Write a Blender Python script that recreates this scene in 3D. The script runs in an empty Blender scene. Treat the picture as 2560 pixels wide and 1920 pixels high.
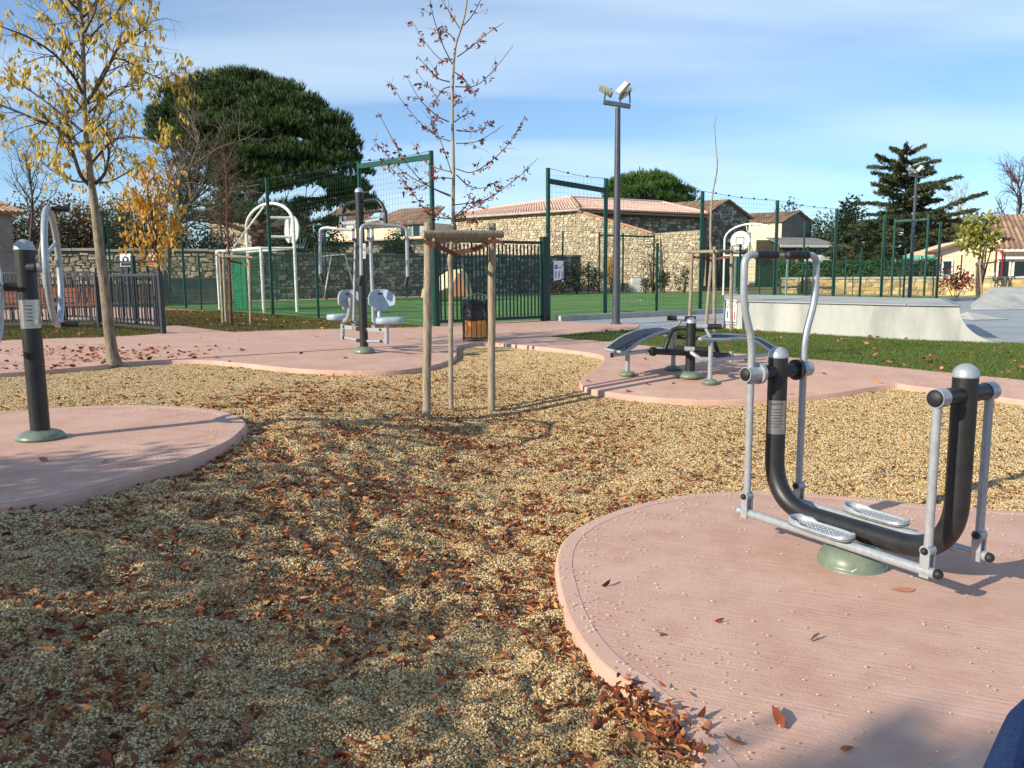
import bpy, bmesh, math, random
import numpy as np
from mathutils import Vector, Matrix
from mathutils.geometry import delaunay_2d_cdt

random.seed(7)
rng = np.random.default_rng(7)
scene = bpy.context.scene
COL = scene.collection

# ------------------------------------------------------------------ camera
EYE = 1.15                 # camera height over the level ground (z = 0)
FPX = 2000.0               # focal length in pixels of the 2560 px wide photograph
PITCH = math.atan(.135)
ROLL = -.0087
FW = Vector((0, math.cos(PITCH), -math.sin(PITCH)))
UP0 = Vector((0, math.sin(PITCH), math.cos(PITCH)))
R0 = Vector((1, 0, 0))
CR = R0*math.cos(ROLL) + UP0*math.sin(ROLL)
CU = -R0*math.sin(ROLL) + UP0*math.cos(ROLL)
CAMP = Vector((0, 0, EYE))
cam = bpy.data.cameras.new('camera')
cam.sensor_width = 36.0
cam.lens = 36.0*FPX/2560.0
cam.clip_start = .05
cam.clip_end = 3000
camo = bpy.data.objects.new('camera', cam)
COL.objects.link(camo)
camo.matrix_world = Matrix(((CR.x, CU.x, -FW.x, 0), (CR.y, CU.y, -FW.y, 0), (CR.z, CU.z, -FW.z, EYE), (0, 0, 0, 1)))
scene.camera = camo

# ------------------------------------------------------------------ sky, sun, exposure
SUN_AZ = math.radians(33)      # shadows run this far away from the picture's right
SUN_EL = math.radians(25)
sun_to = Vector((-math.cos(SUN_AZ)*math.cos(SUN_EL), -math.sin(SUN_AZ)*math.cos(SUN_EL), math.sin(SUN_EL)))
world = bpy.data.worlds.new('World')
scene.world = world
world.use_nodes = True
wt = world.node_tree
wt.nodes.clear()
def wn(t, **k):
    n = wt.nodes.new(t)
    for a, b in k.items():
        setattr(n, a, b)
    return n
w_out = wn('ShaderNodeOutputWorld')
w_bg = wn('ShaderNodeBackground')
w_bg.inputs['Strength'].default_value = .104
w_sky = wn('ShaderNodeTexSky', sky_type='NISHITA', sun_disc=False)
w_sky.sun_elevation = SUN_EL
w_sky.sun_rotation = math.atan2(sun_to.x, sun_to.y) % (2*math.pi)
w_sky.air_density = 1.0
w_sky.dust_density = 0.0
w_sky.ozone_density = 3.0
w_sky.altitude = 300
w_tc = wn('ShaderNodeTexCoord')
w_sep = wn('ShaderNodeSeparateXYZ')
wt.links.new(w_tc.outputs['Generated'], w_sep.inputs[0])
w_add = wn('ShaderNodeMath', operation='ADD'); w_add.inputs[1].default_value = .16
w_abs = wn('ShaderNodeMath', operation='ABSOLUTE')
wt.links.new(w_sep.outputs['Z'], w_abs.inputs[0])
wt.links.new(w_abs.outputs[0], w_add.inputs[0])
w_dx = wn('ShaderNodeMath', operation='DIVIDE'); w_dy = wn('ShaderNodeMath', operation='DIVIDE')
wt.links.new(w_sep.outputs['X'], w_dx.inputs[0]); wt.links.new(w_add.outputs[0], w_dx.inputs[1])
wt.links.new(w_sep.outputs['Y'], w_dy.inputs[0]); wt.links.new(w_add.outputs[0], w_dy.inputs[1])
w_cmb = wn('ShaderNodeCombineXYZ')
wt.links.new(w_dx.outputs[0], w_cmb.inputs[0]); wt.links.new(w_dy.outputs[0], w_cmb.inputs[1])
w_map = wn('ShaderNodeMapping')
w_map.inputs['Rotation'].default_value = (0, 0, math.radians(20))
w_map.inputs['Location'].default_value = (.35, 1.72, 0)
w_map.inputs['Scale'].default_value = (.30, 1.05, 1)
wt.links.new(w_cmb.outputs[0], w_map.inputs['Vector'])
w_n1 = wn('ShaderNodeTexNoise')
w_n1.inputs['Scale'].default_value = 1.0
w_n1.inputs['Detail'].default_value = 7
w_n1.inputs['Roughness'].default_value = .46
w_n1.inputs['Distortion'].default_value = .25
wt.links.new(w_map.outputs[0], w_n1.inputs['Vector'])
w_rmp = wn('ShaderNodeValToRGB')
w_rmp.color_ramp.elements[0].position = .44
w_rmp.color_ramp.elements[0].color = (.14, .14, .14, 1)
w_rmp.color_ramp.elements[1].position = .72
w_rmp.color_ramp.elements[1].color = (.72, .72, .72, 1)
wt.links.new(w_n1.outputs['Fac'], w_rmp.inputs[0])
w_mix = wn('ShaderNodeMix', data_type='RGBA')
w_mix.inputs['B'].default_value = (7.2, 8.4, 9.1, 1)
wt.links.new(w_rmp.outputs[0], w_mix.inputs['Factor'])
w_tint = wn('ShaderNodeMix', data_type='RGBA', blend_type='MULTIPLY')
w_tint.inputs['Factor'].default_value = 1
w_tint.inputs['B'].default_value = (.80, 1.03, 1.25, 1)
wt.links.new(w_sky.outputs[0], w_tint.inputs['A'])
wt.links.new(w_tint.outputs['Result'], w_mix.inputs['A'])
wt.links.new(w_mix.outputs['Result'], w_bg.inputs['Color'])
wt.links.new(w_bg.outputs[0], w_out.inputs[0])

sund = bpy.data.lights.new('sun', 'SUN')
sund.energy = 5.0
sund.angle = math.radians(.53)
sund.color = (1, .895, .715)
suno = bpy.data.objects.new('sun', sund)
COL.objects.link(suno)
suno.rotation_euler = (-sun_to).to_track_quat('-Z', 'Y').to_euler()
suno.location = sun_to*60

vs = scene.view_settings
vs.view_transform = 'Standard'
vs.look = 'None'
vs.exposure = .36
vs.gamma = 1
vs.use_curve_mapping = False
scene.cycles.max_bounces = 4
scene.cycles.diffuse_bounces = 3
scene.cycles.glossy_bounces = 2
scene.cycles.transparent_max_bounces = 12
scene.cycles.use_denoising = True

# ------------------------------------------------------------------ picture <-> place
def sm(t):
    t = min(1., max(0., t))
    return t*t*(3 - 2*t)
def gz(x, y):                                   # level of paths and pads; the right foreground lies lower
    return -.42*sm((x + 2.0)/2.1)*sm((11 - y)/5)
def ray(px, py):
    return FW + CR*((px - 1280)/FPX) - CU*((py - 960)/FPX)
def at(px, py, h=0.0):
    d = ray(px, py)
    z = h
    for i in range(50):
        q = CAMP + d*((z - EYE)/d.z)
        z = .5*z + .5*(gz(q.x, q.y) + h)
    return q
def W(px, py, Y):
    d = ray(px, py)
    return CAMP + d*(Y/d.y)

# ------------------------------------------------------------------ materials
def lin(*c):
    return tuple(((v/255)/12.92 if v/255 <= .04045 else ((v/255 + .055)/1.055)**2.4) for v in c)
MATS = {}
def mat(name, c1, c2=None, scale=8., rough=.6, metal=0., bump=0., bscale=60., detail=5., isl=.75, c3=None, trans=0., spec=.5, island=False, coat=0., stretch=None, pos=(.35, .65)):
    if name in MATS:
        return MATS[name]
    m = bpy.data.materials.new(name)
    m.use_nodes = True
    nt = m.node_tree
    N, L = nt.nodes, nt.links
    b = N['Principled BSDF']
    b.inputs['Roughness'].default_value = rough
    b.inputs['Metallic'].default_value = metal
    b.inputs['Specular IOR Level'].default_value = spec
    b.inputs['Coat Weight'].default_value = coat
    tc = N.new('ShaderNodeTexCoord')
    vec = tc.outputs['Object']
    geo = N.new('ShaderNodeNewGeometry')
    vec = geo.outputs['Position']
    if stretch:
        mp = N.new('ShaderNodeMapping')
        mp.inputs['Scale'].default_value = stretch
        L.new(vec, mp.inputs['Vector'])
        vec = mp.outputs[0]
    col = None
    if c2 is not None:
        nz = N.new('ShaderNodeTexNoise')
        nz.inputs['Scale'].default_value = scale
        nz.inputs['Detail'].default_value = detail
        nz.inputs['Roughness'].default_value = .6
        L.new(vec, nz.inputs['Vector'])
        rp = N.new('ShaderNodeValToRGB')
        e = rp.color_ramp.elements
        e[0].position, e[1].position = pos
        e[0].color = (*c1, 1)
        e[1].color = (*c2, 1)
        fac = nz.outputs['Fac']
        if island:
            oi = N.new('ShaderNodeObjectInfo')
            ad = N.new('ShaderNodeMath'); ad.operation = 'ADD'
            L.new(geo.outputs['Random Per Island'], ad.inputs[0])
            L.new(oi.outputs['Random'], ad.inputs[1])
            fr = N.new('ShaderNodeMath'); fr.operation = 'FRACT'
            L.new(ad.outputs[0], fr.inputs[0])
            mx = N.new('ShaderNodeMix'); mx.data_type = 'FLOAT'
            mx.inputs['Factor'].default_value = isl
            L.new(nz.outputs['Fac'], mx.inputs['A'])
            L.new(fr.outputs[0], mx.inputs['B'])
            fac = mx.outputs['Result']
            e[0].position, e[1].position = .08, .92
            if c3 is not None:
                k = e.new(.5); k.color = (*c3, 1)
        elif c3 is not None:
            k = e.new(.5*(pos[0]+pos[1])); k.color = (*c3, 1)
        L.new(fac, rp.inputs[0])
        L.new(rp.outputs[0], b.inputs['Base Color'])
        col = rp.outputs[0]
    else:
        b.inputs['Base Color'].default_value = (*c1, 1)
    if bump:
        n2 = N.new('ShaderNodeTexNoise')
        n2.inputs['Scale'].default_value = bscale
        n2.inputs['Detail'].default_value = 4
        L.new(vec, n2.inputs['Vector'])
        bp = N.new('ShaderNodeBump')
        bp.inputs['Strength'].default_value = bump
        bp.inputs['Distance'].default_value = .02
        L.new(n2.outputs['Fac'], bp.inputs['Height'])
        L.new(bp.outputs[0], b.inputs['Normal'])
    if trans:
        tr = N.new('ShaderNodeBsdfTranslucent')
        if col:
            L.new(col, tr.inputs['Color'])
        else:
            tr.inputs['Color'].default_value = (*c1, 1)
        ms = N.new('ShaderNodeMixShader')
        ms.inputs[0].default_value = trans
        L.new(b.outputs[0], ms.inputs[1])
        L.new(tr.outputs[0], ms.inputs[2])
        L.new(ms.outputs[0], N['Material Output'].inputs['Surface'])
    MATS[name] = m
    return m

def pink_mat():
    m = mat('pink_concrete', lin(196, 158, 142), lin(206, 172, 155), scale=1.6, rough=.9, c3=lin(201, 165, 148), spec=.2)
    nt = m.node_tree; N, L = nt.nodes, nt.links
    b = N['Principled BSDF']
    geo = N.new('ShaderNodeNewGeometry')
    mp = N.new('ShaderNodeMapping'); mp.vector_type = 'TEXTURE'
    mp.inputs['Rotation'].default_value = (0, 0, math.radians(-24))
    mp.inputs['Scale'].default_value = (.9, .022, 1)
    L.new(geo.outputs['Position'], mp.inputs[0])
    n1 = N.new('ShaderNodeTexNoise'); n1.inputs['Scale'].default_value = 1.4; n1.inputs['Detail'].default_value = 3
    L.new(mp.outputs[0], n1.inputs['Vector'])
    n2 = N.new('ShaderNodeTexNoise'); n2.inputs['Scale'].default_value = 85; n2.inputs['Detail'].default_value = 5
    L.new(geo.outputs['Position'], n2.inputs['Vector'])
    n1b = N.new('ShaderNodeMath'); n1b.operation = 'MULTIPLY'; n1b.inputs[1].default_value = 1.3
    L.new(n1.outputs['Fac'], n1b.inputs[0])
    ad = N.new('ShaderNodeMath'); ad.operation = 'ADD'
    L.new(n1b.outputs[0], ad.inputs[0]); L.new(n2.outputs['Fac'], ad.inputs[1])
    bp = N.new('ShaderNodeBump'); bp.inputs['Strength'].default_value = .3; bp.inputs['Distance'].default_value = .009
    L.new(ad.outputs[0], bp.inputs['Height']); L.new(bp.outputs[0], b.inputs['Normal'])
    # stains and mottled pigment
    n3 = N.new('ShaderNodeTexNoise'); n3.inputs['Scale'].default_value = 5; n3.inputs['Detail'].default_value = 8; n3.inputs['Roughness'].default_value = .7
    L.new(geo.outputs['Position'], n3.inputs['Vector'])
    r3 = N.new('ShaderNodeValToRGB'); r3.color_ramp.elements[0].position = .36; r3.color_ramp.elements[0].color = (.90, .86, .83, 1)
    r3.color_ramp.elements[1].position = .56; r3.color_ramp.elements[1].color = (1, 1, 1, 1)
    L.new(n3.outputs['Fac'], r3.inputs[0])
    old = b.inputs['Base Color'].links[0].from_socket
    mu = N.new('ShaderNodeMix'); mu.data_type = 'RGBA'; mu.blend_type = 'MULTIPLY'; mu.inputs['Factor'].default_value = 1
    L.new(old, mu.inputs['A']); L.new(r3.outputs[0], mu.inputs['B'])
    L.new(mu.outputs['Result'], b.inputs['Base Color'])
    return m
M_PINK = pink_mat()
M_SILVER = mat('silver_paint', lin(156, 162, 166), lin(174, 178, 182), scale=30, rough=.34, metal=.3, spec=.5, bump=.03, bscale=300)
M_BLACK = mat('black_paint', lin(26, 28, 30), lin(40, 41, 43), scale=12, rough=.42, spec=.5, bump=.06, bscale=400)
M_RUBBER = mat('black_rubber', lin(24, 24, 26), lin(36, 36, 38), scale=40, rough=.55, bump=.1, bscale=300)
M_SAGE = mat('sage_cover', lin(102, 116, 100), lin(120, 132, 114), scale=14, rough=.4, bump=.03, bscale=200, coat=.2)
M_STEEL = mat('brushed_steel', lin(170, 172, 172), lin(200, 200, 198), scale=20, rough=.3, metal=.9, stretch=(1, 1, 12))
M_SEAT = mat('seat_plastic', lin(150, 166, 182), lin(168, 184, 198), scale=10, rough=.38)
M_GREEN = mat('fence_green', lin(12, 62, 48), lin(20, 78, 60), scale=9, rough=.45)
M_DGREEN = mat('gate_green', lin(10, 44, 38), lin(16, 56, 48), scale=9, rough=.45)
M_WIRE = mat('wire_green', lin(22, 60, 46), lin(34, 74, 58), scale=9, rough=.5)
M_WHITE = mat('white_paint', lin(222, 220, 212), lin(238, 237, 232), scale=6, rough=.45, bump=.04, bscale=90)
M_NETG = mat('goal_net', lin(14, 110, 74), lin(22, 130, 90), scale=6, rough=.7)
M_GREY = mat('anthracite', lin(44, 46, 52), lin(58, 60, 66), scale=10, rough=.5)
M_POLE = mat('pole_grey', lin(56, 60, 70), lin(70, 74, 84), scale=6, rough=.45)
M_WOOD = mat('stake_wood', lin(120, 108, 92), lin(172, 158, 134), scale=9, rough=.85, bump=.35, bscale=60, c3=lin(150, 136, 114), stretch=(6, 6, .7))
M_STRAP = mat('brown_strap', lin(96, 58, 40), lin(122, 78, 56), scale=20, rough=.8)
M_BINW = mat('bin_wood', lin(206, 128, 58), lin(226, 156, 84), scale=14, rough=.6, stretch=(8, 8, 1), bump=.1)
M_BAG = mat('bin_bag', lin(16, 16, 18), lin(26, 26, 28), scale=10, rough=.22, bump=.9, bscale=14)
M_BENCHW = mat('bench_wood', lin(118, 62, 36), lin(150, 84, 52), scale=12, rough=.7, stretch=(1, 1, 6))
M_CONC = mat('grey_concrete', lin(148, 151, 147), lin(182, 183, 176), scale=1.6, rough=.85, bump=.15, bscale=30, c3=lin(172, 173, 167), detail=9, stretch=(1, 1, .35))
M_PLAZA = mat('plaza_concrete', lin(144, 150, 154), lin(162, 167, 170), scale=.7, rough=.75, bump=.06, bscale=50)
M_BARK = mat('bark_grey', lin(104, 94, 78), lin(146, 134, 112), scale=16, rough=.9, bump=.5, bscale=70, stretch=(1, 1, .4))
M_BARKD = mat('bark_dark', lin(62, 50, 44), lin(92, 78, 66), scale=14, rough=.9, bump=.4, bscale=50)
M_BARKR = mat('bark_red', lin(88, 52, 46), lin(116, 72, 62), scale=14, rough=.85, bump=.3, bscale=60)
M_BARKP = mat('bark_pale', lin(134, 122, 106), lin(164, 150, 132), scale=12, rough=.9, bump=.3, bscale=50)
M_PINEB = mat('bark_pine', lin(86, 64, 54), lin(128, 104, 90), scale=5, rough=.95, bump=.6, bscale=20)
M_YLEAF = mat('leaf_yellow', lin(148, 142, 66), lin(236, 202, 92), scale=3, rough=.5, island=True, c3=lin(212, 184, 84), trans=.45)
M_OLEAF = mat('leaf_orange', lin(186, 128, 38), lin(230, 186, 80), scale=3, rough=.5, island=True, c3=lin(214, 160, 54), trans=.4)
M_BRLEAF = mat('leaf_brown', lin(88, 48, 40), lin(186, 112, 66), scale=3, rough=.6, island=True, c3=lin(132, 74, 62), trans=.25)
M_LITTER = mat('leaf_litter', lin(74, 38, 24), lin(204, 148, 90), scale=4, rough=.6, island=True, c3=lin(140, 70, 38), trans=.12)
M_PINKS = mat('pink_float_finish', lin(196, 160, 145), lin(206, 173, 157), scale=2.2, rough=.85, bump=.08, bscale=90, spec=.25)
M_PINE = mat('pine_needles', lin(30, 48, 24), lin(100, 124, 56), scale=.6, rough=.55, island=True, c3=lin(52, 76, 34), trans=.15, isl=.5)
M_PINE2 = mat('far_pine_needles', lin(46, 76, 26), lin(96, 122, 48), scale=.8, rough=.6, island=True, c3=lin(66, 98, 34), trans=.15)  # lighter, greener needles for the far pine
M_CEDAR = mat('cedar_needles', lin(44, 54, 36), lin(108, 110, 68), scale=.8, rough=.7, island=True, c3=lin(74, 82, 50), trans=.1)
M_BUSH = mat('bush_dark', lin(24, 38, 22), lin(66, 84, 44), scale=1.5, rough=.6, island=True, c3=lin(42, 58, 32), trans=.15)
M_HEDGE = mat('hedge_green', lin(30, 62, 26), lin(78, 118, 52), scale=1.5, rough=.6, island=True, c3=lin(50, 86, 38), trans=.2)
M_OLIVE = mat('bush_olive', lin(88, 78, 42), lin(158, 136, 78), scale=1, rough=.7, island=True, c3=lin(122, 106, 58), trans=.2)
M_BRUSH = mat('bush_brown', lin(84, 60, 40), lin(156, 118, 78), scale=1, rough=.7, island=True, c3=lin(116, 88, 56), trans=.2)
M_YGREEN = mat('leaf_yellow_green', lin(92, 104, 40), lin(170, 156, 62), scale=2, rough=.6, island=True, c3=lin(126, 130, 50), trans=.3)
M_REDB = mat('leaf_red', lin(92, 34, 30), lin(150, 66, 52), scale=2, rough=.6, island=True, c3=lin(120, 48, 40), trans=.2)
M_STONE_SHADE = mat('shaded_wall_stone', lin(96, 90, 80), lin(208, 200, 182), scale=7, rough=.95, island=True, c3=lin(138, 130, 114), bump=.4, bscale=25)  # darker stone, with the shade of sunless walls in its colour
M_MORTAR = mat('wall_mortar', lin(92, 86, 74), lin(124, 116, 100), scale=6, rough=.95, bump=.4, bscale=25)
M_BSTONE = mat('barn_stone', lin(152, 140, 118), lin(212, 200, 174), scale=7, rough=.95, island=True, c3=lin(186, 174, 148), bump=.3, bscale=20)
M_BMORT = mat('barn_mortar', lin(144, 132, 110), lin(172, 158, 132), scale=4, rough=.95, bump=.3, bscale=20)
M_LSTONE = mat('low_wall_stone', lin(150, 132, 96), lin(216, 196, 150), scale=5, rough=.95, island=True, c3=lin(188, 162, 106), bump=.3, bscale=30)
M_TILE = mat('roof_pink_tile', lin(202, 168, 152), lin(220, 190, 174), scale=2, rough=.9, island=True, c3=lin(212, 180, 164))
M_TILEB = mat('roof_brown_tile', lin(122, 98, 80), lin(178, 148, 122), scale=2, rough=.9, island=True, c3=lin(150, 122, 100))
M_CREAM = mat('cream_render', lin(226, 206, 172), lin(240, 224, 194), scale=1, rough=.9)
M_PEACH = mat('peach_render', lin(238, 208, 172), lin(246, 220, 188), scale=.8, rough=.9)
M_GREYR = mat('grey_render', lin(120, 116, 110), lin(146, 140, 132), scale=1.4, rough=.95, bump=.2)
M_GLASS = mat('dark_glass', lin(26, 34, 40), lin(38, 48, 56), scale=2, rough=.12)
M_SHUT = mat('shutter_blue', lin(148, 170, 168), lin(166, 186, 182), scale=4, rough=.7)
M_TURQ = mat('turquoise_paint', lin(70, 190, 176), lin(96, 208, 192), scale=4, rough=.5)
M_RED = mat('red_paint', lin(140, 30, 30), lin(160, 40, 38), scale=6, rough=.5)
M_SIGNB = mat('sign_dark', lin(30, 34, 52), lin(40, 44, 62), scale=8, rough=.4)
M_SIGNR = mat('sign_red', lin(190, 60, 60), lin(206, 84, 84), scale=8, rough=.4)
M_SIGNW = mat('sign_white', lin(226, 228, 230), lin(238, 239, 240), scale=3, rough=.35)
M_LAMP = mat('lamp_housing', lin(140, 138, 124), lin(158, 156, 142), scale=5, rough=.45)
M_LENS = mat('lamp_lens', lin(176, 178, 172), lin(190, 192, 186), scale=5, rough=.15)
M_BOARD = mat('board_grey', lin(196, 198, 194), lin(212, 212, 208), scale=5, rough=.5)
M_PAD = mat('bench_board', lin(30, 33, 38), lin(48, 52, 60), scale=26, rough=.55, bump=.15, bscale=200)
M_PADU = mat('bench_underside', lin(78, 46, 38), lin(96, 58, 48), scale=12, rough=.8)
M_JEANS = mat('denim', lin(48, 78, 122), lin(70, 102, 150), scale=160, rough=.9, bump=.4, bscale=260)
M_SEAM = mat('denim_seam', lin(30, 52, 92), lin(44, 70, 116), scale=90, rough=.9)
M_TURF = mat('turf_green', lin(72, 114, 44), lin(100, 142, 64), scale=1.1, rough=.9, bump=.5, bscale=160, c3=lin(86, 128, 52))
M_LINE = mat('turf_line', lin(196, 208, 186), lin(214, 222, 204), scale=6, rough=.9)
M_LAWN = mat('lawn_soil', lin(64, 76, 30), lin(104, 104, 52), scale=3, rough=.95, bump=.6, bscale=60)
M_BLADE = mat('lawn_blade', lin(58, 84, 28), lin(134, 142, 70), scale=1.3, rough=.6, island=True, c3=lin(84, 110, 42), isl=.6, trans=.25)
M_DRYBL = mat('lawn_dry_blade', lin(64, 70, 26), lin(140, 116, 58), scale=2, rough=.7, island=True, c3=lin(92, 92, 36), trans=.2)
M_SOIL = mat('soil', lin(112, 94, 64), lin(150, 128, 92), scale=.6, rough=.95, bump=.3, bscale=20)

# ------------------------------------------------------------------ mesh helpers
WM = {}
def newobj(name, me, parent=None, m=None):
    o = bpy.data.objects.new(name, me)
    COL.objects.link(o)
    if parent is not None:
        o.parent = parent
        WM[o.name] = WM.get(parent.name, Matrix.Identity(4))
    else:
        WM[o.name] = Matrix.Identity(4)
    if m is not None and me is not None:
        me.materials.append(m)
    return o
def tag(o, label=None, cat=None, group=None, kind=None):
    if label: o['label'] = label
    if cat: o['category'] = cat
    if group: o['group'] = group
    if kind: o['kind'] = kind
    return o
def thing(name, label, cat, loc=(0, 0, 0), rz=0, group=None, kind=None):
    o = bpy.data.objects.new(name, None)
    COL.objects.link(o)
    o.empty_display_size = .1
    o.location = loc
    o.rotation_euler = (0, 0, rz)
    WM[o.name] = Matrix.Translation(Vector(loc)) @ Matrix.Rotation(rz, 4, 'Z')
    return tag(o, label, cat, group, kind)
def frame(d):
    d = d.normalized()
    a = Vector((0, 0, 1)) if abs(d.z) < .95 else Vector((0, 1, 0))
    x = d.cross(a).normalized()
    return x, x.cross(d).normalized()
def smoothpath(pts, n=6):
    pts = [Vector(p) for p in pts]
    if len(pts) < 3:
        return pts
    P = [pts[0]*2 - pts[1]] + pts + [pts[-1]*2 - pts[-2]]
    out = []
    for i in range(1, len(P) - 2):
        a, b, c, d = P[i-1], P[i], P[i+1], P[i+2]
        for k in range(n):
            t = k/n
            out.append(.5*((2*b) + (c - a)*t + (2*a - 5*b + 4*c - d)*t*t + (3*b - a - 3*c + d)*t**3))
    out.append(pts[-1])
    return out
def fillet(pts, r, n=6):
    pts = [Vector(p) for p in pts]
    out = [pts[0]]
    for i in range(1, len(pts) - 1):
        a, b, c = pts[i-1], pts[i], pts[i+1]
        u, v = (a - b), (c - b)
        k = min(r, u.length*.48, v.length*.48)
        p0, p1 = b + u.normalized()*k, b + v.normalized()*k
        for j in range(n + 1):
            t = j/n
            out.append(p0*(1-t)**2 + b*2*t*(1-t) + p1*t*t)
    out.append(pts[-1])
    return out
class MB:
    def __init__(s):
        s.v = []; s.f = []; s.sm = []
    def add(s, vs, fs, smooth=False):
        o = len(s.v)
        s.v += [tuple(p) for p in vs]
        for f in fs:
            s.f.append(tuple(i + o for i in f)); s.sm.append(smooth)
        return s
    def tube(s, pts, r, n=10, cap=True):
        pts = [Vector(p) for p in pts]
        m = len(pts)
        rr = r if isinstance(r, (list, tuple)) else [r]*m
        if len(rr) != m:
            rr = [rr[0] + (rr[-1] - rr[0])*i/(m-1) for i in range(m)]
        vs = []
        X = None
        for i, p in enumerate(pts):
            d = (pts[min(i+1, m-1)] - pts[max(i-1, 0)])
            if d.length < 1e-9: d = Vector((0, 0, 1))
            d.normalize()
            if X is None:
                X, Y = frame(d)
            else:
                X = (X - d*X.dot(d))
                if X.length < 1e-6: X, Y = frame(d)
                X.normalize(); Y = X.cross(d).normalized()
            for k in range(n):
                a = 2*math.pi*k/n
                vs.append(p + (X*math.cos(a) + Y*math.sin(a))*rr[i])
        fs = []
        for i in range(m-1):
            for k in range(n):
                fs.append((i*n+k, i*n+(k+1) % n, (i+1)*n+(k+1) % n, (i+1)*n+k))
        s.add(vs, fs, n > 5)
        if cap:
            s.add(vs[:n], [tuple(range(n))])
            s.add(vs[-n:], [tuple(range(n-1, -1, -1))])
        return s
    def bar(s, a, b, w, h, up=None):
        a, b = Vector(a), Vector(b)
        d = (b - a).normalized()
        if up is None:
            x, y = frame(d)
        else:
            y = Vector(up); y = (y - d*y.dot(d)).normalized(); x = d.cross(y)
        vs = []
        for p in (a, b):
            for i, j in ((-1, -1), (1, -1), (1, 1), (-1, 1)):
                vs.append(p + x*(i*w/2) + y*(j*h/2))
        return s.add(vs, [(0, 3, 2, 1), (4, 5, 6, 7), (0, 1, 5, 4), (1, 2, 6, 5), (2, 3, 7, 6), (3, 0, 4, 7)])
    def box(s, c, sx, sy, sz, rz=0, base=False):
        c = Vector(c)
        ca, sa = math.cos(rz), math.sin(rz)
        z0, z1 = (0, sz) if base else (-sz/2, sz/2)
        vs = []
        for z in (z0, z1):
            for i, j in ((-1, -1), (1, -1), (1, 1), (-1, 1)):
                x, y = i*sx/2, j*sy/2
                vs.append((c.x + ca*x - sa*y, c.y + sa*x + ca*y, c.z + z))
        return s.add(vs, [(0, 3, 2, 1), (4, 5, 6, 7), (0, 1, 5, 4), (1, 2, 6, 5), (2, 3, 7, 6), (3, 0, 4, 7)])
    def lathe(s, c, prof, n=20, ax=None):
        c = Vector(c)
        ax = Vector(ax or (0, 0, 1)).normalized()
        X, Y = frame(ax)
        if ax.z > .99: X, Y = Vector((1, 0, 0)), Vector((0, 1, 0))
        vs = []
        for r, z in prof:
            for k in range(n):
                a = 2*math.pi*k/n
                vs.append(c + X*(r*math.cos(a)) + Y*(r*math.sin(a)) + ax*z)
        fs = []
        for i in range(len(prof)-1):
            for k in range(n):
                fs.append((i*n+k, i*n+(k+1) % n, (i+1)*n+(k+1) % n, (i+1)*n+k))
        return s.add(vs, fs, True)
    def dome(s, c, r, h, n=20, rings=6, ax=None, e=1.0):
        return s.lathe(c, [(r*math.cos(math.pi/2*i/rings)**e + 1e-4, h*math.sin(math.pi/2*i/rings)) for i in range(rings+1)], n, ax)
    def ball(s, c, r, n=12, rings=8):
        return s.lathe(c, [(r*math.sin(math.pi*i/rings) + 1e-5, -r*math.cos(math.pi*i/rings)) for i in range(rings+1)], n)
    def poly(s, pts, smooth=False):
        return s.add(pts, [tuple(range(len(pts)))], smooth)
    def prism(s, pts, ext):
        pts = [Vector(p) for p in pts]; ext = Vector(ext); n = len(pts)
        return s.add(pts + [p + ext for p in pts], [tuple(range(n-1, -1, -1)), tuple(range(n, 2*n))] + [(i, (i+1) % n, n+(i+1) % n, n+i) for i in range(n)])
    def build(s, name, m, parent=None, label=None, kind=None, local=False):
        me = bpy.data.meshes.new(name)
        vs = s.v
        if parent is not None and not local:
            T = WM[parent.name].inverted()
            vs = [T @ Vector(p) for p in s.v]
        me.from_pydata(vs, [], s.f)
        me.polygons.foreach_set('use_smooth', s.sm)
        bm = bmesh.new(); bm.from_mesh(me)
        bmesh.ops.recalc_face_normals(bm, faces=bm.faces)
        bm.to_mesh(me); bm.free()
        o = newobj(name, me, parent, m)
        if kind: o['kind'] = kind
        if label: o['label'] = label
        return o
def npmesh(name, V, Fs, m, parent=None, kind=None, smooth=False):
    """V (n,3) world coordinates, Fs (k, 3 or 4) indices"""
    V = np.asarray(V, dtype=np.float32); Fs = np.asarray(Fs, dtype=np.int32)
    if parent is not None:
        T = np.array(WM[parent.name].inverted())
        V = V @ T[:3, :3].T + T[:3, 3]
    me = bpy.data.meshes.new(name)
    k = Fs.shape[1]
    me.vertices.add(len(V)); me.vertices.foreach_set('co', V.astype(np.float32).ravel())
    me.loops.add(Fs.size); me.loops.foreach_set('vertex_index', Fs.ravel())
    me.polygons.add(len(Fs))
    me.polygons.foreach_set('loop_start', np.arange(0, Fs.size, k, dtype=np.int32))
    me.polygons.foreach_set('loop_total', np.full(len(Fs), k, dtype=np.int32))
    if smooth:
        me.polygons.foreach_set('use_smooth', np.ones(len(Fs), dtype=bool))
    me.update(calc_edges=True)
    me.validate()
    o = newobj(name, me, parent, m)
    if kind: o['kind'] = kind
    return o
def unit(a):
    return a/np.maximum(np.linalg.norm(a, axis=1, keepdims=True), 1e-9)
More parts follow.
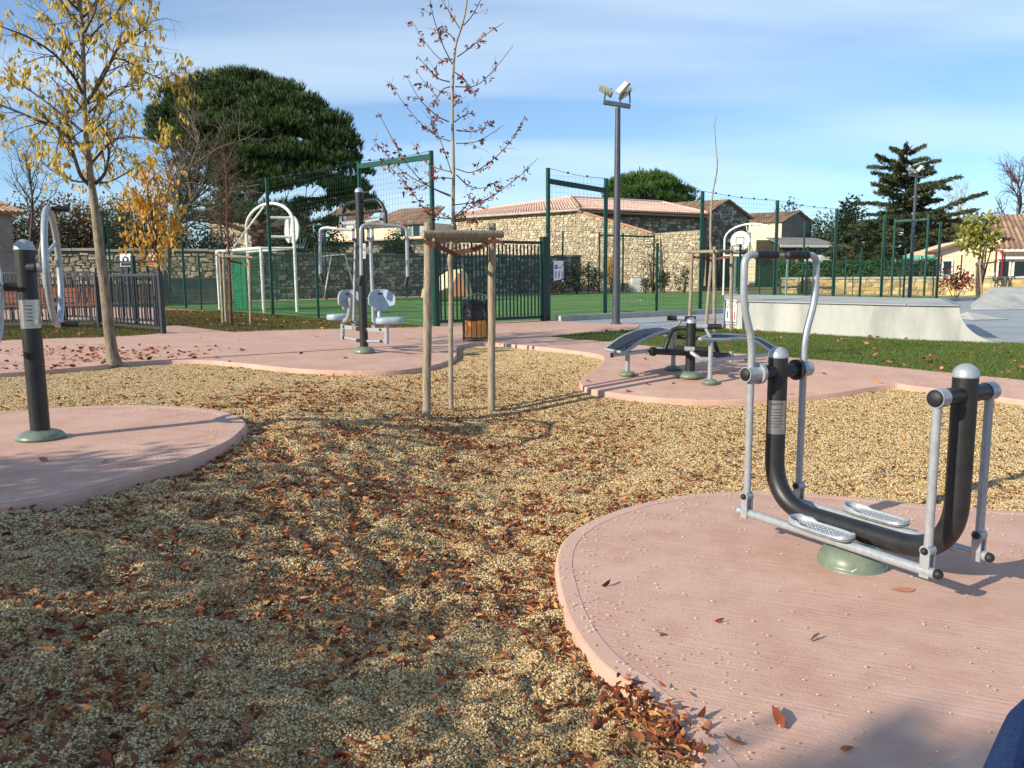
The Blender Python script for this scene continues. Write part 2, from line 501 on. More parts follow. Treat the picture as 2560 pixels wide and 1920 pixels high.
def leaves(name, C, D, length, width, m, parent=None, kind=None, fold=.25, vary=(.7, 1.25)):
    """folded leaf shapes: C centres of the stalk end, D directions"""
    C = np.asarray(C, float); n = len(C)
    D = unit(np.asarray(D, float))
    S = unit(np.cross(D, rng.normal(size=(n, 3))))
    N = np.cross(D, S)
    Ln = length*rng.uniform(*vary, (n, 1)); Wd = width*(Ln/length)*rng.uniform(.7, 1.25, (n, 1))
    fl = fold*rng.uniform(-.2, 1, (n, 1))
    cv = rng.uniform(-.1, .35, (n, 1))
    V = np.stack([C, C + D*Ln*.33 + S*Wd*.5 + N*Wd*fl, C + D*Ln*.72 + S*Wd*.36 + N*(Wd*fl*.7 - Ln*cv*.3), C + D*Ln - N*Ln*cv,
                  C + D*Ln*.72 - S*Wd*.36 + N*(Wd*fl*.7 - Ln*cv*.3), C + D*Ln*.33 - S*Wd*.5 + N*Wd*fl, C + D*Ln*.5 - N*Ln*cv*.15], 1).reshape(-1, 3)
    b = np.arange(n)[:, None]*7
    F = np.concatenate([b + np.array([[0, 1, 6]]), b + np.array([[1, 2, 6]]), b + np.array([[2, 3, 6]]), b + np.array([[3, 4, 6]]), b + np.array([[4, 5, 6]]), b + np.array([[5, 0, 6]])], 0)
    return npmesh(name, V, F, m, parent, kind)
def quads(name, C, D, length, width, m, parent=None, kind=None):
    """cheap leaf: a two-triangle folded diamond"""
    C = np.asarray(C, float); n = len(C)
    D = unit(np.asarray(D, float))
    S = unit(np.cross(D, rng.normal(size=(n, 3))))
    N = np.cross(D, S)
    Ln = length*rng.uniform(.6, 1.3, (n, 1)); Wd = width*rng.uniform(.6, 1.3, (n, 1))
    V = np.stack([C, C + D*Ln*.45 + S*Wd*.5 + N*Wd*.15, C + D*Ln, C + D*Ln*.45 - S*Wd*.5 + N*Wd*.15], 1).reshape(-1, 3)
    b = np.arange(n)[:, None]*4
    F = np.concatenate([b + np.array([[0, 1, 2]]), b + np.array([[0, 2, 3]])], 0)
    return npmesh(name, V, F, m, parent, kind)
def needles(name, C, D, length, width, per, m, parent=None, spread=.6, kind=None):
    """tufts of thin blades at C pointing along D"""
    C = np.repeat(np.asarray(C, float), per, 0); D = np.repeat(unit(np.asarray(D, float)), per, 0)
    n = len(C)
    d = unit(D + rng.normal(size=(n, 3))*spread)
    S = unit(np.cross(d, rng.normal(size=(n, 3))))
    L = length*rng.uniform(.6, 1.25, (n, 1))
    V = np.stack([C - S*width*.5, C + S*width*.5, C + d*L*.6 + S*width*.45, C + d*L, C + d*L*.6 - S*width*.45], 1).reshape(-1, 3)
    b = np.arange(n)[:, None]*5
    F = np.concatenate([b + np.array([[0, 1, 2]]), b + np.array([[0, 2, 4]]), b + np.array([[4, 2, 3]])], 0)
    return npmesh(name, V, F, m, parent, kind)

# ================================================================== THE GROUND
def pip(x, y, P):                                    # numpy point in polygon
    ins = np.zeros(x.shape, bool)
    n = len(P)
    j = n-1
    for i in range(n):
        xi, yi = P[i]; xj, yj = P[j]
        c = ((yi > y) != (yj > y)) & (x < (xj-xi)*(y-yi)/((yj-yi) if abs(yj-yi) > 1e-12 else 1e-12)+xi)
        ins ^= c
        j = i
    return ins
def np_gz(x, y):
    a = np.clip((x + 2.0)/2.1, 0, 1); b = np.clip((11 - y)/5, 0, 1)
    return -.42*(a*a*(3-2*a))*(b*b*(3-2*b))
def curve2(pts, n=5):
    return [(p.x, p.y) for p in smoothpath([Vector((a, b, 0)) for a, b in pts], n)]
def pxpoly(pts, h=0.0, smooth=5):
    P = [at(x, y, h) for x, y in pts]
    return curve2([(p.x, p.y) for p in P], smooth) if smooth else [(p.x, p.y) for p in P]
def sheet(name, P, m, z=0.0, thick=0.0, step=.35, kind='structure', edge=.0):
    """a slab whose outline is P (x, y), following the lie of the land"""
    P = [Vector(p) for p in P]
    Q = []
    for i in range(len(P)):
        a, b = P[i], P[(i+1) % len(P)]
        k = max(1, int((b-a).length/max(step, .1)))
        for j in range(k):
            Q.append(a + (b-a)*(j/k))
    arr = np.array([(q.x, q.y) for q in Q])
    x0, y0 = arr.min(0); x1, y1 = arr.max(0)
    st = max(step, (x1-x0)/60, (y1-y0)/60)
    gx, gy = np.meshgrid(np.arange(x0+st/2, x1, st), np.arange(y0+st/2, y1, st))
    gx, gy = gx.ravel(), gy.ravel()
    ins = pip(gx, gy, [tuple(q) for q in arr])
    pts = Q + [Vector((a, b)) for a, b in zip(gx[ins], gy[ins])]
    n = len(Q)
    vs, es, fs, *_ = delaunay_2d_cdt(pts, [(i, (i+1) % n) for i in range(n)], [], 1, 1e-4)
    mb = MB()
    mb.add([(v.x, v.y, gz(v.x, v.y) + z) for v in vs], [tuple(f) for f in fs], True)
    o = None
    if thick:
        top = [Vector((q.x, q.y, gz(q.x, q.y) + z)) for q in Q]
        c = Vector((sum(q.x for q in Q)/n, sum(q.y for q in Q)/n))
        # rounded lip: three rings
        rings = [top]
        def offs(d, dz):
            out = []
            for i in range(n):
                t = (Q[(i+1) % n] - Q[i-1]).normalized()
                nn = Vector((t.y, -t.x))
                out.append(Vector((Q[i].x + nn.x*d*SG, Q[i].y + nn.y*d*SG, top[i].z - dz)))
            return out
        area = sum(Q[i].x*Q[(i+1) % n].y - Q[(i+1) % n].x*Q[i].y for i in range(n))
        SG = 1 if area > 0 else -1
        rings += [offs(edge*.7, edge*.3), offs(edge, edge), offs(edge, thick)]
        vv = [p for r in rings for p in r]
        ff = [(k*n+i, k*n+(i+1) % n, (k+1)*n+(i+1) % n, (k+1)*n+i) for k in range(3) for i in range(n)]
        mb.add(vv, ff, True)
    o = mb.build(name, m)
    o['kind'] = kind
    return o

# pink concrete pads and path (outlines read off the photograph, laid on the ground)
PAD_L = [(0, 1032), (127, 1022), (316, 1014), (475, 1019), (554, 1030), (595, 1044), (612, 1060), (600, 1078), (560, 1108), (443, 1155), (285, 1202), (136, 1240), (0, 1262), (-160, 1285), (-420, 1260), (-500, 1150), (-420, 1080), (-200, 1045)]
PAD_R = [(1898, 1227), (1736, 1236), (1597, 1261), (1481, 1302), (1418, 1348), (1397, 1400), (1403, 1458), (1423, 1528), (1460, 1597), (1516, 1661), (1591, 1715), (1655, 1775), (1724, 1845), (1782, 1912), (1860, 2010), (2100, 2200), (2600, 2250), (3300, 2050), (3500, 1600), (3100, 1340), (2560, 1281), (2315, 1262), (2141, 1244), (1990, 1232)]
# the path and the two pads that grow out of it, one pour
PATH = ([(-420, 880), (-200, 862), (0, 850), (130, 845), (260, 842), (330, 838), (411, 832), (417, 814), (440, 812), (579, 829), (650, 826), (760, 823), (848, 821), (960, 819), (1040, 817), (1087, 813), (1200, 807), (1368, 800), (1440, 806), (1552, 809), (1600, 812), (1562, 828), (1470, 833), (1385, 838), (1378, 842),
         (1440, 847), (1527, 853), (1642, 866), (1780, 877), (1917, 888), (2080, 902), (2300, 924), (2560, 950), (2900, 985), (2950, 1060), (2560, 1000), (2372, 975), (2268, 962), (2234, 958), (2141, 972), (2050, 985), (1960, 992), (1851, 998), (1760, 999), (1678, 996), (1600, 990), (1539, 982), (1480, 973), (1455, 962), (1452, 951), (1470, 935), (1500, 915), (1512, 897), (1500, 886), (1440, 877), (1365, 868), (1273, 860), (1222, 856), (1190, 856), (1166, 859), (1142, 866), (1141, 882), (1134, 894), (1100, 908), (1041, 920), (960, 926), (856, 926), (752, 922), (648, 912), (532, 901), (434, 900), (300, 906), (231, 915), (0, 932), (-200, 945), (-420, 965)])
padL = pxpoly(PAD_L)
padR = pxpoly(PAD_R)
pathP = pxpoly(PATH, smooth=2)
sheet('pavement', pathP, M_PINK, 0, .16, .3, edge=.012)
sheet('pad_left', padL, M_PINK, 0.004, .16, .22, edge=.018)
sheet('pad_right', padR, M_PINK, 0.0, .18, .22, edge=.02)

# smooth trowelled margin round each pad, standing a hair above the brushed slab
def margin(name, P, w, z):
    Q = [Vector(p) for p in P]; n = len(Q)
    area = sum(Q[i].x*Q[(i+1) % n].y - Q[(i+1) % n].x*Q[i].y for i in range(n))
    sg = -1 if area > 0 else 1
    inn = []
    for i in range(n):
        t = (Q[(i+1) % n] - Q[i-1]).normalized()
        inn.append(Q[i] + Vector((t.y, -t.x))*(w*sg))
    o3 = lambda q, d: Vector((q.x, q.y, gz(q.x, q.y) + d))
    mb = MB()
    vs = [o3(q, z + .0035) for q in Q] + [o3(q, z + .0045) for q in inn] + [o3(q, z - .004) for q in inn]
    mb.add(vs, [(k*n+i, k*n+(i+1) % n, (k+1)*n+(i+1) % n, (k+1)*n+i) for k in range(2) for i in range(n)], False)
    tag(mb.build(name, M_PINKS), kind='structure')
margin('pad_left_margin', padL, .09, .002)
margin('pad_right_margin', padR, .075, -.002)

# the ground under everything, out to the horizon
def ground():
    xs = np.concatenate([np.array([-900, -300, -120, -60, -30]), np.arange(-16, 17, 1.), np.array([30, 60, 120, 300, 900])])
    ys = np.concatenate([np.array([-300, -60, -20, -8]), np.arange(-4, 17, 1.), np.array([20, 30, 60, 120, 300, 1200])])
    X, Y = np.meshgrid(xs, ys)
    drop = np.where((Y < 14.5) & (np.abs(X) < 14) & (Y > -3), .2, .03)
    Z = np_gz(X, Y) - drop
    n, k = X.shape
    V = np.stack([X, Y, Z], -1).reshape(-1, 3)
    i, j = np.meshgrid(np.arange(n-1), np.arange(k-1), indexing='ij')
    a = (i*k+j).ravel()
    F = np.stack([a, a+1, a+k+1, a+k], 1)
    tag(npmesh('ground', V, F, M_SOIL), kind='structure')
ground()

# ------------------------------------------------------------------ gravel bed
def vnoise(x, y, s, seed):
    r = np.random.default_rng(seed)
    G = r.random((257, 257)); G[256] = G[0]; G[:, 256] = G[:, 0]
    u, v = x*s, y*s
    i, j = np.floor(u).astype(int), np.floor(v).astype(int)
    fu, fv = u-i, v-j
    fu = fu*fu*(3-2*fu); fv = fv*fv*(3-2*fv)
    i &= 255; j &= 255
    return (G[i, j]*(1-fu)+G[i+1, j]*fu)*(1-fv) + (G[i, j+1]*(1-fu)+G[i+1, j+1]*fu)*fv
def mound(x, y):                                     # trodden lumps in the gravel
    near = np.clip((9.5 - y)/4.5, .22, .92)
    return ((vnoise(x, y, 2.6, 1)-.5)*.020 + (vnoise(x, y, 5.0, 2)-.5)*.048 + (vnoise(x, y, .8, 3)-.5)*.03 + (vnoise(x, y, 9.0, 4)-.5)*.058 + (vnoise(x, y, 18., 5)-.5)*.030)*near
GRAVEL_DROP = .064
def gravel_z(x, y):
    return np_gz(x, y) - GRAVEL_DROP + mound(x, y)
def gravel():
    ys = [1.2]
    while ys[-1] < 15.5:
        ys.append(ys[-1] + .022 + .0085*ys[-1])
    ys = np.array(ys)
    t = np.linspace(-1, 1, 330)
    X = t[None, :]*(1.6 + .80*ys[:, None]); Y = np.repeat(ys[:, None], len(t), 1)
    Z = gravel_z(X, Y)
    n, k = X.shape
    i, j = np.meshgrid(np.arange(n-1), np.arange(k-1), indexing='ij')
    a = (i*k+j).ravel()
    F = np.stack([a, a+1, a+k+1, a+k], 1)
    V = np.stack([X, Y, Z], -1).reshape(-1, 3)
    c = V[F].mean(1)
    hide = np.zeros(len(F), bool)
    for P in (padL, padR, pathP):
        # shrink a little so the bed runs under the slab edges
        cx, cy = np.mean([p[0] for p in P]), np.mean([p[1] for p in P])
        ins = pip(c[:, 0], c[:, 1], P)
        for dx, dy in ((.05, 0), (-.05, 0), (0, .05), (0, -.05)):
            ins &= pip(c[:, 0]+dx, c[:, 1]+dy, P)
        hide |= ins
    # beyond the path there is no gravel
    hide |= (c[:, 1] > 14.6)
    F = F[~hide]
    m = mat('gravel_bed', lin(74, 58, 38), lin(168, 142, 100), scale=60, rough=.95, c3=lin(130, 106, 70), detail=3)  # darkened colour stands in for shade in the gaps between stones
    nt = m.node_tree; N, L = nt.nodes, nt.links
    geo = N.new('ShaderNodeNewGeometry')
    vo = N.new('ShaderNodeTexVoronoi'); vo.inputs['Scale'].default_value = 70
    L.new(geo.outputs['Position'], vo.inputs['Vector'])
    iv = N.new('ShaderNodeMath'); iv.operation = 'SUBTRACT'; iv.inputs[0].default_value = 1
    L.new(vo.outputs['Distance'], iv.inputs[1])
    bp = N.new('ShaderNodeBump'); bp.inputs['Strength'].default_value = 1; bp.inputs['Distance'].default_value = .012
    L.new(iv.outputs[0], bp.inputs['Height'])
    b = N['Principled BSDF']; L.new(bp.outputs[0], b.inputs['Normal'])
    bed = npmesh('gravel_bed', V, F, m, smooth=True)
    bed['kind'] = 'stuff'
    return bed
bed = gravel()

# stones: instanced over the bed by geometry nodes, nobody could count them
def stone_mat():
    m = bpy.data.materials.new('gravel_stone'); m.use_nodes = True
    nt = m.node_tree; N, L = nt.nodes, nt.links
    b = N['Principled BSDF']; b.inputs['Roughness'].default_value = .85
    b.inputs['Specular IOR Level'].default_value = .3
    oi = N.new('ShaderNodeObjectInfo')
    rp = N.new('ShaderNodeValToRGB'); e = rp.color_ramp.elements
    cs = [(0, lin(104, 78, 48)), (.16, lin(152, 122, 78)), (.42, lin(194, 164, 112)), (.66, lin(216, 190, 140)), (.82, lin(190, 170, 132)), (.92, lin(236, 222, 188)), (1, lin(146, 130, 106))]
    e[0].position, e[0].color = cs[0][0], (*cs[0][1], 1)
    e[1].position, e[1].color = cs[-1][0], (*cs[-1][1], 1)
    for p, c in cs[1:-1]:
        k = e.new(p); k.color = (*c, 1)
    L.new(oi.outputs['Random'], rp.inputs[0]); L.new(rp.outputs[0], b.inputs['Base Color'])
    return m
M_PEB = stone_mat()
def scatter(surface_obj, name, density, shape, smin, smax, m, flat=.65, seed=1, kind='stuff', up=False, tilt=.5):
    """geometry-node scatter on a copy of a surface: shape = 'stone' or 'blade'"""
    o = bpy.data.objects.new(name, surface_obj)
    COL.objects.link(o)
    o['kind'] = kind
    ng = bpy.data.node_groups.new(name, 'GeometryNodeTree')
    ng.interface.new_socket('Geometry', in_out='INPUT', socket_type='NodeSocketGeometry')
    ng.interface.new_socket('Geometry', in_out='OUTPUT', socket_type='NodeSocketGeometry')
    N, L = ng.nodes, ng.links
    gi = N.new('NodeGroupInput'); go = N.new('NodeGroupOutput')
    dp = N.new('GeometryNodeDistributePointsOnFaces')
    dp.inputs['Density'].default_value = density
    dp.inputs['Seed'].default_value = seed
    L.new(gi.outputs[0], dp.inputs['Mesh'])
    if shape == 'stone':
        ic = N.new('GeometryNodeMeshIcoSphere'); ic.inputs['Radius'].default_value = .5; ic.inputs['Subdivisions'].default_value = 1
        src = ic.outputs['Mesh']
    else:
        ic = N.new('GeometryNodeMeshCone'); ic.inputs['Vertices'].default_value = 3
        ic.inputs['Radius Bottom'].default_value = .08; ic.inputs['Radius Top'].default_value = 0.0; ic.inputs['Depth'].default_value = 1
        ic.fill_type = 'NONE'
        src = ic.outputs['Mesh']
    sm_ = N.new('GeometryNodeSetMaterial'); sm_.inputs['Material'].default_value = m
    L.new(src, sm_.inputs['Geometry'])
    ip = N.new('GeometryNodeInstanceOnPoints')
    L.new(dp.outputs['Points'], ip.inputs['Points'])
    L.new(sm_.outputs[0], ip.inputs['Instance'])
    rr = N.new('FunctionNodeRandomValue'); rr.data_type = 'FLOAT_VECTOR'
    if shape == 'stone':
        rr.inputs[0].default_value = (-.6, -.6, 0); rr.inputs[1].default_value = (.6, .6, 6.28)
    else:
        rr.inputs[0].default_value = (-tilt, -tilt, 0); rr.inputs[1].default_value = (tilt, tilt, 6.28)
    L.new(rr.outputs[0], ip.inputs['Rotation'])
    rs = N.new('FunctionNodeRandomValue'); rs.data_type = 'FLOAT_VECTOR'
    if shape == 'stone':
        rs.inputs[0].default_value = (smin, smin*.75, smin*flat); rs.inputs[1].default_value = (smax, smax*.8, smax*flat)
    else:
        rs.inputs[0].default_value = (smin, smin, smin); rs.inputs[1].default_value = (smax, smax, smax)
    rs.inputs['Seed'].default_value = 5
    L.new(rs.outputs[0], ip.inputs['Scale'])
    L.new(ip.outputs[0], go.inputs[0])
    md = o.modifiers.new('scatter', 'NODES'); md.node_group = ng
    return o
def sub_surface(obj, test, name):
    me = obj.data
    V = np.empty(len(me.vertices)*3, np.float32); me.vertices.foreach_get('co', V); V = V.reshape(-1, 3)
    F = np.empty(len(me.loops), np.int32); me.loops.foreach_get('vertex_index', F); F = F.reshape(-1, 4)
    c = V[F].mean(1)
    F = F[test(c[:, 0], c[:, 1])]
    used = np.unique(F); mp = np.zeros(len(V), np.int32); mp[used] = np.arange(len(used))
    V = V[used]; F = mp[F]
    me2 = bpy.data.meshes.new(name)
    me2.from_pydata(V.tolist(), [], F.tolist())
    return me2
inview = lambda x, y: (np.abs(x) < .72*y + .5)
scatter(sub_surface(bed, lambda x, y: inview(x, y) & (y < 3.6) & (y > 1.5), 'gravel_stones'), 'gravel_stones', 15000, 'stone', .0045, .0165, M_PEB, seed=3)
scatter(sub_surface(bed, lambda x, y: inview(x, y) & (y >= 3.6) & (y < 6.2), 'gravel_stones'), 'gravel_stones', 7600, 'stone', .010, .019, M_PEB, seed=4)
scatter(sub_surface(bed, lambda x, y: inview(x, y) & (y >= 6.2), 'gravel_stones'), 'gravel_stones', 5200, 'stone', .011, .021, M_PEB, seed=5)

# ------------------------------------------------------------------ fallen leaves in the gravel, pebbles strayed on to the pads
ALLP = (padL, padR, pathP)
def free_gravel(x, y):
    f = np.ones(x.shape, bool)
    for P in ALLP: f &= ~pip(x, y, P)
    return f
def leaf_drift():
    n = 190000
    x = rng.uniform(-6.5, 6, n); y = rng.uniform(1.6, 12.5, n)
    c = vnoise(x, y, 2.2, 11)*.5 + vnoise(x, y, 5.5, 12)*.5
    hollow = np.clip(-mound(x, y)/.03 + .45, 0, 1.4)
    # thickest towards the bottom and left of the pads, thinning to the back
    band = np.exp(-np.abs((x + .20 + .16*(y-3))/(1.15 + .13*y))**2.6)
    dens = 1.9*np.clip((c-.30)*2.6, 0.12, 1)*(.35 + hollow)*(band*np.clip(1.7-.15*y, .06, 1.25) + .16*np.exp(-((y-4)/4)**2) + .5*np.exp(-((x-.15)/.5)**2-((y-2.3)/.7)**2))
    keep = (rng.random(n) < dens*.75) & free_gravel(x, y)
    x, y = x[keep], y[keep]
    z = gravel_z(x, y) + .007
    k = len(x)
    C = np.stack([x, y, z], 1)
    a = rng.uniform(0, 6.283, k)
    D = np.stack([np.cos(a), np.sin(a), rng.uniform(-.08, .55, k)], 1)
    leaves('leaf_litter', C, D, .044, .017, M_LITTER, kind='stuff', fold=.7, vary=(.4, 1.25))
    print('LEAVES', k)
leaf_drift()
def strays():
    # stones kicked on to the pads, denser near the rims
    V, F = [], []
    def on(P, n, zo, far):
        A = np.array(P); x0, y0 = A.min(0); x1, y1 = A.max(0)
        x = rng.uniform(x0, x1, n); y = rng.uniform(y0, y1, n)
        ok = pip(x, y, P) & (np.abs(x) < .72*y+.3)
        x, y = x[ok], y[ok]
        d = np.min(np.hypot(x[:, None]-A[None, :, 0], y[:, None]-A[None, :, 1]), 1)
        ok = rng.random(len(x)) < np.exp(-d/far)*.9 + .05
        return x[ok], y[ok], zo
    ico = np.array([(0, 0, 1), (.9, 0, .1), (.28, .85, .1), (-.72, .53, .1), (-.72, -.53, .1), (.28, -.85, .1), (0, 0, -.6)])
    tri = np.array([(0, 1, 2), (0, 2, 3), (0, 3, 4), (0, 4, 5), (0, 5, 1), (6, 2, 1), (6, 3, 2), (6, 4, 3), (6, 5, 4), (6, 1, 5)])
    base = 0
    for P, n, far, s in ((padR, 6500, .30, .0068), (padL, 3600, .30, .0070), (pathP, 5500, .25, .009)):
        x, y, zo = on(P, n, 0, far)
        for a, b in zip(x, y):
            r = s*random.uniform(.55, 1.2)
            t = random.uniform(0, 6.28); ca, sa = math.cos(t), math.sin(t)
            q = ico*np.array([r, r*random.uniform(.6, .9), r*.6])
            V.append(np.stack([a + q[:, 0]*ca - q[:, 1]*sa, b + q[:, 0]*sa + q[:, 1]*ca, gz(a, b) + .006 + r*.3 + q[:, 2]], 1))
            F.append(tri + base); base += 7
    m = mat('stray_pebble', lin(176, 150, 110), lin(236, 220, 184), scale=3, rough=.85, island=True, c3=lin(214, 192, 146))
    npmesh('stray_pebbles', np.concatenate(V), np.concatenate(F), m, kind='stuff')
strays()
def pad_leaf(px, py, L=.07, mm=None, label=None):
    p = at(px, py, .012)
    a = random.uniform(0, 6.28)
    o = leaves('fallen_leaf', [(p.x, p.y, p.z)], [(math.cos(a), math.sin(a), .18)], L, L*.45, mm or M_LITTER, fold=.6)
    return o
for i, (px, py, L, lb) in enumerate([(2024, 1601, .075, 'curled tan fallen leaf in the middle of the right pink pad'), (1961, 1822, .10, 'dried brown fallen leaf lying in the shade near the front of the right pink pad'), (1647, 1578, .06, 'flat brown leaf on the right pink pad near its rounded rim'), (1862, 1858, .07, 'thin dark fallen leaf in the shade beside the gravel spill'), (2098, 1873, .06, 'slender twig-like leaf at the shaded front of the right pink pad'), (1503, 1464, .07, 'tan leaf lying beside the rim of the right pink pad, left of the step machine'), (121, 1152, .06, 'dark fallen leaf on the left pink pad below the post foot'), (256, 1157, .06, 'brown fallen leaf in the middle of the left pink pad'), (1785, 1552, .05, 'small dark fallen leaf below the step machine foot')]):
    o = pad_leaf(px, py, L)
    tag(o, lb, 'leaf', 'single leaves lying on the pads')
# leaves blown across the path under the yellow tree
def path_leaves():
    C, D = [], []
    for i in range(420):
        px = random.gauss(300, 130) if i % 3 else random.uniform(-80, 520)
        py = random.uniform(862, 925)
        p = at(px, py, .012)
        if not pip(np.array([p.x]), np.array([p.y]), pathP)[0]: continue
        C.append((p.x, p.y, p.z)); a = random.uniform(0, 6.28)
        D.append((math.cos(a), math.sin(a), random.uniform(0, .3)))
    for i in range(60):
        p = at(random.uniform(500, 2500), random.uniform(830, 985), .012)
        if not pip(np.array([p.x]), np.array([p.y]), pathP)[0]: continue
        C.append((p.x, p.y, p.z)); a = random.uniform(0, 6.28)
        D.append((math.cos(a), math.sin(a), random.uniform(0, .3)))
    leaves('blown_leaves', C, D, .075, .04, M_LITTER, kind='stuff', fold=.4)
path_leaves()
# the little spill of gravel and leaves over the rim of the right pad
def spill():
    C, D, V, F = [], [], [], []
    c = at(1640, 1800)
    for i in range(240):
        t = random.random()
        p = at(1560 + 170*t + random.gauss(-14, 34), 1720 + 125*t + random.gauss(16, 30), .010)
        C.append((p.x, p.y, p.z + random.uniform(0, .012))); a = random.uniform(0, 6.28)
        D.append((math.cos(a), math.sin(a), random.uniform(-.05, .28)))
    leaves('leaf_pile', C, D, .048, .02, M_LITTER, kind='stuff', fold=.5)
spill()

# ------------------------------------------------------------------ lawns, sports field, skate plaza
def proj(P):
    v = Vector(P) - CAMP
    z = v.dot(FW)
    return 1280 + FPX*v.dot(CR)/z, 960 - FPX*v.dot(CU)/z
def solve_t(base, d, h, px, lo=0., hi=60.):
    up = proj(base + d*hi + Vector((0, 0, h)))[0] > proj(base + d*lo + Vector((0, 0, h)))[0]
    for i in range(50):
        m = .5*(lo+hi)
        x = proj(base + d*m + Vector((0, 0, h)))[0]
        if (x < px) == up: lo = m
        else: hi = m
    return .5*(lo+hi)
def onz(px, py, z):
    d = ray(px, py)
    return CAMP + d*((z-EYE)/d.z)
CC = at(1087, 815)
UR = (at(1756, 782) - CC).normalized()
VL = (at(461, 769) - CC).normalized()
LEN_U, LEN_V = 31.0, 24.5
FA, FB, FCc, FD = CC, CC + UR*LEN_U, CC + UR*LEN_U + VL*LEN_V, CC + VL*LEN_V
xy = lambda p: (p.x, p.y)
sheet('sports_field', [xy(CC - (UR+VL)*.05), xy(FB + (UR-VL)*.1), xy(FCc + (UR+VL)*.1), xy(FD + (VL-UR)*.1)], M_TURF, -.006, step=1.5)
def strip(name, a, b, w, m, z):
    a, b = Vector((a[0], a[1], 0)), Vector((b[0], b[1], 0))
    d = (b-a).normalized(); n = Vector((-d.y, d.x, 0))*w/2
    return [(a+n).to_tuple(), (b+n).to_tuple(), (b-n).to_tuple(), (a-n).to_tuple()]
fl = MB()
def fline(a, b, w=.07):
    q = strip('', xy(a), xy(b), w, None, 0)
    fl.poly([(x, y, -.001) for x, y, z in q])
P_ = lambda u, v: CC + UR*u + VL*v
for a, b in (((1.2, 1.2), (29.5, 1.2)), ((1.2, 23), (29.5, 23)), ((1.2, 1.2), (1.2, 23)), ((29.5, 1.2), (29.5, 23)), ((15.3, 1.2), (15.3, 23)), ((1.2, 7), (7.2, 7)), ((7.2, 7), (7.2, 17.5)), ((1.2, 17.5), (7.2, 17.5)), ((23.4, 7), (29.5, 7)), ((23.4, 7), (23.4, 17.5)), ((23.4, 17.5), (29.5, 17.5)), ((1.2, 4.2), (29.5, 4.2))):
    fline(P_(*a), P_(*b))
for k in range(24):
    a, b = 2*math.pi*k/24, 2*math.pi*(k+1)/24
    fline(P_(15.3 + 3*math.cos(a), 12.2 + 3*math.sin(a)), P_(15.3 + 3*math.cos(b), 12.2 + 3*math.sin(b)))
tag(fl.build('field_markings', M_LINE), kind='structure')
# kerb along the near side of the field and pink strip on the far side
kb = MB()
n0, n1 = CC + UR*3.45 - VL*.28, FB + UR*.3 - VL*.28
nrm = Vector((-UR.y, UR.x, 0))
for k in range(14):
    a = n0 + (n1-n0)*(k/14); b = n0 + (n1-n0)*((k+1)/14) - UR*.012
    kb.bar(a + Vector((0, 0, .03)), b + Vector((0, 0, .03)), .26, .20, up=(0, 0, 1))
tag(kb.build('kerb', M_CONC), kind='structure')
sheet('far_path', [xy(FD + VL*.3 - UR*8), xy(FCc + VL*.3 + UR*2), xy(FCc + VL*2.2 + UR*2), xy(FD + VL*2.2 - UR*8)], M_PINK, -.010, step=2.)
LAWN_R = [(1380, 842), (1470, 832), (1562, 827), (1700, 822), (1850, 820), (2120, 836), (2264, 848), (2560, 859), (2900, 878), (2900, 987), (2560, 952), (2300, 926), (2080, 904), (1917, 890), (1780, 879), (1642, 868), (1527, 855), (1440, 849)]
LAWN_L = [(413, 776), (560, 779), (679, 787), (791, 798), (1083, 817), (1040, 819), (960, 821), (848, 823), (760, 825), (650, 828), (579, 831), (440, 814), (418, 815)]
LAWN_F = [(-420, 882), (-200, 864), (0, 852), (130, 847), (260, 844), (330, 840), (409, 833), (402, 818), (300, 805), (0, 800), (-420, 805)]
lawnR = sheet('lawn_right', pxpoly(LAWN_R, smooth=0), M_LAWN, -.004, step=.5)
lawnL = sheet('lawn_left', pxpoly(LAWN_L, smooth=0), M_LAWN, -.003, step=.5)
lawnF = sheet('lawn_behind_railing', pxpoly(LAWN_F, smooth=0), M_LAWN, -.004, step=.5)
def tri_surface(obj, name):
    me = obj.data.copy(); me.name = name; me.materials.clear(); return me
scatter(tri_surface(lawnR, 'grass'), 'grass', 2600, 'blade', .02, .058, M_BLADE, seed=8, tilt=.7)
scatter(tri_surface(lawnL, 'grass'), 'grass', 1100, 'blade', .02, .06, M_DRYBL, seed=9, tilt=.8)
scatter(tri_surface(lawnF, 'grass'), 'grass', 900, 'blade', .03, .085, M_DRYBL, seed=10, tilt=.8)
def lawn_leaves():
    C, D = [], []
    for P, n in ((pxpoly(LAWN_R, smooth=0), 260), (pxpoly(LAWN_L, smooth=0), 420), (pxpoly(LAWN_F, smooth=0), 300)):
        A = np.array(P); x0, y0 = A.min(0); x1, y1 = A.max(0)
        x = rng.uniform(x0, x1, n*3); y = rng.uniform(y0, y1, n*3); ok = pip(x, y, P)
        for a, b in list(zip(x[ok], y[ok]))[:n]:
            t = random.uniform(0, 6.28); C.append((a, b, gz(a, b) + .03)); D.append((math.cos(t), math.sin(t), random.uniform(-.1, .3)))
    leaves('lawn_leaves', C, D, .08, .045, M_LITTER, kind='stuff', fold=.5, vary=(.4, 1.2))
lawn_leaves()
pz = CC + UR*3.3 - VL*.45
sheet('skate_plaza', [xy(pz), xy(at(1552, 811)), xy(at(1600, 813)), xy(at(1562, 830)), xy(at(1850, 832)), xy(at(2264, 856)), xy(at(2560, 866)), (26, 10), (44, 14), (44, 60), xy(FB + UR*8 - VL*.45)], M_PLAZA, -.012, step=1.)
sheet('playground_floor', [xy(at(414, 812)), xy(at(300, 803)), xy(at(0, 798)), (-28, 20), (-30, 40), xy(FD - UR*2.5), xy(at(405, 770))], M_PINK, -.014, step=1.5)

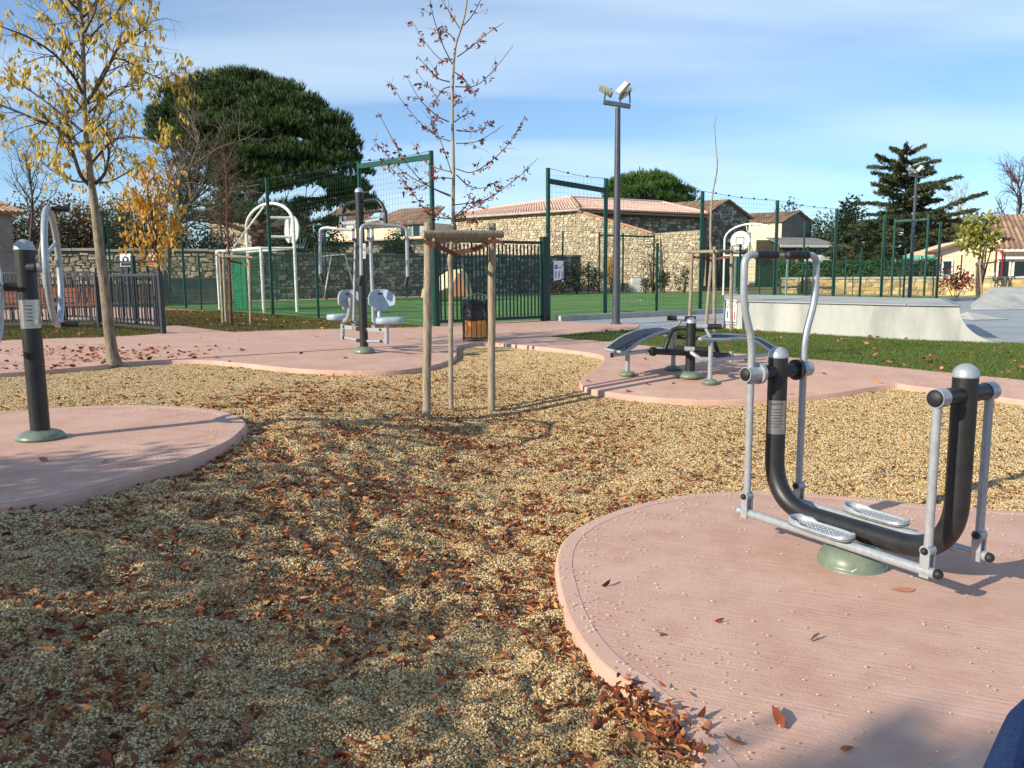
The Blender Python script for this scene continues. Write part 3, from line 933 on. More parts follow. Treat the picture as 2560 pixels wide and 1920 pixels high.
# ------------------------------------------------------------------ skate block with quarter pipe
SB_A, SB_B, SB_Q = at(1808, 823), at(2264, 850), at(2519, 859)
ZT = W(2267, 763, SB_B.y).z
T0 = SB_B + (SB_Q-SB_B)*.52
KR, KL = onz(2352, 746, ZT), onz(1812, 735, ZT)
r = thing('skate_block', 'pale grey concrete skate block with a quarter pipe at its right end', 'skate ramp', (SB_A+SB_B)/2)
mb = MB()
up = Vector((0, 0, 1))
TZ = Vector((0, 0, ZT)); BT = Vector((0, 0, -.05))
g = lambda p: Vector((p.x, p.y, 0))
topring = [g(SB_A), g(SB_B), g(T0), g(KR), g(KL)]
mb.poly([p + TZ for p in topring])
for i in (0, 3, 4):
    a, b = topring[i], topring[(i+1) % 5]
    mb.poly([a + BT, b + BT, b + TZ, a + TZ])
prof = []
for k in range(11):
    th = math.pi/2*k/10
    prof.append(g(T0) + (g(SB_Q) - g(T0))*(1.0*(1-math.cos(th))) + up*(ZT*(1-math.sin(th))))
mb.poly([g(SB_B) + BT, g(SB_Q) + BT] + prof[::-1] + [g(SB_B) + TZ])
ext = g(KR) - g(T0)
for k in range(10):
    mb.poly([prof[k], prof[k+1], prof[k+1] + ext, prof[k] + ext], True)
mb.build('body', M_CONC, r)
mb = MB()
mb.tube([prof[0] + Vector((0, 0, .005)), prof[0] + ext + Vector((0, 0, .005))], .03, 10)
mb.build('coping', M_STEEL, r)
mb = MB()
e0, e1 = g(SB_B) + TZ, g(SB_A) + TZ
mb.bar(e0 + Vector((0, 0, .004)), e1 + Vector((0, 0, .004)), .09, .02, up=(0, 0, 1))
mb.bar(e0 + Vector((0, 0, .004)), g(T0) + TZ + Vector((0, 0, .004)), .09, .02, up=(0, 0, 1))
mb.build('edge_cap', M_PLAZA, r)
# bank ramp further right
r = thing('skate_bank', 'low grey concrete bank ramp at the right edge, behind the quarter pipe', 'skate ramp', at(2500, 774))
b0, b1 = at(2426, 775), at(2700, 772)
d_ = (b1-b0).normalized(); n_ = Vector((b0.x, b0.y, 0)).normalized()
zb = .62
mb = MB()
t0 = b0 + n_*2.2 + d_*.75 + up*zb; t1 = b1 + n_*2.2 + up*zb
mb.poly([b0, b1, t1, t0]); mb.poly([t0, t1, t1 + n_*2.5, t0 + n_*2.5]); mb.poly([b0, t0, t0 + n_*2.5, b0 + n_*4.7])
mb.build('body', M_CONC, r)
mb = MB(); w0 = at(2436, 800)
mb.poly([w0, w0 + Vector((.95, .2, 0)), w0 + Vector((.25, .75, .16))]); mb.poly([w0, w0 + Vector((.25, .75, .16)), w0 + Vector((-.3, .9, 0))]); mb.poly([w0 + Vector((.95, .2, 0)), w0 + Vector((1.2, 1.1, 0)), w0 + Vector((.25, .75, .16))])
mb.build('corner_wedge', M_CONC, r)

# ------------------------------------------------------------------ text and flat signs
def text_mesh(s, size, o, ex, ey, depth=.002):
    c = bpy.data.curves.new('lettering', 'FONT'); c.body = s; c.size = size; c.align_x = 'CENTER'; c.extrude = depth
    t = bpy.data.objects.new('lettering', c)
    dg = bpy.context.evaluated_depsgraph_get()
    COL.objects.link(t)
    dg = bpy.context.evaluated_depsgraph_get()
    me = bpy.data.meshes.new_from_object(t.evaluated_get(dg))
    bpy.data.objects.remove(t); bpy.data.curves.remove(c)
    o, ex, ey = Vector(o), Vector(ex).normalized(), Vector(ey).normalized()
    ez = ex.cross(ey)
    V = [o + ex*v.co.x + ey*v.co.y + ez*v.co.z for v in me.vertices]
    F = [tuple(p.vertices) for p in me.polygons]
    bpy.data.meshes.remove(me)
    mb = MB(); mb.add(V, F)
    return mb
def panel(name, root, o, ex, w, h, m, off=0., th=.004):
    """flat piece: o = lower left corner, ex = horizontal direction"""
    o, ex = Vector(o), Vector(ex).normalized()
    nn = ex.cross(up)
    mb = MB()
    a = o + nn*off
    mb.prism([a, a + ex*w, a + ex*w + up*h, a + up*h], nn*th)
    return mb.build(name, m, root)
# skate park sign, on the front of the block
exF = (g(SB_B) - g(SB_A)).normalized()
nF = exF.cross(up)
def on_face(px, py, A, ex):
    d = ray(px, py); nn = ex.cross(up)
    t = (A - CAMP).dot(nn)/d.dot(nn)
    return CAMP + d*t
p0 = on_face(1810, 811, g(SB_A), exF); p1 = on_face(1839, 811, g(SB_A), exF); p2 = on_face(1810, 749, g(SB_A), exF)
sw, sh = (p1-p0).length, (p2-p0).length
p0 = p0 + exF*.03
r = thing('skate_park_sign', 'white notice board with black lettering on the left end of the concrete skate block', 'sign', p0 + nF*.02)
panel('panel', r, p0 + nF*.01, exF, sw, sh, M_SIGNW, th=.015)
o = p0 + nF*.028
text_mesh('SKATE', sw*.24, o + exF*sw*.31 + up*sh*.78, exF, up).build('lettering', M_SIGNB, r)
text_mesh('PARK', sw*.26, o + exF*sw*.33 + up*sh*.66, exF, up).build('lettering', M_SIGNB, r)
panel('print_column', r, o + exF*sw*.2 + up*sh*.26, exF, sw*.09, sh*.28, M_SIGNB, th=.002)
panel('print_column', r, o + exF*sw*.80 + up*sh*.22, exF, sw*.10, sh*.30, M_SIGNR, th=.002)
panel('print_band', r, o + exF*sw*.04 + up*sh*.085, exF, sw*.92, sh*.045, M_SIGNB, th=.002)
panel('print_band', r, o + exF*sw*.04 + up*sh*.015, exF, sw*.92, sh*.03, M_SIGNB, th=.002)
mb = MB(); mb.bar(o + exF*sw*.72 + up*sh*.70, o + exF*sw*.99 + up*sh*.90, .012, .003, up=nF); mb.build('print_stroke', M_SIGNB, r)

# ------------------------------------------------------------------ wire fences round the court
def wires(segs, rad):
    A = np.array([s[0] for s in segs], float); B = np.array([s[1] for s in segs], float)
    D = unit(B-A)
    ref = np.where(np.abs(D[:, 2:3]) > .9, np.array([[1., 0, 0]]), np.array([[0, 0, 1.]]))
    X = unit(np.cross(D, ref)); Y = np.cross(D, X)
    rings = []
    for E in (A, B):
        for k in range(3):
            a = 2.094*k
            rings.append(E + (X*math.cos(a) + Y*math.sin(a))*rad)
    V = np.stack(rings, 1).reshape(-1, 3)
    b = np.arange(len(A))[:, None]*6
    F = np.concatenate([b + np.array([[k, (k+1) % 3, 3+(k+1) % 3, 3+k]]) for k in range(3)], 0)
    return V, F
def bay(root, a, b, z0, z1, sv, sh_, rad, m, name='wire_panel'):
    a, b = Vector(a), Vector(b)
    L = (b-a).length; d = (b-a)/L
    segs = []
    nv = max(1, int(L/sv))
    for k in range(nv+1):
        p = a + d*(L*k/nv)
        segs.append(((p.x, p.y, z0), (p.x, p.y, z1)))
    nh = max(1, int((z1-z0)/sh_))
    for k in range(nh+1):
        z = z0 + (z1-z0)*k/nh
        segs.append(((a.x, a.y, z), (b.x, b.y, z)))
    V, F = wires(segs, rad)
    return npmesh(name, V, F, m, root, kind='stuff')
def fpost(root, p, h, w=.07, m=None):
    mb = MB(); mb.box((p.x, p.y, -.05), w, w, h + .05, math.atan2(UR.y, UR.x), base=True)
    return mb.build('post', m or M_GREEN, root)
def cable(root, a, b):
    mb = MB()
    a, b = Vector(a), Vector(b)
    mid = (a+b)/2 - Vector((0, 0, .05))
    P = smoothpath([a, mid, b], 5)
    mb.tube(P, .006, 4, False)
    n = int((b-a).length/.55)
    for k in range(1, n):
        i = k*(len(P)-1)/n; q = P[int(i)].lerp(P[min(int(i)+1, len(P)-1)], i-int(i))
        mb.box(q + Vector((0, 0, .01)), .05, .05, .05)
    mb.build('top_cable', M_DGREEN, root)
def hz(px, py, Y):
    return W(px, py, Y).z
def fence(name, label, base, d, posts, lowz=2.0, net=True, sv=.055, gap=(), rad=.0028):
    """posts: (distance along d, height)"""
    r = thing(name, label, 'fence', base + d*posts[0][0], group='green wire fences of the sports court')
    for t, h in posts:
        fpost(r, base + d*t, h, .08 if h > 3 else .06)
    for (t0, h0), (t1, h1) in zip(posts[:-1], posts[1:]):
        if any(g0 <= t0 + .01 and t1 - .01 <= g1 for g0, g1 in gap):
            continue
        bay(r, base + d*t0, base + d*t1, .06, lowz, sv, .2, rad, M_WIRE)
    tall = [(t, h) for t, h in posts if h > 3]
    for (t0, h0), (t1, h1) in zip(tall[:-1], tall[1:]):
        if t1-t0 > 9: continue
        if net:
            bay(r, base + d*t0, base + d*t1, lowz, min(h0, h1)-.03, .13, .13, .0022, M_WIRE, 'safety_net')
        cable(r, base + d*t0 + up*h0, base + d*t1 + up*h1)
    return r
# right-hand near side (from the gate to the right)
def tR(px, h): return solve_t(CC, UR, h, px)
def tL(px, h): return solve_t(CC, VL, h, px)
posR = []
for px, py in ((1370, 420), (1515, 446), (1757, 478), (1945, 501), (2094, 522), (2215, 537), (2355, 554)):
    t = tR(px, 3.8); Y = (CC + UR*t).y
    posR.append((t, hz(px, py, Y)))
for px in (1643, 1850, 2018, 2153, 2263):
    posR.append((tR(px, 1.5), 2.05))
posR.sort()
rF = fence('court_fence', 'green mesh fence right of the gate, running behind the tall lamp post and skate block', CC, UR, posR)
a, b = CC + UR*posR[0][0] + up*(posR[0][1]-.32), CC + UR*posR[1][0] + up*(posR[1][1]-.32)
mb = MB(); mb.bar(a, b, .09, .12, up=(0, 0, 1)); mb.build('portal_beam', M_DGREEN, rF)
# left near side
posL = [(0.0, hz(1061, 377, CC.y))]
for px, py in ((898, 403), (668, 446), (450, 481), (360, 490), (268, 500)):
    t = tL(px, 3.8); posL.append((t, min(4.6, hz(px, py, (CC + VL*t).y))))
for px in (791, 570, 498, 322):
    posL.append((tL(px, 1.5), 2.05))
posL.sort()
rL = fence('court_fence', 'green mesh fence left of the centre gate, running behind the white goal and chest press', CC, VL, posL)
tt = [p for p in posL if p[1] > 3]
a, b = CC + up*(tt[0][1]-.13), CC + VL*tt[1][0] + up*(tt[1][1]-.13)
mb = MB(); mb.bar(a, b, .09, .12, up=(0, 0, 1)); mb.build('portal_beam', M_GREEN, rL)
# far sides
posB = []
for px, h in ((268, 4.1), (815, 4.0), (1016, 2.05), (1180, 4.0), (1407, 4.0), (1471, 2.05), (1498, 4.0), (1557, 4.0), (1634, 4.0), (1712, 2.05), (1798, 4.0), (560, 4.0), (690, 2.05), (420, 2.05), (900, 2.05), (1300, 2.05)):
    posB.append((solve_t(FD, UR, 1.15, px, -2, 60), h))
posB.sort()
rB = fence('court_fence', 'green mesh fence on the far side of the field, in front of the stone walls', FD, UR, posB, net=False, sv=.11, rad=.004)
tall = {round(t, 3): h for t, h in posB}
s0, s1 = solve_t(FD, UR, 1.15, 1498, -2, 60), solve_t(FD, UR, 1.15, 1634, -2, 60)
mb = MB(); mb.bar(FD + UR*s0 + up*3.8, FD + UR*s1 + up*3.8, .10, .12, up=(0, 0, 1)); mb.build('portal_beam', M_DGREEN, rB)
posE = []
for px, h in ((2313, 4.0), (2231, 3.9), (2114, 2.05), (2007, 4.0), (1900, 2.05), (1835, 4.0)):
    posE.append((solve_t(FB, VL, 1.15, px, -1, 40), h))
posE.sort()
rE = fence('court_fence', 'green mesh fence at the far right end of the field before the low wall', FB, VL, posE, net=False, sv=.11, rad=.004)
e = [p for p in posE if p[1] > 3][:2]
mb = MB(); mb.bar(FB + VL*e[0][0] + up*3.75, FB + VL*e[1][0] + up*3.75, .1, .12, up=(0, 0, 1)); mb.build('portal_beam', M_GREEN, rE)

# gate in the near corner of the court
r = thing('court_gate', 'wide dark green barred metal gate behind the litter bin', 'gate', CC + UR*1.6)
ga, gb = .07, posR[0][0] - .10
gt = 1.98
mb = MB(); mb.bar(CC + UR*ga + up*gt, CC + UR*gb + up*gt, .06, .07, up=(0, 0, 1)); mb.build('top_rail', M_DGREEN, r)
mb = MB(); mb.bar(CC + UR*ga + up*.10, CC + UR*gb + up*.10, .06, .07, up=(0, 0, 1)); mb.build('bottom_rail', M_DGREEN, r)
nb = 29
me0 = None
for k in range(nb+1):
    p = CC + UR*(ga + (gb-ga)*k/nb)
    if k in (0, nb):
        mb = MB(); mb.box((p.x, p.y, .02), .08, .08, gt + .02, math.atan2(UR.y, UR.x), base=True); mb.build('stile', M_DGREEN, r)
        continue
    if me0 is None:
        mb = MB(); mb.box((0, 0, 0), .03, .03, gt-.2, math.atan2(UR.y, UR.x), base=True)
        o = mb.build('bar', M_DGREEN, r, local=True); me0 = o.data
    else:
        o = newobj('bar', me0, r)
    o.location = WM[r.name].inverted() @ Vector((p.x, p.y, .14))
mb = MB(); p = CC + UR*posR[0][0]; mb.box((p.x - .11, p.y - .09, -.02), .16, .16, 2.15, math.atan2(UR.y, UR.x), base=True); mb.build('gate_post', M_DGREEN, r)
mb = MB(); p = CC + UR*.02 - VL*.03; mb.box((p.x + .02, p.y - .08, -.02), .12, .12, 2.05, math.atan2(UR.y, UR.x), base=True); mb.build('gate_post', M_DGREEN, r)

# notice on the fence right of the gate
A_ = CC - VL*.08
exS = UR
q0 = on_face(1384, 706, A_, exS); q1 = on_face(1408, 706, A_, exS); q2 = on_face(1384, 652, A_, exS)
sw, sh = (q1-q0).length, (q2-q0).length
nS = exS.cross(up)
r = thing('court_notice', 'tall white notice with dark print hung on the green fence beside the gate', 'sign', q0)
panel('panel', r, q0, exS, sw, sh, M_SIGNW, th=.012)
o = q0 + nS*.014
mb = MB(); mb.prism([o, o + exS*sw, o + exS*sw + up*sh*.2, o + exS*sw*.6 + up*sh*.12, o + up*sh*.075], nS*.002); mb.build('print_footer', M_SIGNB, r)
panel('print_block', r, o + exS*sw*.08 + up*sh*.63, exS, sw*.3, sh*.075, M_SIGNB, th=.002)
panel('print_block', r, o + exS*sw*.08 + up*sh*.735, exS, sw*.3, sh*.075, M_SIGNB, th=.002)
for x0, mm in ((.15, M_SIGNB), (.48, M_SIGNB), (.80, M_SIGNR)):
    panel('print_column', r, o + exS*sw*x0 + up*sh*.2, exS, sw*.09, sh*.32, mm, th=.002)
panel('print_square', r, o + exS*sw*.84 + up*sh*.01 + nS*.002, exS, sw*.15, sh*.1, M_SIGNW, th=.002)
mb = MB(); mb.bar(o + exS*sw*.42 + up*sh*.71, o + exS*sw*.7 + up*sh*.66, .014, .004, up=nS); mb.bar(o + exS*sw*.7 + up*sh*.66, o + exS*sw*.98 + up*sh*.86, .014, .004, up=nS); mb.build('print_stroke', M_SIGNB, r)

# ------------------------------------------------------------------ goals with basketball hoops
def goal(label, F1, F2, dd, back, sgn, name='goal'):
    """F1,F2 front posts, dd: depth vector towards the back of the goal"""
    r = thing('goal_frame', label, 'goal', (F1+F2)/2, group='white goals with a hoop above')
    H = 2.15; R_ = .055
    B1, B2 = F1 + dd, F2 + dd
    w = (F2-F1)
    for p, h in ((F1, 3.05), (F2, 3.05), (B1, H), (B2, H)):
        mb = MB(); mb.tube([g(p) - up*.05, g(p) + up*h], R_, 12); mb.build('post', M_WHITE, r)
    for a, b in ((F1, F2), (B1, B2)):
        mb = MB(); mb.tube([g(a) + up*H, g(b) + up*H], R_, 12); mb.build('crossbar', M_WHITE, r)
    for a, b in ((F1, B1), (F2, B2)):
        mb = MB(); mb.tube([g(a) + up*(H-.002), g(b) + up*(H-.002)], R_*.8, 10); mb.build('side_bar', M_WHITE, r)
    arc = []
    for k in range(17):
        a = math.pi*k/16
        arc.append(g(F1) + w*(.5 - .5*math.cos(a)) + up*(3.0 + .78*math.sin(a)))
    mb = MB(); mb.tube(arc, R_, 12); mb.build('arch', M_WHITE, r)
    c = g(F1) + w*.5
    mb = MB(); mb.tube([c + up*H, c + up*3.76], R_*.75, 10); mb.build('arch_strut', M_WHITE, r)
    mb = MB(); mb.tube([g(F1) + w*.42 + up*3.7, g(F1) + w*.35 + dd + up*H], R_*.6, 8); mb.build('brace', M_WHITE, r)
    fd = -dd.normalized()
    for z in (2.62, 3.3):
        mb = MB(); mb.tube([c + up*z, c + fd*.75 + up*z], R_*.9, 10); mb.build('board_arm', M_WHITE, r)
    wn = w.normalized()
    bc = c + fd*.78 + up*2.42
    pts = []
    for k in range(15):
        a = math.pi*(k/14)
        pts.append(bc + wn*(.60*math.cos(a)) + up*(.45 + .52*math.sin(a)))
    for x, z in ((-.52, .16), (-.3, 0), (.3, 0), (.52, .16)):
        pts.append(bc + wn*x + up*z)
    mb = MB(); mb.prism(pts, fd*.04); board = mb.build('backboard', M_BOARD, r)
    mb = MB()
    q = [bc + wn*x + up*z + fd*.043 for x, z in ((-.24, .28), (.24, .28), (.24, .62), (-.24, .62), (-.24, .28))]
    for i in range(4): mb.bar(q[i], q[i+1], .04, .006, up=fd)
    mb.build('target_square', M_GREY, board)
    ring = [bc + fd*(.30 + .22*math.cos(2*math.pi*k/20)) + wn*(.22*math.sin(2*math.pi*k/20)) + up*.2 for k in range(21)]
    mb = MB(); mb.tube(ring, .014, 8, False); mb.bar(bc + fd*.03 + up*.2, bc + fd*.1 + up*.2, .1, .05, up=up); hoop = mb.build('hoop', M_POLE, r)
    segs = []
    for k in range(10):
        a, b = 2*math.pi*k/10, 2*math.pi*(k+.5)/10
        segs.append((ring[2*k], bc + fd*(.30 + .11*math.cos(b)) + wn*(.11*math.sin(b)) - up*.2))
    V, F = wires([(tuple(a), tuple(b)) for a, b in segs], .006); npmesh('hoop_net', V, F, M_SIGNW, hoop, kind='stuff')
    # net on back and sides
    for nm, a, b in (('side_net', F1, B1), ('side_net', F2, B2), ('back_net', B1, B2)):
        bay(r, g(a), g(b), .03, H-.06, .10, .10, .0045, M_NETG, nm)
    return r
B1g, B2g, F2g = at(547, 773), at(660, 781), at(743, 779)
# square the goal up along the fence line
gw = (B1g-B2g)*.97
gd = B2g-F2g
gr = goal('white goal with rounded hoop frame on the left, seen from behind', F2g + gw, F2g, gd, True, 1)
mb = MB()
mb.prism([g(F2g) + gw*.74 + gd*.9 + up*.05, g(F2g) + gw*.42 + gd*.9 + up*.05, g(F2g) + gw*.42 + gd*.9 + up*1.85, g(F2g) + gw*.74 + gd*.9 + up*1.85], UR*.02)
mb.build('net_screen', M_NETG, gr)
G1 = at(1808, 738)
goal('distant white goal with hoop, behind the concrete skate block', G1, G1 - VL*3.2, UR*.95, True, -1)

# ------------------------------------------------------------------ floodlight masts
def floodlight(name, label, base, htop, sc=1.0):
    r = thing(name, label, 'street lamp', base, group='floodlight masts')
    def L(dx, dz, dy=0): return base + Vector((dx*sc, dy*sc, htop + dz*sc))
    mb = MB(); mb.tube([base - up*.1, base + up*(htop*.5), base + up*(htop)], [.095*sc, .08*sc, .06*sc], 14); mb.build('mast', M_POLE, r)
    mb = MB(); mb.lathe(base, [(.13*sc, 0), (.13*sc, .02), (.1*sc, .03)], 16); mb.build('base_flange', M_POLE, r)
    mb = MB(); mb.bar(L(-.32, .14, .05), L(.28, .02, -.05), .12*sc, .09*sc, up=(0, 0, 1)); arm = mb.build('cross_arm', M_POLE, r)
    def head(c, ax, nrm_, ln, wd, th):
        ax = Vector(ax).normalized(); nrm_ = Vector(nrm_); nrm_ = (nrm_ - ax*nrm_.dot(ax)).normalized()
        c = Vector(c)
        s = ax.cross(nrm_)
        prof = [c - ax*ln/2 - s*wd/2, c + ax*ln/2 - s*wd*.42, c + ax*ln/2 + s*wd*.42, c - ax*ln/2 + s*wd/2]
        mb = MB(); mb.prism([p - nrm_*th/2 for p in prof], nrm_*th); h = mb.build('lamp_head', M_LAMP, r)
        mb = MB(); mb.prism([c + (p-c)*.86 + nrm_*(th/2+.001) for p in prof], nrm_*.004); mb.build('lens', M_LENS, h)
        mb = MB(); mb.bar(c - ax*ln*.3 - nrm_*th*.5, c - ax*ln*.2 - nrm_*th*1.3, wd*.5, .07*sc, up=nrm_); mb.build('fins', M_POLE, h)
    head(L(-.26, .40, .1), (-.84, .15, .52), (-.35, -.35, -.85), .33*sc, .22*sc, .06*sc)
    head(L(.10, .42, -.1), (.66, -.15, .70), (-.5, -.55, .5), .33*sc, .22*sc, .06*sc)
    head(L(.20, .36, .2), (.7, .5, .5), (.5, -.3, -.8), .33*sc, .22*sc, .07*sc)
    for dx, dy in ((-.32, .05), (.05, 0), (.27, -.05)):
        mb = MB(); mb.bar(L(dx, .1, dy), L(dx*.9 + .01, .36, dy), .03*sc, .05*sc); mb.build('bracket', M_POLE, r)
lb = at(1540, 810)
floodlight('floodlight_mast', 'tall dark grey floodlight mast beside the sports court, centre right', lb, hz(1542, 270, lb.y))
lb2 = at(2276, 752)
lb2.y = 31.; q = W(2276, 700, 31.); lb2 = Vector((q.x, 31., 0))
floodlight('floodlight_mast', 'distant floodlight mast in front of the dark cedar at right', lb2, hz(2288, 445, 31.), .8)

# ================================================================== STONE WALLS AND BUILDINGS
STONES = []
for k in range(8):
    rr = random.Random(100+k)
    j = lambda a: rr.uniform(-a, a)
    fr = [(-.5+abs(j(.12)), -.5+abs(j(.14))), (.5-abs(j(.12)), -.5+abs(j(.14))), (.5-abs(j(.12)), .5-abs(j(.14))), (0+j(.2), .5-abs(j(.06))), (-.5+abs(j(.12)), .5-abs(j(.14)))]
    v = [(x, 0, z) for x, z in fr] + [(x*.86, -1+j(.3), z*.84) for x, z in fr]
    n = 5
    f = [tuple(range(n, 2*n))] + [(i, (i+1) % n, n+(i+1) % n, n+i) for i in range(n)]
    STONES.append((np.array(v), f))
def stone_face(root, a, b, z0, top, m, size=(.42, .22), depth=.05, n_ind=0, jit=.45, seed=1):
    """stones standing proud of a wall face from a to b (camera on the right-hand side normal); top: height or function of s"""
    rr = random.Random(seed)
    a, b = Vector((a.x, a.y, 0)), Vector((b.x, b.y, 0))
    L = (b-a).length; ex = (b-a)/L; ny = up.cross(ex)         # ny points away from the viewer
    tf = top if callable(top) else (lambda s: top)
    z = z0; out = []
    zmax = max(tf(0), tf(L), tf(L/2))
    while z < zmax - size[1]*.4:
        h = size[1]*rr.uniform(1-jit, 1+jit)
        s = rr.uniform(-.3, 0)
        while s < L:
            w = size[0]*rr.uniform(.55, 1.5)
            c = s + w/2
            if 0 < s and s+w < L and z + h <= tf(c) + .02:
                out.append((c, z + h/2 + rr.gauss(0, h*.13), w*rr.uniform(.9, 1.08), h*rr.uniform(.85, 1.25), rr.randrange(8), depth*rr.uniform(.5, 1.5), rr.gauss(0, .13)))
            s += w
        z += h
    out.sort(key=lambda t: -t[2]*t[3])
    ang = math.atan2(ex.y, ex.x)
    Ti = WM[root.name].inverted()
    meshes = {}
    for c, zz, w, h, k, dp, fl_ in out[:n_ind]:
        if k not in meshes:
            me = bpy.data.meshes.new('stone'); me.from_pydata(STONES[k][0].tolist(), [], STONES[k][1]); me.materials.append(m); meshes[k] = me
        o = newobj('stone', meshes[k], root)
        o.location = Ti @ (a + ex*c + up*zz)
        o.rotation_euler = (0, fl_, ang)
        o.scale = (w, dp, h)
    if len(out) > n_ind:
        mb = MB()
        for c, zz, w, h, k, dp, fl_ in out[n_ind:]:
            P = a + ex*c + up*zz
            cr_, sr_ = math.cos(fl_), math.sin(fl_)
            vs = [P + ex*(v[0]*w*cr_ + v[2]*h*sr_) + ny*(v[1]*dp) + up*(v[2]*h*cr_ - v[0]*w*sr_) for v in STONES[k][0]]
            mb.add(vs, STONES[k][1])
        o = mb.build('stones', m, root, kind='stuff')
def wall_body(root, a, b, z0, top, th, m, name='wall_core'):
    a, b = Vector((a.x, a.y, 0)), Vector((b.x, b.y, 0))
    L = (b-a).length; ex = (b-a)/L; ny = up.cross(ex)
    tf = top if callable(top) else (lambda s: top)
    ss = [0, L*.25, L*.5, L*.75, L]
    mb = MB()
    mb.prism([a + up*z0, b + up*z0] + [a + ex*s + up*tf(s) for s in reversed(ss)], ny*th)
    return mb.build(name, m, root)
def roof(root, a, b, c, d, m, sp=.24, rad=.085, parts=False, name='tiles', slab=True):
    """a-b eave, d-c ridge (d above a, c above b): rows of half-round tiles running up the slope"""
    a, b, c, d = map(Vector, (a, b, c, d))
    nrm_ = (b-a).cross(d-a).normalized()
    if nrm_.z < 0: nrm_ = -nrm_
    if slab:
        mb = MB(); mb.prism([a, b, c, d], -nrm_*.10); mb.build('roof_deck', m, root)
    n = max(2, int(max((b-a).length, (c-d).length)/sp))
    mb = MB()
    for k in range(n+1):
        t = k/n
        p, q = a.lerp(b, t), d.lerp(c, t)
        if (q-p).length < .15: continue
        p = p + (p-q).normalized()*.08
        mm = max(1, int((q-p).length/.9))
        one = MB() if parts else mb
        for i in range(mm):
            one.tube([p.lerp(q, i/mm) + nrm_*.028, p.lerp(q, (i+1)/mm) + nrm_*.0], [rad, rad*.86], 6, True)
        if parts: one.build('tile_row', m, root)
    if not parts: mb.build(name, m, root, kind='stuff')

# shaded stone wall along the far side of the field
wb = FD + VL*2.5
s0, s1 = solve_t(wb, UR, 1.15, 585, -5, 70), solve_t(wb, UR, 1.15, 1452, -5, 70)
WA, WB = wb + UR*s0, wb + UR*s1
r = thing('stone_wall', 'long shaded rubble stone wall behind the far side of the field', 'wall', (WA+WB)/2)
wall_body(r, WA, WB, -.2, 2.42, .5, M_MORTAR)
stone_face(r, WA, WB, 0, 2.42, M_STONE_SHADE, (.36, .18), .07, 300, seed=3)
# ragged coping stones and ivy on top
mb = MB(); s = 0; L_ = (WB-WA).length
while s < L_-.5:
    w_ = random.uniform(.35, .7); h_ = random.uniform(.07, .16)
    p = WA + UR*(s + w_/2); mb.box((p.x - .1, p.y + .12, 2.42), w_*.96, .55, h_, math.atan2(UR.y, UR.x) + random.uniform(-.03, .03), base=True)
    s += w_
mb.build('coping', M_STONE_SHADE, r, kind='stuff')
# sunlit terrace wall above it
q0, q1 = W(816, 640, 58), W(1150, 640, 60)
r = thing('terrace_wall', 'sunlit pale stone terrace wall above the shaded wall, below the cream house', 'wall', (q0+q1)/2)
zt0, zt1 = hz(816, 607, 58), hz(1130, 594, 60)
Lw = ((q1-q0).xy).length
tp = lambda s: zt0 + (zt1-zt0)*s/Lw
wall_body(r, q0, q1, -.2, tp, .5, M_BMORT)
stone_face(r, q0, q1, 1.2, tp, M_BSTONE, (.40, .2), .05, 0, seed=5)
mb = MB(); mb.bar(Vector((q0.x, q0.y, zt0 + .04)), Vector((q1.x, q1.y, zt1 + .04)), .6, .09, up=(0, 0, 1)); mb.build('coping', M_CREAM, r)
# left garden wall, lit, with the low grey wall before it
q0, q1 = W(60, 690, 41), W(612, 690, 44.5)
zl = hz(400, 628, 43)
r = thing('garden_wall', 'sunlit rubble garden wall at the left, behind the railings', 'wall', (q0+q1)/2)
wall_body(r, q0, q1, -.2, zl, .5, M_MORTAR)
stone_face(r, q0, q1, .9, zl, M_BSTONE, (.34, .19), .06, 260, seed=6)
mb = MB(); Lw = (q1-q0).length; ex = (q1-q0); ex.z = 0; ex.normalize()
for k in range(int(Lw/1.1)):
    a = Vector((q0.x, q0.y, zl + .06 + random.uniform(-.03, .03))) + ex*(k*1.1) + Vector((0, .2, 0))
    mb.bar(a, a + ex*1.07, .62, .13, up=(0, 0, 1))
mb.build('coping', M_CONC, r, kind='stuff')
q0, q1 = W(395, 690, 39), W(556, 690, 40.5)
r = thing('low_wall', 'low dark grey rendered wall in shade behind the white goal', 'wall', (q0+q1)/2)
dq = (q1-q0); dq.z = 0; dq.normalize()
mb = MB(); mb.bar(Vector((q0.x, q0.y, .55)), Vector((q1.x, q1.y, .55)), .3, 1.2, up=(0, 0, 1)); mb.build('wall_core', M_GREYR, r)
mb = MB(); mb.bar(Vector((q0.x, q0.y, 1.18)) - dq*.05, Vector((q1.x, q1.y, 1.18)) + dq*.05, .4, .07, up=(0, 0, 1)); mb.build('coping', M_GREYR, r)

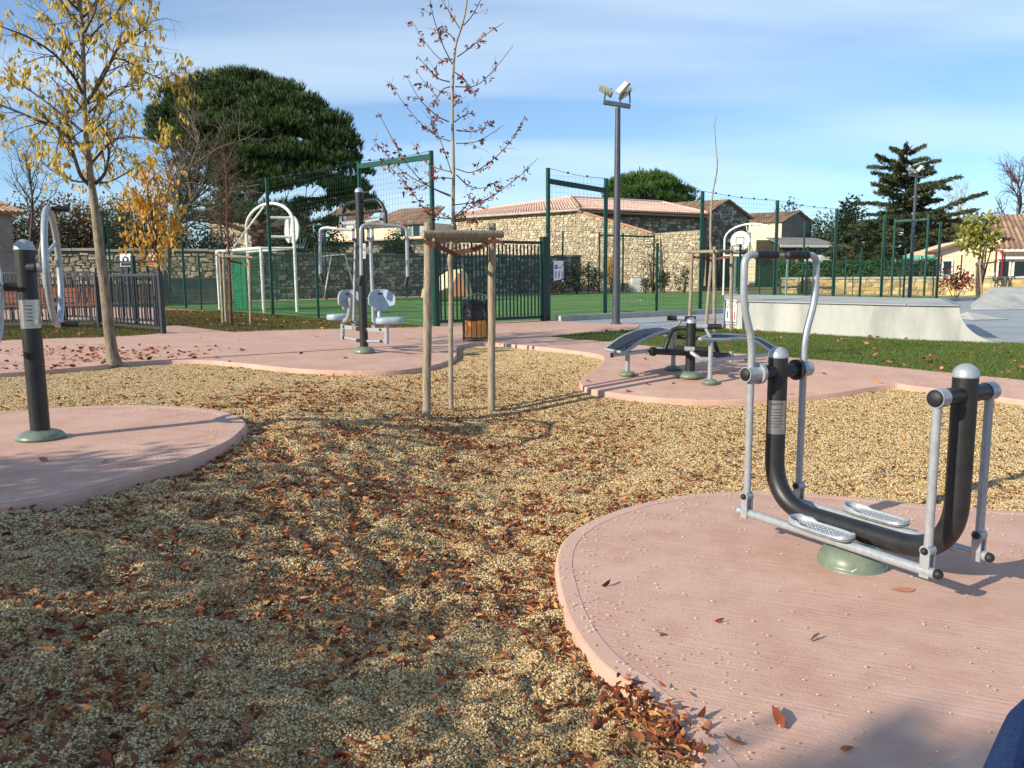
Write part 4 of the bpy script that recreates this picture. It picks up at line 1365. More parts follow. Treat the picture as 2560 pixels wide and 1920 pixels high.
# the stone barn
P0 = W(1446, 690, 62); PL = W(1140, 690, 69.5); PR = W(1750, 690, 68.6)
for p in (P0, PL, PR): p.z = 0
ze = hz(1446, 523, 62); zeL = hz(1140, 541, 69.5); zeR = hz(1748, 541, 68.6)
ze = (ze+zeL+zeR)/3
r = thing('stone_barn', 'big rubble stone barn with pink tiled hipped roof behind the field', 'building', P0)
wall_body(r, PL, P0, -.2, ze, .5, M_BMORT, 'wall')
stone_face(r, PL, P0, 2.0, ze, M_BSTONE, (.32, .165), .06, 200, seed=11)
wall_body(r, P0, PR, -.2, ze, .5, M_MORTAR, 'wall')  # face away from the sun: darker mortar and stone paint its shade
stone_face(r, P0, PR, 3.0, ze - .3, M_STONE_SHADE, (.40, .22), .06, 0, seed=12)
zr = hz(1428, 495, 66)
Q = W(1428, 495, 66.5)
eL, e0, eR = PL + up*(ze+.05) + Vector((-.3, -.4, 0)), P0 + up*(ze+.05) + Vector((0, -.5, 0)), PR + up*(ze+.05) + Vector((.4, -.4, 0))
tL_ = W(1166, 531, 74); tR_ = W(1656, 507, 73)
roof(r, eL, e0, Q, tL_, M_TILE, .26, .09)
roof(r, e0, eR, tR_, Q, M_TILE, .26, .09)
mb = MB(); mb.tube([e0 + up*.1, Q + up*.08], .13, 8); mb.build('hip_ridge', M_TILEB, r)
mb = MB(); mb.tube([Q + up*.06, tR_ + up*.06], .13, 8); mb.tube([Q + up*.06, tL_ + up*.06], .13, 8); mb.tube([tR_ + up*.06, eR + up*.1], .12, 8); mb.build('ridge', M_TILE, r)
mb = MB(); mb.poly([tL_, Q, Q - up*7, tL_ - up*7]); mb.poly([Q, tR_, tR_ - up*7, Q - up*7]); mb.poly([tR_, eR, eR - up*6, tR_ - up*7]); mb.poly([eL, tL_, tL_ - up*7, eL - up*6]); mb.build('back_wall', M_BMORT, r)
mb = MB(); mb.tube([eL - up*.12, e0 - up*.12], .09, 8); mb.tube([e0 - up*.12, P0 + Vector((.35, -.35, ze - .45)), P0 + Vector((.35, -.35, .5))], .06, 8); mb.build('gutter', M_CONC, r)
mb = MB(); mb.bar(e0 - up*.25, eR - up*.25, .5, .12, up=(0, 0, 1)); mb.build('eave_course', M_TILEB, r)
# lit yard wall in front of its right half, sloping down
Y0, Y1 = W(1440, 690, 61.3), W(1750, 690, 56)
Y0.z = Y1.z = 0
Lw = (Y1-Y0).length
z_a, z_b, z_c = hz(1462, 533, 61), hz(1636, 584, 58), hz(1748, 575, 56)
def ytop(s):
    t = s/Lw*310 + 1440
    if t < 1636: return z_a + (z_b-z_a)*max(0, t-1462)/174
    return z_b + (z_c-z_b)*(t-1636)/112
r = thing('yard_wall', 'sunlit rubble stone yard wall with sloping top in front of the barn', 'wall', (Y0+Y1)/2)
exY = (Y1-Y0).normalized(); nyY = up.cross(exY)
mb = MB(); mb.prism([Y0 - up*.2, Y1 - up*.2] + [Y0 + exY*s + up*ytop(s) for s in (Lw, Lw*.75, Lw*196/310, Lw*.4, Lw*.2, Lw*.07, 0)], nyY*.5); mb.build('wall_core', M_BMORT, r)
stone_face(r, Y0, Y1, 0, ytop, M_BSTONE, (.32, .165), .06, 300, seed=13)
mb = MB(); mb.bar(Y0 + exY*(Lw*.07) + up*(ytop(Lw*.07)+.05) + nyY*.2, Y0 + exY*(Lw*196/310) + up*(ytop(Lw*196/310)+.05) + nyY*.2, .65, .10, up=(0, 0, 1)); mb.build('tile_coping', mat('terracotta', lin(186, 128, 92), lin(208, 150, 112), scale=3, rough=.9), r)
# electric cabinet at its foot
q = W(1592, 715, 55)
r = thing('utility_cabinet', 'small white utility cabinet at the foot of the sunlit yard wall', 'cabinet', (q.x, q.y, 0))
mb = MB(); mb.box((q.x, q.y, 0), .75, .4, .95, .1, base=True); mb.build('body', M_WHITE, r)
mb = MB(); mb.box((q.x - .02, q.y - .215, .15), .62, .02, .7, .1, base=True); mb.build('door', M_BOARD, r)
mb = MB(); mb.box((q.x, q.y, .95), .82, .46, .05, .1, base=True); mb.build('lid', M_CONC, r)

def gable_house(name, label, A, B, depth, ze, zr, mw, mroof, back, mside=None):
    """gable wall A-B faces the viewer; the ridge runs back along 'back'"""
    r = thing(name, label, 'building', (A+B)/2)
    A, B = g(A), g(B); m_ = (A+B)/2; bk = Vector(back).normalized()*depth
    mb = MB(); mb.poly([A - up*.2, B - up*.2, B + up*ze, m_ + up*zr, A + up*ze]); mb.build('gable_wall', mw, r)
    mb = MB(); mb.poly([A - up*.2, A + bk - up*.2, A + bk + up*ze, A + up*ze]); mb.poly([B - up*.2, B + bk - up*.2, B + bk + up*ze, B + up*ze]); mb.poly([A + bk, B + bk, B + bk + up*ze, m_ + bk + up*zr, A + bk + up*ze]); mb.build('side_wall', mside or mw, r)
    ov = (B-A).normalized()*.25; dn = up*-.12; fo = -bk.normalized()*.25
    roof(r, A - ov + dn + up*ze + fo, A + bk - ov + dn + up*ze, m_ + bk + up*(zr+.06), m_ + up*(zr+.06) + fo, mroof, .25, .09)
    roof(r, B + ov + dn + up*ze + fo, B + bk + ov + dn + up*ze, m_ + bk + up*(zr+.06), m_ + up*(zr+.06) + fo, mroof, .25, .09)
    return r
# gabled stone house right of the barn, shade painted into its stone
GA, GB = W(1750, 690, 74), W(1868, 690, 77)
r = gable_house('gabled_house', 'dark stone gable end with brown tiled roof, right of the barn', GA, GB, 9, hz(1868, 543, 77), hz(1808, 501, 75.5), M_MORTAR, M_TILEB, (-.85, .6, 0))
stone_face(r, GA, GB, 2.5, lambda s: hz(1868, 543, 77) + (hz(1808, 501, 75.5)-hz(1868, 543, 77))*(1-abs(s/((GB-GA).xy.length)-.5)*2) - .12, M_STONE_SHADE, (.46, .26), .06, 0, seed=21)
# next house to the right
GA, GB = W(1950, 690, 88), W(2024, 690, 92)
r = gable_house('gabled_house', 'pale house with brown roof and grey gable between the barn and the cedar', GA, GB, 8, hz(2022, 556, 92), hz(1984, 530, 90), M_GREYR, M_TILEB, (-.85, .55, 0), M_CREAM)  # grey on the gable paints its shade; the side walls stay cream
# cream house with shutters, left of the barn
hA, hB = W(905, 690, 78), W(1075, 690, 74)
r = thing('cream_house', 'cream rendered house with brown tiled roof and blue shutters above the terrace wall', 'building', (hA+hB)/2)
hA, hB = g(hA), g(hB); ex = (hB-hA).normalized(); ny = up.cross(ex)
zw = hz(1060, 556, 74)
mb = MB(); mb.poly([hA, hB, hB + up*zw, hA + up*zw]); mb.poly([hA, hA + ny*7, hA + ny*7 + up*zw, hA + up*zw]); mb.poly([hB, hB + ny*7, hB + ny*7 + up*zw, hB + up*zw]); mb.poly([hA + ny*7, hB + ny*7, hB + ny*7 + up*zw, hA + ny*7 + up*zw]); mb.build('wall', M_CREAM, r)
roof(r, hA - ex*.4 - ny*.4 + up*(zw-.05), hB + ex*.4 - ny*.4 + up*(zw-.05), hB - ex*1 + ny*4 + up*(zw+1.7), hA + ex*2.0 + ny*4 + up*(zw+1.7), M_TILEB, .25, .09)
roof(r, hA - ex*.4 + ny*7.4 + up*(zw-.05), hA - ex*.4 - ny*.4 + up*(zw-.05), hA + ex*2.0 + ny*4 + up*(zw+1.7), hA + ex*2.02 + ny*4 + up*(zw+1.7), M_TILEB, .25, .09)
for px0 in (1012, 1042):
    c = on_face(px0, 572, hA, ex)
    mb = MB(); mb.bar(c - up*.65 - ny*.02, c + up*.65 - ny*.02, .7, .06, up=ny); w_ = mb.build('window', M_GLASS, r)
    for sgn in (-1, 1):
        mb = MB(); mb.bar(c - up*.68 - ny*.05 + ex*sgn*.62, c + up*.68 - ny*.05 + ex*sgn*.62, .5, .05, up=ny); mb.build('shutter', M_SHUT, w_)
# roof further left behind the pine
hA, hB = W(826, 690, 84), W(925, 690, 82)
r = thing('distant_house', 'distant house with brown tiled roof seen under the pine, left of the cream house', 'building', (hA+hB)/2)
hA, hB = g(hA), g(hB); ex = (hB-hA).normalized(); ny = up.cross(ex); zw = hz(880, 545, 83)
mb = MB(); mb.prism([hA, hB, hB + up*zw, hA + up*zw], ny*6); mb.build('wall', M_CREAM, r)
roof(r, hA - ex*.4 - ny*.4 + up*zw, hB + ex*.4 - ny*.4 + up*zw, hB + ny*3 + up*(zw+1.6), hA + ny*3 + up*(zw+1.6), M_TILEB, .25, .09)
# beige stone house seen through the bare tree
hA, hB = W(530, 690, 62), W(648, 690, 60)
r = thing('tower_house', 'beige stone house half hidden behind the pine trunk and bare branches', 'building', (hA+hB)/2)
hA, hB = g(hA), g(hB); ex = (hB-hA).normalized(); ny = up.cross(ex); zw = hz(560, 545, 62)
mb = MB(); mb.prism([hA, hB, hB + up*(zw+.9), (hA+hB)/2 + up*(zw+.9), hA + up*zw], ny*6); mb.build('wall', M_BMORT, r)
stone_face(r, hA, hB, 2.2, zw, M_BSTONE, (.5, .3), .05, 0, seed=31)
roof(r, hA - ex*.4 - ny*.4 + up*zw, hA - ex*.4 + ny*6 + up*zw, hA + ex*1.8 + ny*6 + up*(zw+1.0), hA + ex*1.8 - ny*.4 + up*(zw+1.0), M_TILEB, .25, .09)
# house at the left edge
hA, hB = W(-260, 690, 30), W(42, 690, 33)
r = thing('edge_house', 'grey rendered house with tiled roof cut by the left edge', 'building', (hA+hB)/2)
hA, hB = g(hA), g(hB); ex = (hB-hA).normalized(); ny = up.cross(ex); zw = hz(40, 532, 33)
mb = MB(); mb.prism([hA, hB, hB + up*zw, hA + up*zw], ny*5); mb.build('wall', M_GREYR, r)
roof(r, hA - ny*.3 + up*zw, hB + ex*.35 - ny*.3 + up*zw, hB + ex*-.4 + ny*2.5 + up*(zw+.95), hA + ny*2.5 + up*(zw+.95), M_TILEB, .22, .08, parts=False)
# open shed with grey roof
hA, hB = W(1940, 690, 70), W(2090, 690, 72)
r = thing('open_shed', 'long open shed with grey roof and white fascia, left of the cedar', 'building', (hA+hB)/2)
hA, hB = g(hA), g(hB); ex = (hB-hA).normalized(); ny = up.cross(ex); zw = hz(2000, 614, 71)
mb = MB(); mb.prism([hA + up*zw - ny*.4, hB + up*zw - ny*.4, hB + up*(zw+.75) + ny*3, hA + ex*1. + up*(zw+.75) + ny*3], up*.08); mb.build('roof', M_GREYR, r)
mb = MB(); mb.bar(hA + up*(zw-.06) - ny*.42, hB + up*(zw-.06) - ny*.42, .06, .22, up=(0, 0, 1)); mb.build('fascia', M_WHITE, r)
mb = MB(); mb.poly([hA + ny*3, hB + ny*3, hB + ny*3 + up*(zw+.6), hA + ny*3 + up*(zw+.6)]); mb.build('back_wall', M_MORTAR, r)
for k in range(4):
    p = hA + ex*((hB-hA).length*k/3); mb = MB(); mb.box((p.x, p.y, 0), .2, .2, zw, 0, base=True); mb.build('post', M_GREYR, r)
# pale van under it
vA = W(2056, 690, 64); vA.z = 0
r = thing('parked_van', 'pale van roof showing above the hedge below the open shed', 'van', vA)
mb = MB(); P = [(-.85, .3), (.85, .3), (.9, 1.2), (.72, 2.0), (.55, 2.3), (-.75, 2.3), (-.88, 1.9)]
mb.prism([vA + Vector((x, -1.6, z + .25)) for x, z in P], Vector((0, 3.6, 0))); mb.build('body', M_BOARD, r)
mb = MB(); mb.prism([vA + Vector((x, -1.64, z + .25)) for x, z in ((-.7, 1.35), (.7, 1.35), (.62, 1.9), (-.68, 1.9))], Vector((0, .03, 0))); mb.build('windscreen', M_GLASS, r)
for sx in (-.7, .7):
    mb = MB(); mb.lathe(vA + Vector((sx, -1.1, .33)), [(.02, -.1), (.33, -.1), (.33, .1), (.02, .1)], 16, ax=(1, 0, 0)); mb.build('wheel', M_RUBBER, r)

# low stone wall and hedge at the right
LA, LB = W(1950, 690, 47), W(2700, 690, 36)
LA, LB = g(LA), g(LB)
zl0 = hz(2250, 697, 41.2)
r = thing('low_stone_wall', 'low yellowish stone wall with pale coping behind the skate plaza', 'wall', (LA+LB)/2)
wall_body(r, LA, LB, -.2, zl0, .4, M_BMORT)
stone_face(r, LA, LB, 0, zl0, M_LSTONE, (.55, .2), .03, 160, .15, seed=41)
exL = (LB-LA).normalized(); nyL = up.cross(exL)
mb = MB(); n = 14
for k in range(n):
    a = LA + exL*((LB-LA).length*k/n) + nyL*.2 + up*(zl0+.05); b = LA + exL*((LB-LA).length*(k+1)/n - .02) + nyL*.2 + up*(zl0+.05)
    mb.bar(a, b, .55, .10, up=(0, 0, 1))
mb.build('coping', M_CONC, r, kind='stuff')
# grey mesh fence standing on it
r = thing('grey_fence', 'thin grey wire fence on the low stone wall before the peach house', 'fence', LA + exL*10)
tt = (LB-LA).length
f0, f1 = LA + exL*tt*.40 + nyL*.25, LA + exL*tt*.98 + nyL*.25
n = 9
for k in range(n+1):
    p = f0.lerp(f1, k/n); mb = MB(); mb.box((p.x, p.y, zl0), .05, .05, 1.15, 0, base=True); mb.build('post', M_POLE, r)
for k in range(n):
    bay(r, f0.lerp(f1, k/n), f0.lerp(f1, (k+1)/n), zl0 + .1, zl0 + 1.1, .16, .25, .005, M_POLE)

# peach house at the right edge
HY = 50.
A = g(W(2322, 690, HY)); B = g(W(2760, 690, HY-2)); ex = (B-A).normalized(); ny = up.cross(ex)
r = thing('peach_house', 'peach rendered house with brown tiled roof at the right edge', 'building', A + ex*4)
s_of = lambda px: (on_face(px, 660, A, ex) - A).dot(ex)
zof = lambda px, py: on_face(px, py, A, ex).z
W1, W2 = s_of(2426), s_of(2500)
mb = MB()
mb.prism([A, B, B + up*zof(2740, 622), A + ex*W2 + up*zof(2500, 622), A + ex*W2 + up*zof(2500, 580), A + ex*W1 + up*zof(2426, 601), A + up*zof(2322, 634)], ny*7)
mb.build('wall', M_PEACH, r)
mb = MB(); mb.bar(A - ex*.3 + up*(zof(2322, 634)+.02) - ny*.2, A + ex*W1 + up*(zof(2426, 599)+.05) - ny*.2, .5, .12, up=(0, 0, 1)); mb.bar(A + ex*W1 + up*(zof(2426, 599)+.05) - ny*.2, A + ex*W2 + up*(zof(2500, 576)+.05) - ny*.2, .5, .12, up=(0, 0, 1)); mb.build('verge_tiles', M_TILEB, r)
ea, eb = A + ex*s_of(2482) + up*(zof(2484, 622)) - ny*.55, B + up*(zof(2740, 622)) - ny*.55
roof(r, ea, eb, B + ny*4 + up*(zof(2740, 622)+2.3), A + ex*(W2+.5) + ny*4 + up*(zof(2740, 622)+2.3), M_TILEB, .30, .11, parts=True)
mb = MB(); mb.bar(ea - up*.1, eb - up*.1, .12, .16, up=(0, 0, 1)); mb.build('fascia', M_WHITE, r)
def opening(px0, px1, py0, py1, frame_=True, nm='window'):
    a_, b_ = s_of(px0), s_of(px1); z0, z1 = zof(px0, py1), zof(px0, py0)
    c = A + ex*((a_+b_)/2) + up*((z0+z1)/2) - ny*.02
    mb = MB(); mb.bar(c - ex*(b_-a_)/2, c + ex*(b_-a_)/2, .06, z1-z0, up=up); w_ = mb.build(nm, M_GLASS, r)
    if frame_:
        mb = MB(); t = .09
        for sx in (-1, 1): mb.bar(c + ex*sx*(b_-a_)/2 - up*(z1-z0)/2 - ny*.03, c + ex*sx*(b_-a_)/2 + up*(z1-z0)/2 - ny*.03, t, .07, up=ny)
        for sz in (-1, 1): mb.bar(c - ex*(b_-a_)/2 + up*sz*(z1-z0)/2 - ny*.031, c + ex*(b_-a_)/2 + up*sz*(z1-z0)/2 - ny*.031, .07, t, up=up)
        mb.build('frame', M_WHITE, w_)
    return c, w_
c, w_ = opening(2356, 2380, 652, 697)
mb = MB(); mb.bar(c - ex*.27 - up*.42 - ny*.06, c + ex*.27 - up*.42 - ny*.06, .05, .28, up=up); mb.build('window_box', M_TURQ, w_)
opening(2494, 2524, 652, 697, True, 'glass_door'); opening(2533, 2580, 652, 697, True, 'glass_door'); opening(2590, 2640, 652, 697, True, 'glass_door')
mb = MB(); mb.bar(A + ex*s_of(2490) + up*zof(2490, 645) - ny*.2, B + up*zof(2740, 645) - ny*.2, .3, .16, up=up); mb.build('lintel', M_WHITE, r)
# red metal frames
for px0, px1, py0, lb, Yr in ((2318, 2336, 632, 'thin red metal frame at the left end of the peach house', 46), (2487, 2503, 627, 'thin red metal frame before the glass doors of the peach house', 45)):
    p0, p1 = g(W(px0, 690, Yr)), g(W(px1, 690, Yr)); zt = hz(px0, py0, Yr)
    r = thing('red_portal', lb, 'portal', (p0+p1)/2, group='red metal portals')
    for p in (p0, p1):
        mb = MB(); mb.box((p.x, p.y, 0), .07, .07, zt, 0, base=True); mb.build('upright', M_RED, r)
    mb = MB(); mb.bar(p0 + up*zt, p1 + up*zt, .07, .07); mb.build('lintel', M_RED, r)
# turquoise play canopy above the hedge
p0, p1 = g(W(2258, 690, 45)), g(W(2332, 690, 44)); z0, z1 = hz(2260, 660, 45), hz(2260, 641, 45)
r = thing('play_shelter', 'turquoise openwork play shelter edge above the hedge', 'shelter', (p0+p1)/2)
mb = MB(); mb.bar(p0 + up*z1, p1 + up*z1, .08, .12, up=up); mb.bar(p0 + up*z0, p1 + up*z0, .08, .08, up=up); mb.build('rail', M_TURQ, r)
mb = MB(); n = 7
for k in range(n):
    a, b = p0.lerp(p1, k/n), p0.lerp(p1, (k+.5)/n); c_ = p0.lerp(p1, (k+1)/n)
    mb.bar(a + up*z0, b + up*z1, .04, .05); mb.bar(b + up*z1, c_ + up*z0, .04, .05)
mb.build('lattice', M_TURQ, r)
for p in (p0, p1):
    mb = MB(); mb.box((p.x, p.y, 0), .12, .12, z1, 0, base=True); mb.build('post', M_TURQ, r)

# ================================================================== TREES AND SHRUBS
def vr(a=1.):
    return Vector((random.gauss(0, a), random.gauss(0, a), random.gauss(0, a)))
def twigs_from(path, r0, n, Lr, updraft=.25, start=.25, rad=.35, segs=5, wander=.22, spread=1.0):
    """side shoots from a limb: list of (points, r_start, r_end)"""
    out = []
    m = len(path)
    for k in range(n):
        t = start + (1-start)*random.random()
        i = min(m-2, int(t*(m-1)))
        f = t*(m-1)-i
        p = path[i].lerp(path[i+1], f)
        d = (path[i+1]-path[i]).normalized()
        s = d.cross(vr()).normalized()
        d = (d*.75 + s*spread*random.uniform(.5, 1.1) + Vector((0, 0, updraft))).normalized()
        L = random.uniform(*Lr)*(1.15-.5*t)
        pts = [p]
        for q in range(segs):
            d = (d + vr(wander) + Vector((0, 0, updraft*.25))).normalized()
            pts.append(pts[-1] + d*(L/segs))
        rr = r0*rad*(1-.5*t)
        out.append((pts, max(rr, .0018), max(rr*.3, .0012)))
    return out
def tubes_part(name, items, m, root, n=5, stuff=False):
    mb = MB()
    for pts, a, b in items:
        mb.tube(pts, [a + (b-a)*i/(len(pts)-1) for i in range(len(pts))], n if a > .006 else 4, False)
    return mb.build(name, m, root, kind='stuff' if stuff else None)
def leaf_spots(items, per_m, jitter=.02, tail=.2):
    C = []; T = []
    for pts, a, b in items:
        L = sum((pts[i+1]-pts[i]).length for i in range(len(pts)-1))
        for k in range(np.random.default_rng(random.randrange(1 << 30)).poisson(L*per_m)):
            t = tail + (1-tail)*random.random()
            i = min(len(pts)-2, int(t*(len(pts)-1))); f = t*(len(pts)-1)-i
            p = pts[i].lerp(pts[i+1], f)
            C.append(tuple(p + vr(jitter))); T.append(tuple((pts[i+1]-pts[i]).normalized()))
    return np.array(C), np.array(T)

# ---- young lime tree with yellow leaves at the left
Zy = lambda x, y: (x*.3858, y*.3858)
base = at(286, 908)
Yb = base.y
r = thing('yellow_tree', 'slender tree with sparse yellow autumn leaves beside the path at left', 'tree', base)
tr = [(286, 912), (276, 850), (262, 720), (251, 640), (240, 545), (235, 502), (228, 455), (220, 385), (216, 347), (210, 251), (208, 135), (204, 58), (200, 0), (197, -110), (199, -230)]
trunk = smoothpath([W(x, y, Yb) for x, y in tr], 4)
rad = [.082 + (.011-.082)*min(1, (i/(len(trunk)-1)))**.8 for i in range(len(trunk))]
rad[0] = .105; rad[1] = .094
mb = MB(); mb.tube(trunk, rad, 14); mb.build('trunk', M_BARK, r)
LIMBS = [([(580, 1200), (520, 1130), (470, 980), (420, 850), (250, 780), (0, 680), (-180, 640)], -.5, .03), ([(620, 1190), (680, 1120), (705, 1000), (690, 850), (720, 700)], .7, .024), ([(560, 1010), (480, 900), (430, 800), (440, 700), (380, 560)], .9, .022),
         ([(560, 660), (620, 580), (700, 440), (750, 330), (850, 250), (960, 180)], -.6, .024), ([(540, 620), (480, 500), (350, 350), (180, 240), (0, 170)], -.7, .022), ([(600, 600), (740, 380), (950, 470), (1060, 520)], .4, .016),
         ([(540, 110), (600, 50), (650, -80), (700, -260)], .4, .016), ([(520, 80), (400, -50), (300, -240)], -.4, .016), ([(530, 850), (350, 700), (150, 560), (-50, 480)], .6, .02), ([(600, 1050), (750, 900), (950, 900), (1080, 960)], -.8, .018),
         ([(545, 400), (430, 250), (300, 110), (160, 20)], .8, .016), ([(540, 300), (640, 180), (760, 80), (830, -60)], .7, .016), ([(590, 1180), (700, 1180), (820, 1120), (930, 1050)], 1.0, .016), ([(575, 1180), (470, 1170), (330, 1100), (220, 1000)], .9, .016),
         ([(535, 200), (420, 60), (380, -120), (360, -300)], 1.0, .016), ([(535, 230), (620, 60), (640, -160)], -.9, .016), ([(545, 760), (700, 620), (830, 560), (930, 560)], 1.0, .016)]
limbs = []
for pts, off, lr in LIMBS:
    P = [W(*Zy(x, y), Yb + off*(i/(len(pts)-1))) for i, (x, y) in enumerate(pts)]
    limbs.append((smoothpath(P, 3), lr, lr*.35))
tw = []
for P, a, b in limbs:
    tw += twigs_from(P, a, int(6 + 9*len(P)/12), (.35, .85), .12, .15, .4, 5, .25)
for k in range(3):
    tw += twigs_from(trunk[len(trunk)//2:], .03, 10, (.4, .8), .15, .05, .35, 5)
tw2 = []
for P, a, b in tw:
    tw2 += twigs_from(P, a, 4, (.15, .45), .05, .2, .5, 4, .3)
tubes_part('branches', limbs, M_BARKD, r, 8)
tubes_part('twigs', tw + tw2, M_BARKD, r, 4, True)
C, T = leaf_spots(tw + tw2, 2.5, .02)
keep = rng.random(len(C)) < np.clip(1.05-.25*np.maximum(0, C[:, 2]-4.7), .45, 1)
C = np.repeat(C[keep], 3, 0); C = C + rng.normal(0, .022, C.shape)
n = len(C)
D = np.stack([rng.normal(0, .35, n), rng.normal(0, .35, n), -np.ones(n)], 1)
leaves('crown', C, D, .092, .038, M_YLEAF, r, kind='stuff', fold=.4)
# ---- orange tree behind it
base = at(398, 800); Yo = base.y
r = thing('orange_tree', 'small tree with hanging orange leaves behind the railing end at left', 'tree', base)
trunk = smoothpath([W(x, y, Yo) for x, y in ((402, 802), (398, 700), (390, 630), (384, 560), (372, 500), (368, 440))], 4)
mb = MB(); mb.tube(trunk, [.07, .02], 10); mb.build('trunk', M_BARKD, r)
tw = twigs_from(trunk, .07, 42, (.7, 1.5), -.03, .25, .3, 5, .25, 1.2)
tw2 = []
for P, a, b in tw: tw2 += twigs_from(P, a, 2, (.3, .6), -.2, .2, .5, 4, .3)
tubes_part('branches', tw + tw2, M_BARKD, r, 4, True)
C, T = leaf_spots(tw + tw2, 17, .08)
C = C[C[:, 2] > hz(390, 660, Yo)]
n = len(C)
leaves('crown', C, np.stack([rng.normal(0, .3, n), rng.normal(0, .3, n), -np.ones(n)], 1), .15, .06, M_OLEAF, r, kind='stuff')

# ---- staked young tree in the middle of the gravel
ZC = lambda x, y: (900 + x*.3014, y*.3014)
base = at(1128, 1028, -.07); Yc = base.y
r = thing('young_tree', 'thin staked sapling with a few withered leaves in the gravel at centre', 'tree', base)
tr = [(1128, 1032), (1127, 900), (1127, 760), (1127, 690), (1125, 651), (1129, 615), (1133, 582), (1133, 500), (1134, 422), (1131, 301), (1132, 211), (1138, 120), (1156, 60), (1167, 0), (1176, -120), (1182, -240)]
trunk = smoothpath([W(x, y, Yc) for x, y in tr], 4)
n = len(trunk)
mb = MB(); mb.tube(trunk, [.026 - .019*(i/(n-1)) + (.006 if 14 < i < 18 else 0) for i in range(n)], 10); mb.build('trunk', M_BARKP, r)
LC = [([(750, 1630), (600, 1560), (480, 1470), (350, 1300), (240, 1100), (150, 930)], -.5), ([(795, 1400), (930, 1430), (1080, 1340), (1200, 1230), (1300, 1100), (1370, 960)], -.4), ([(780, 1700), (1040, 1655), (1300, 1480), (1480, 1310)], .5),
      ([(745, 1170), (640, 1130), (480, 1000), (330, 810), (240, 670)], .4), ([(735, 1010), (640, 960), (500, 830), (390, 640)], -.4), ([(745, 720), (690, 740), (640, 800), (590, 740), (540, 690), (460, 580)], .5), ([(790, 720), (960, 710), (1100, 590), (1270, 380)], .3),
      ([(790, 480), (680, 500), (540, 350), (430, 170)], .5), ([(770, 540), (690, 380), (620, 180), (580, 0), (560, -120)], -.4), ([(830, 240), (750, 110), (680, 0), (640, -120)], .4), ([(860, 210), (930, 130), (1000, 0), (1050, -120)], -.3), ([(810, 470), (920, 390), (1040, 290), (1190, 190)], -.5),
      ([(800, 1080), (960, 1090), (1100, 1010)], .5), ([(800, 1190), (980, 1170), (1190, 1040)], -.3), ([(770, 1430), (620, 1390), (540, 1340), (420, 1170)], .6), ([(755, 1620), (560, 1540), (350, 1420), (220, 1280), (100, 1150)], .3), ([(760, 1440), (700, 1250), (620, 1050), (560, 900)], .4),
      ([(765, 900), (820, 820), (790, 780)], .2), ([(790, 600), (880, 680), (960, 790)], -.3), ([(800, 1450), (900, 1540), (1020, 1560), (1150, 1500)], .3), ([(770, 1020), (860, 960), (930, 930)], .3), ([(780, 1480), (640, 1480), (480, 1560), (320, 1560)], -.5), ([(745, 680), (650, 650), (560, 560), (470, 460)], -.3), ([(800, 360), (740, 280), (660, 260), (560, 230)], .2)]
limbs = []
for pts, off in LC:
    P = [W(*ZC(x, y), Yc + off*(i/(len(pts)-1))) for i, (x, y) in enumerate(pts)]
    limbs.append((smoothpath(P, 4), .0062, .0022))
for pts, off in (([(1280, 440), (1130, 420), (1040, 350), (850, 100), (680, -60)], -.4), ([(1290, 445), (1400, 370), (1650, 230), (1950, 0)], -.3), ([(1285, 440), (1190, 400), (1120, 330)], .3), ([(1290, 430), (1400, 330), (1440, 250)], .3), ([(1290, 420), (1420, 440), (1520, 430)], -.2)):
    P = [W(760 + x*.2893, 420 + y*.2893, Yc + off*(i/(len(pts)-1))) for i, (x, y) in enumerate(pts)]
    limbs.append((smoothpath(P, 4), .007, .0024))
tw = []
for P, a, b in limbs: tw += twigs_from(P, .006, 4, (.08, .22), .1, .2, .4, 4, .25)
tubes_part('branches', limbs, M_BARKD, r, 6)
tubes_part('twigs', tw, M_BARKD, r, 4, True)
C, T = leaf_spots(tw + limbs, 11, .015)
n = len(C)
C3 = np.repeat(C, 3, 0); D = unit(rng.normal(size=(n*3, 3))) + np.array([[0, 0, -.5]])
leaves('crown', C3, D, .042, .019, M_BRLEAF, r, kind='stuff', fold=.6)
C, T = leaf_spots(limbs[-5:], 26, .03); n = len(C)
leaves('low_leaf_cluster', C, unit(rng.normal(size=(n, 3))), .04, .02, M_BRLEAF, r, kind='stuff', fold=.6)

# ---- small red-twigged tree with its tripod at left
base = at(577, 811); Yr_ = base.y
r = thing('red_twig_tree', 'leafless sapling with red twigs inside a tripod in front of the goal', 'tree', base)
trunk = smoothpath([W(x, y, Yr_) for x, y in ((578, 812), (575, 720), (572, 640), (568, 560), (566, 470), (562, 398))], 4)
mb = MB(); mb.tube(trunk, [.045, .008], 10); mb.build('trunk', M_BARKR, r)
tw = twigs_from(trunk, .035, 64, (.6, 1.3), .18, .40, .3, 6, .18, 1.25)
tw2 = []
for P, a, b in tw: tw2 += twigs_from(P, a, 3, (.2, .5), .25, .2, .5, 4, .2)
tubes_part('branches', tw + tw2, M_BARKR, r, 4, True)

# ---- bare whip in the tripod at right
base = at(1768, 826); Yw = base.y
r = thing('bare_whip_tree', 'tall thin leafless sapling in the tripod in front of the skate block', 'tree', base)
trunk = smoothpath([W(x, y, Yw) for x, y in ((1764, 828), (1771, 740), (1778, 650), (1776, 600), (1778, 520), (1784, 470), (1793, 420), (1790, 370), (1787, 320), (1789, 294))], 4)
n = len(trunk)
mb = MB(); mb.tube(trunk, [.04 - .034*(i/(n-1))**.7 for i in range(n)], 8); mb.build('trunk', M_BARKP, r)
tubes_part('twigs', twigs_from(trunk, .02, 10, (.08, .22), .3, .5, .3, 3, .2, .6), M_BARKP, r, 4, True)

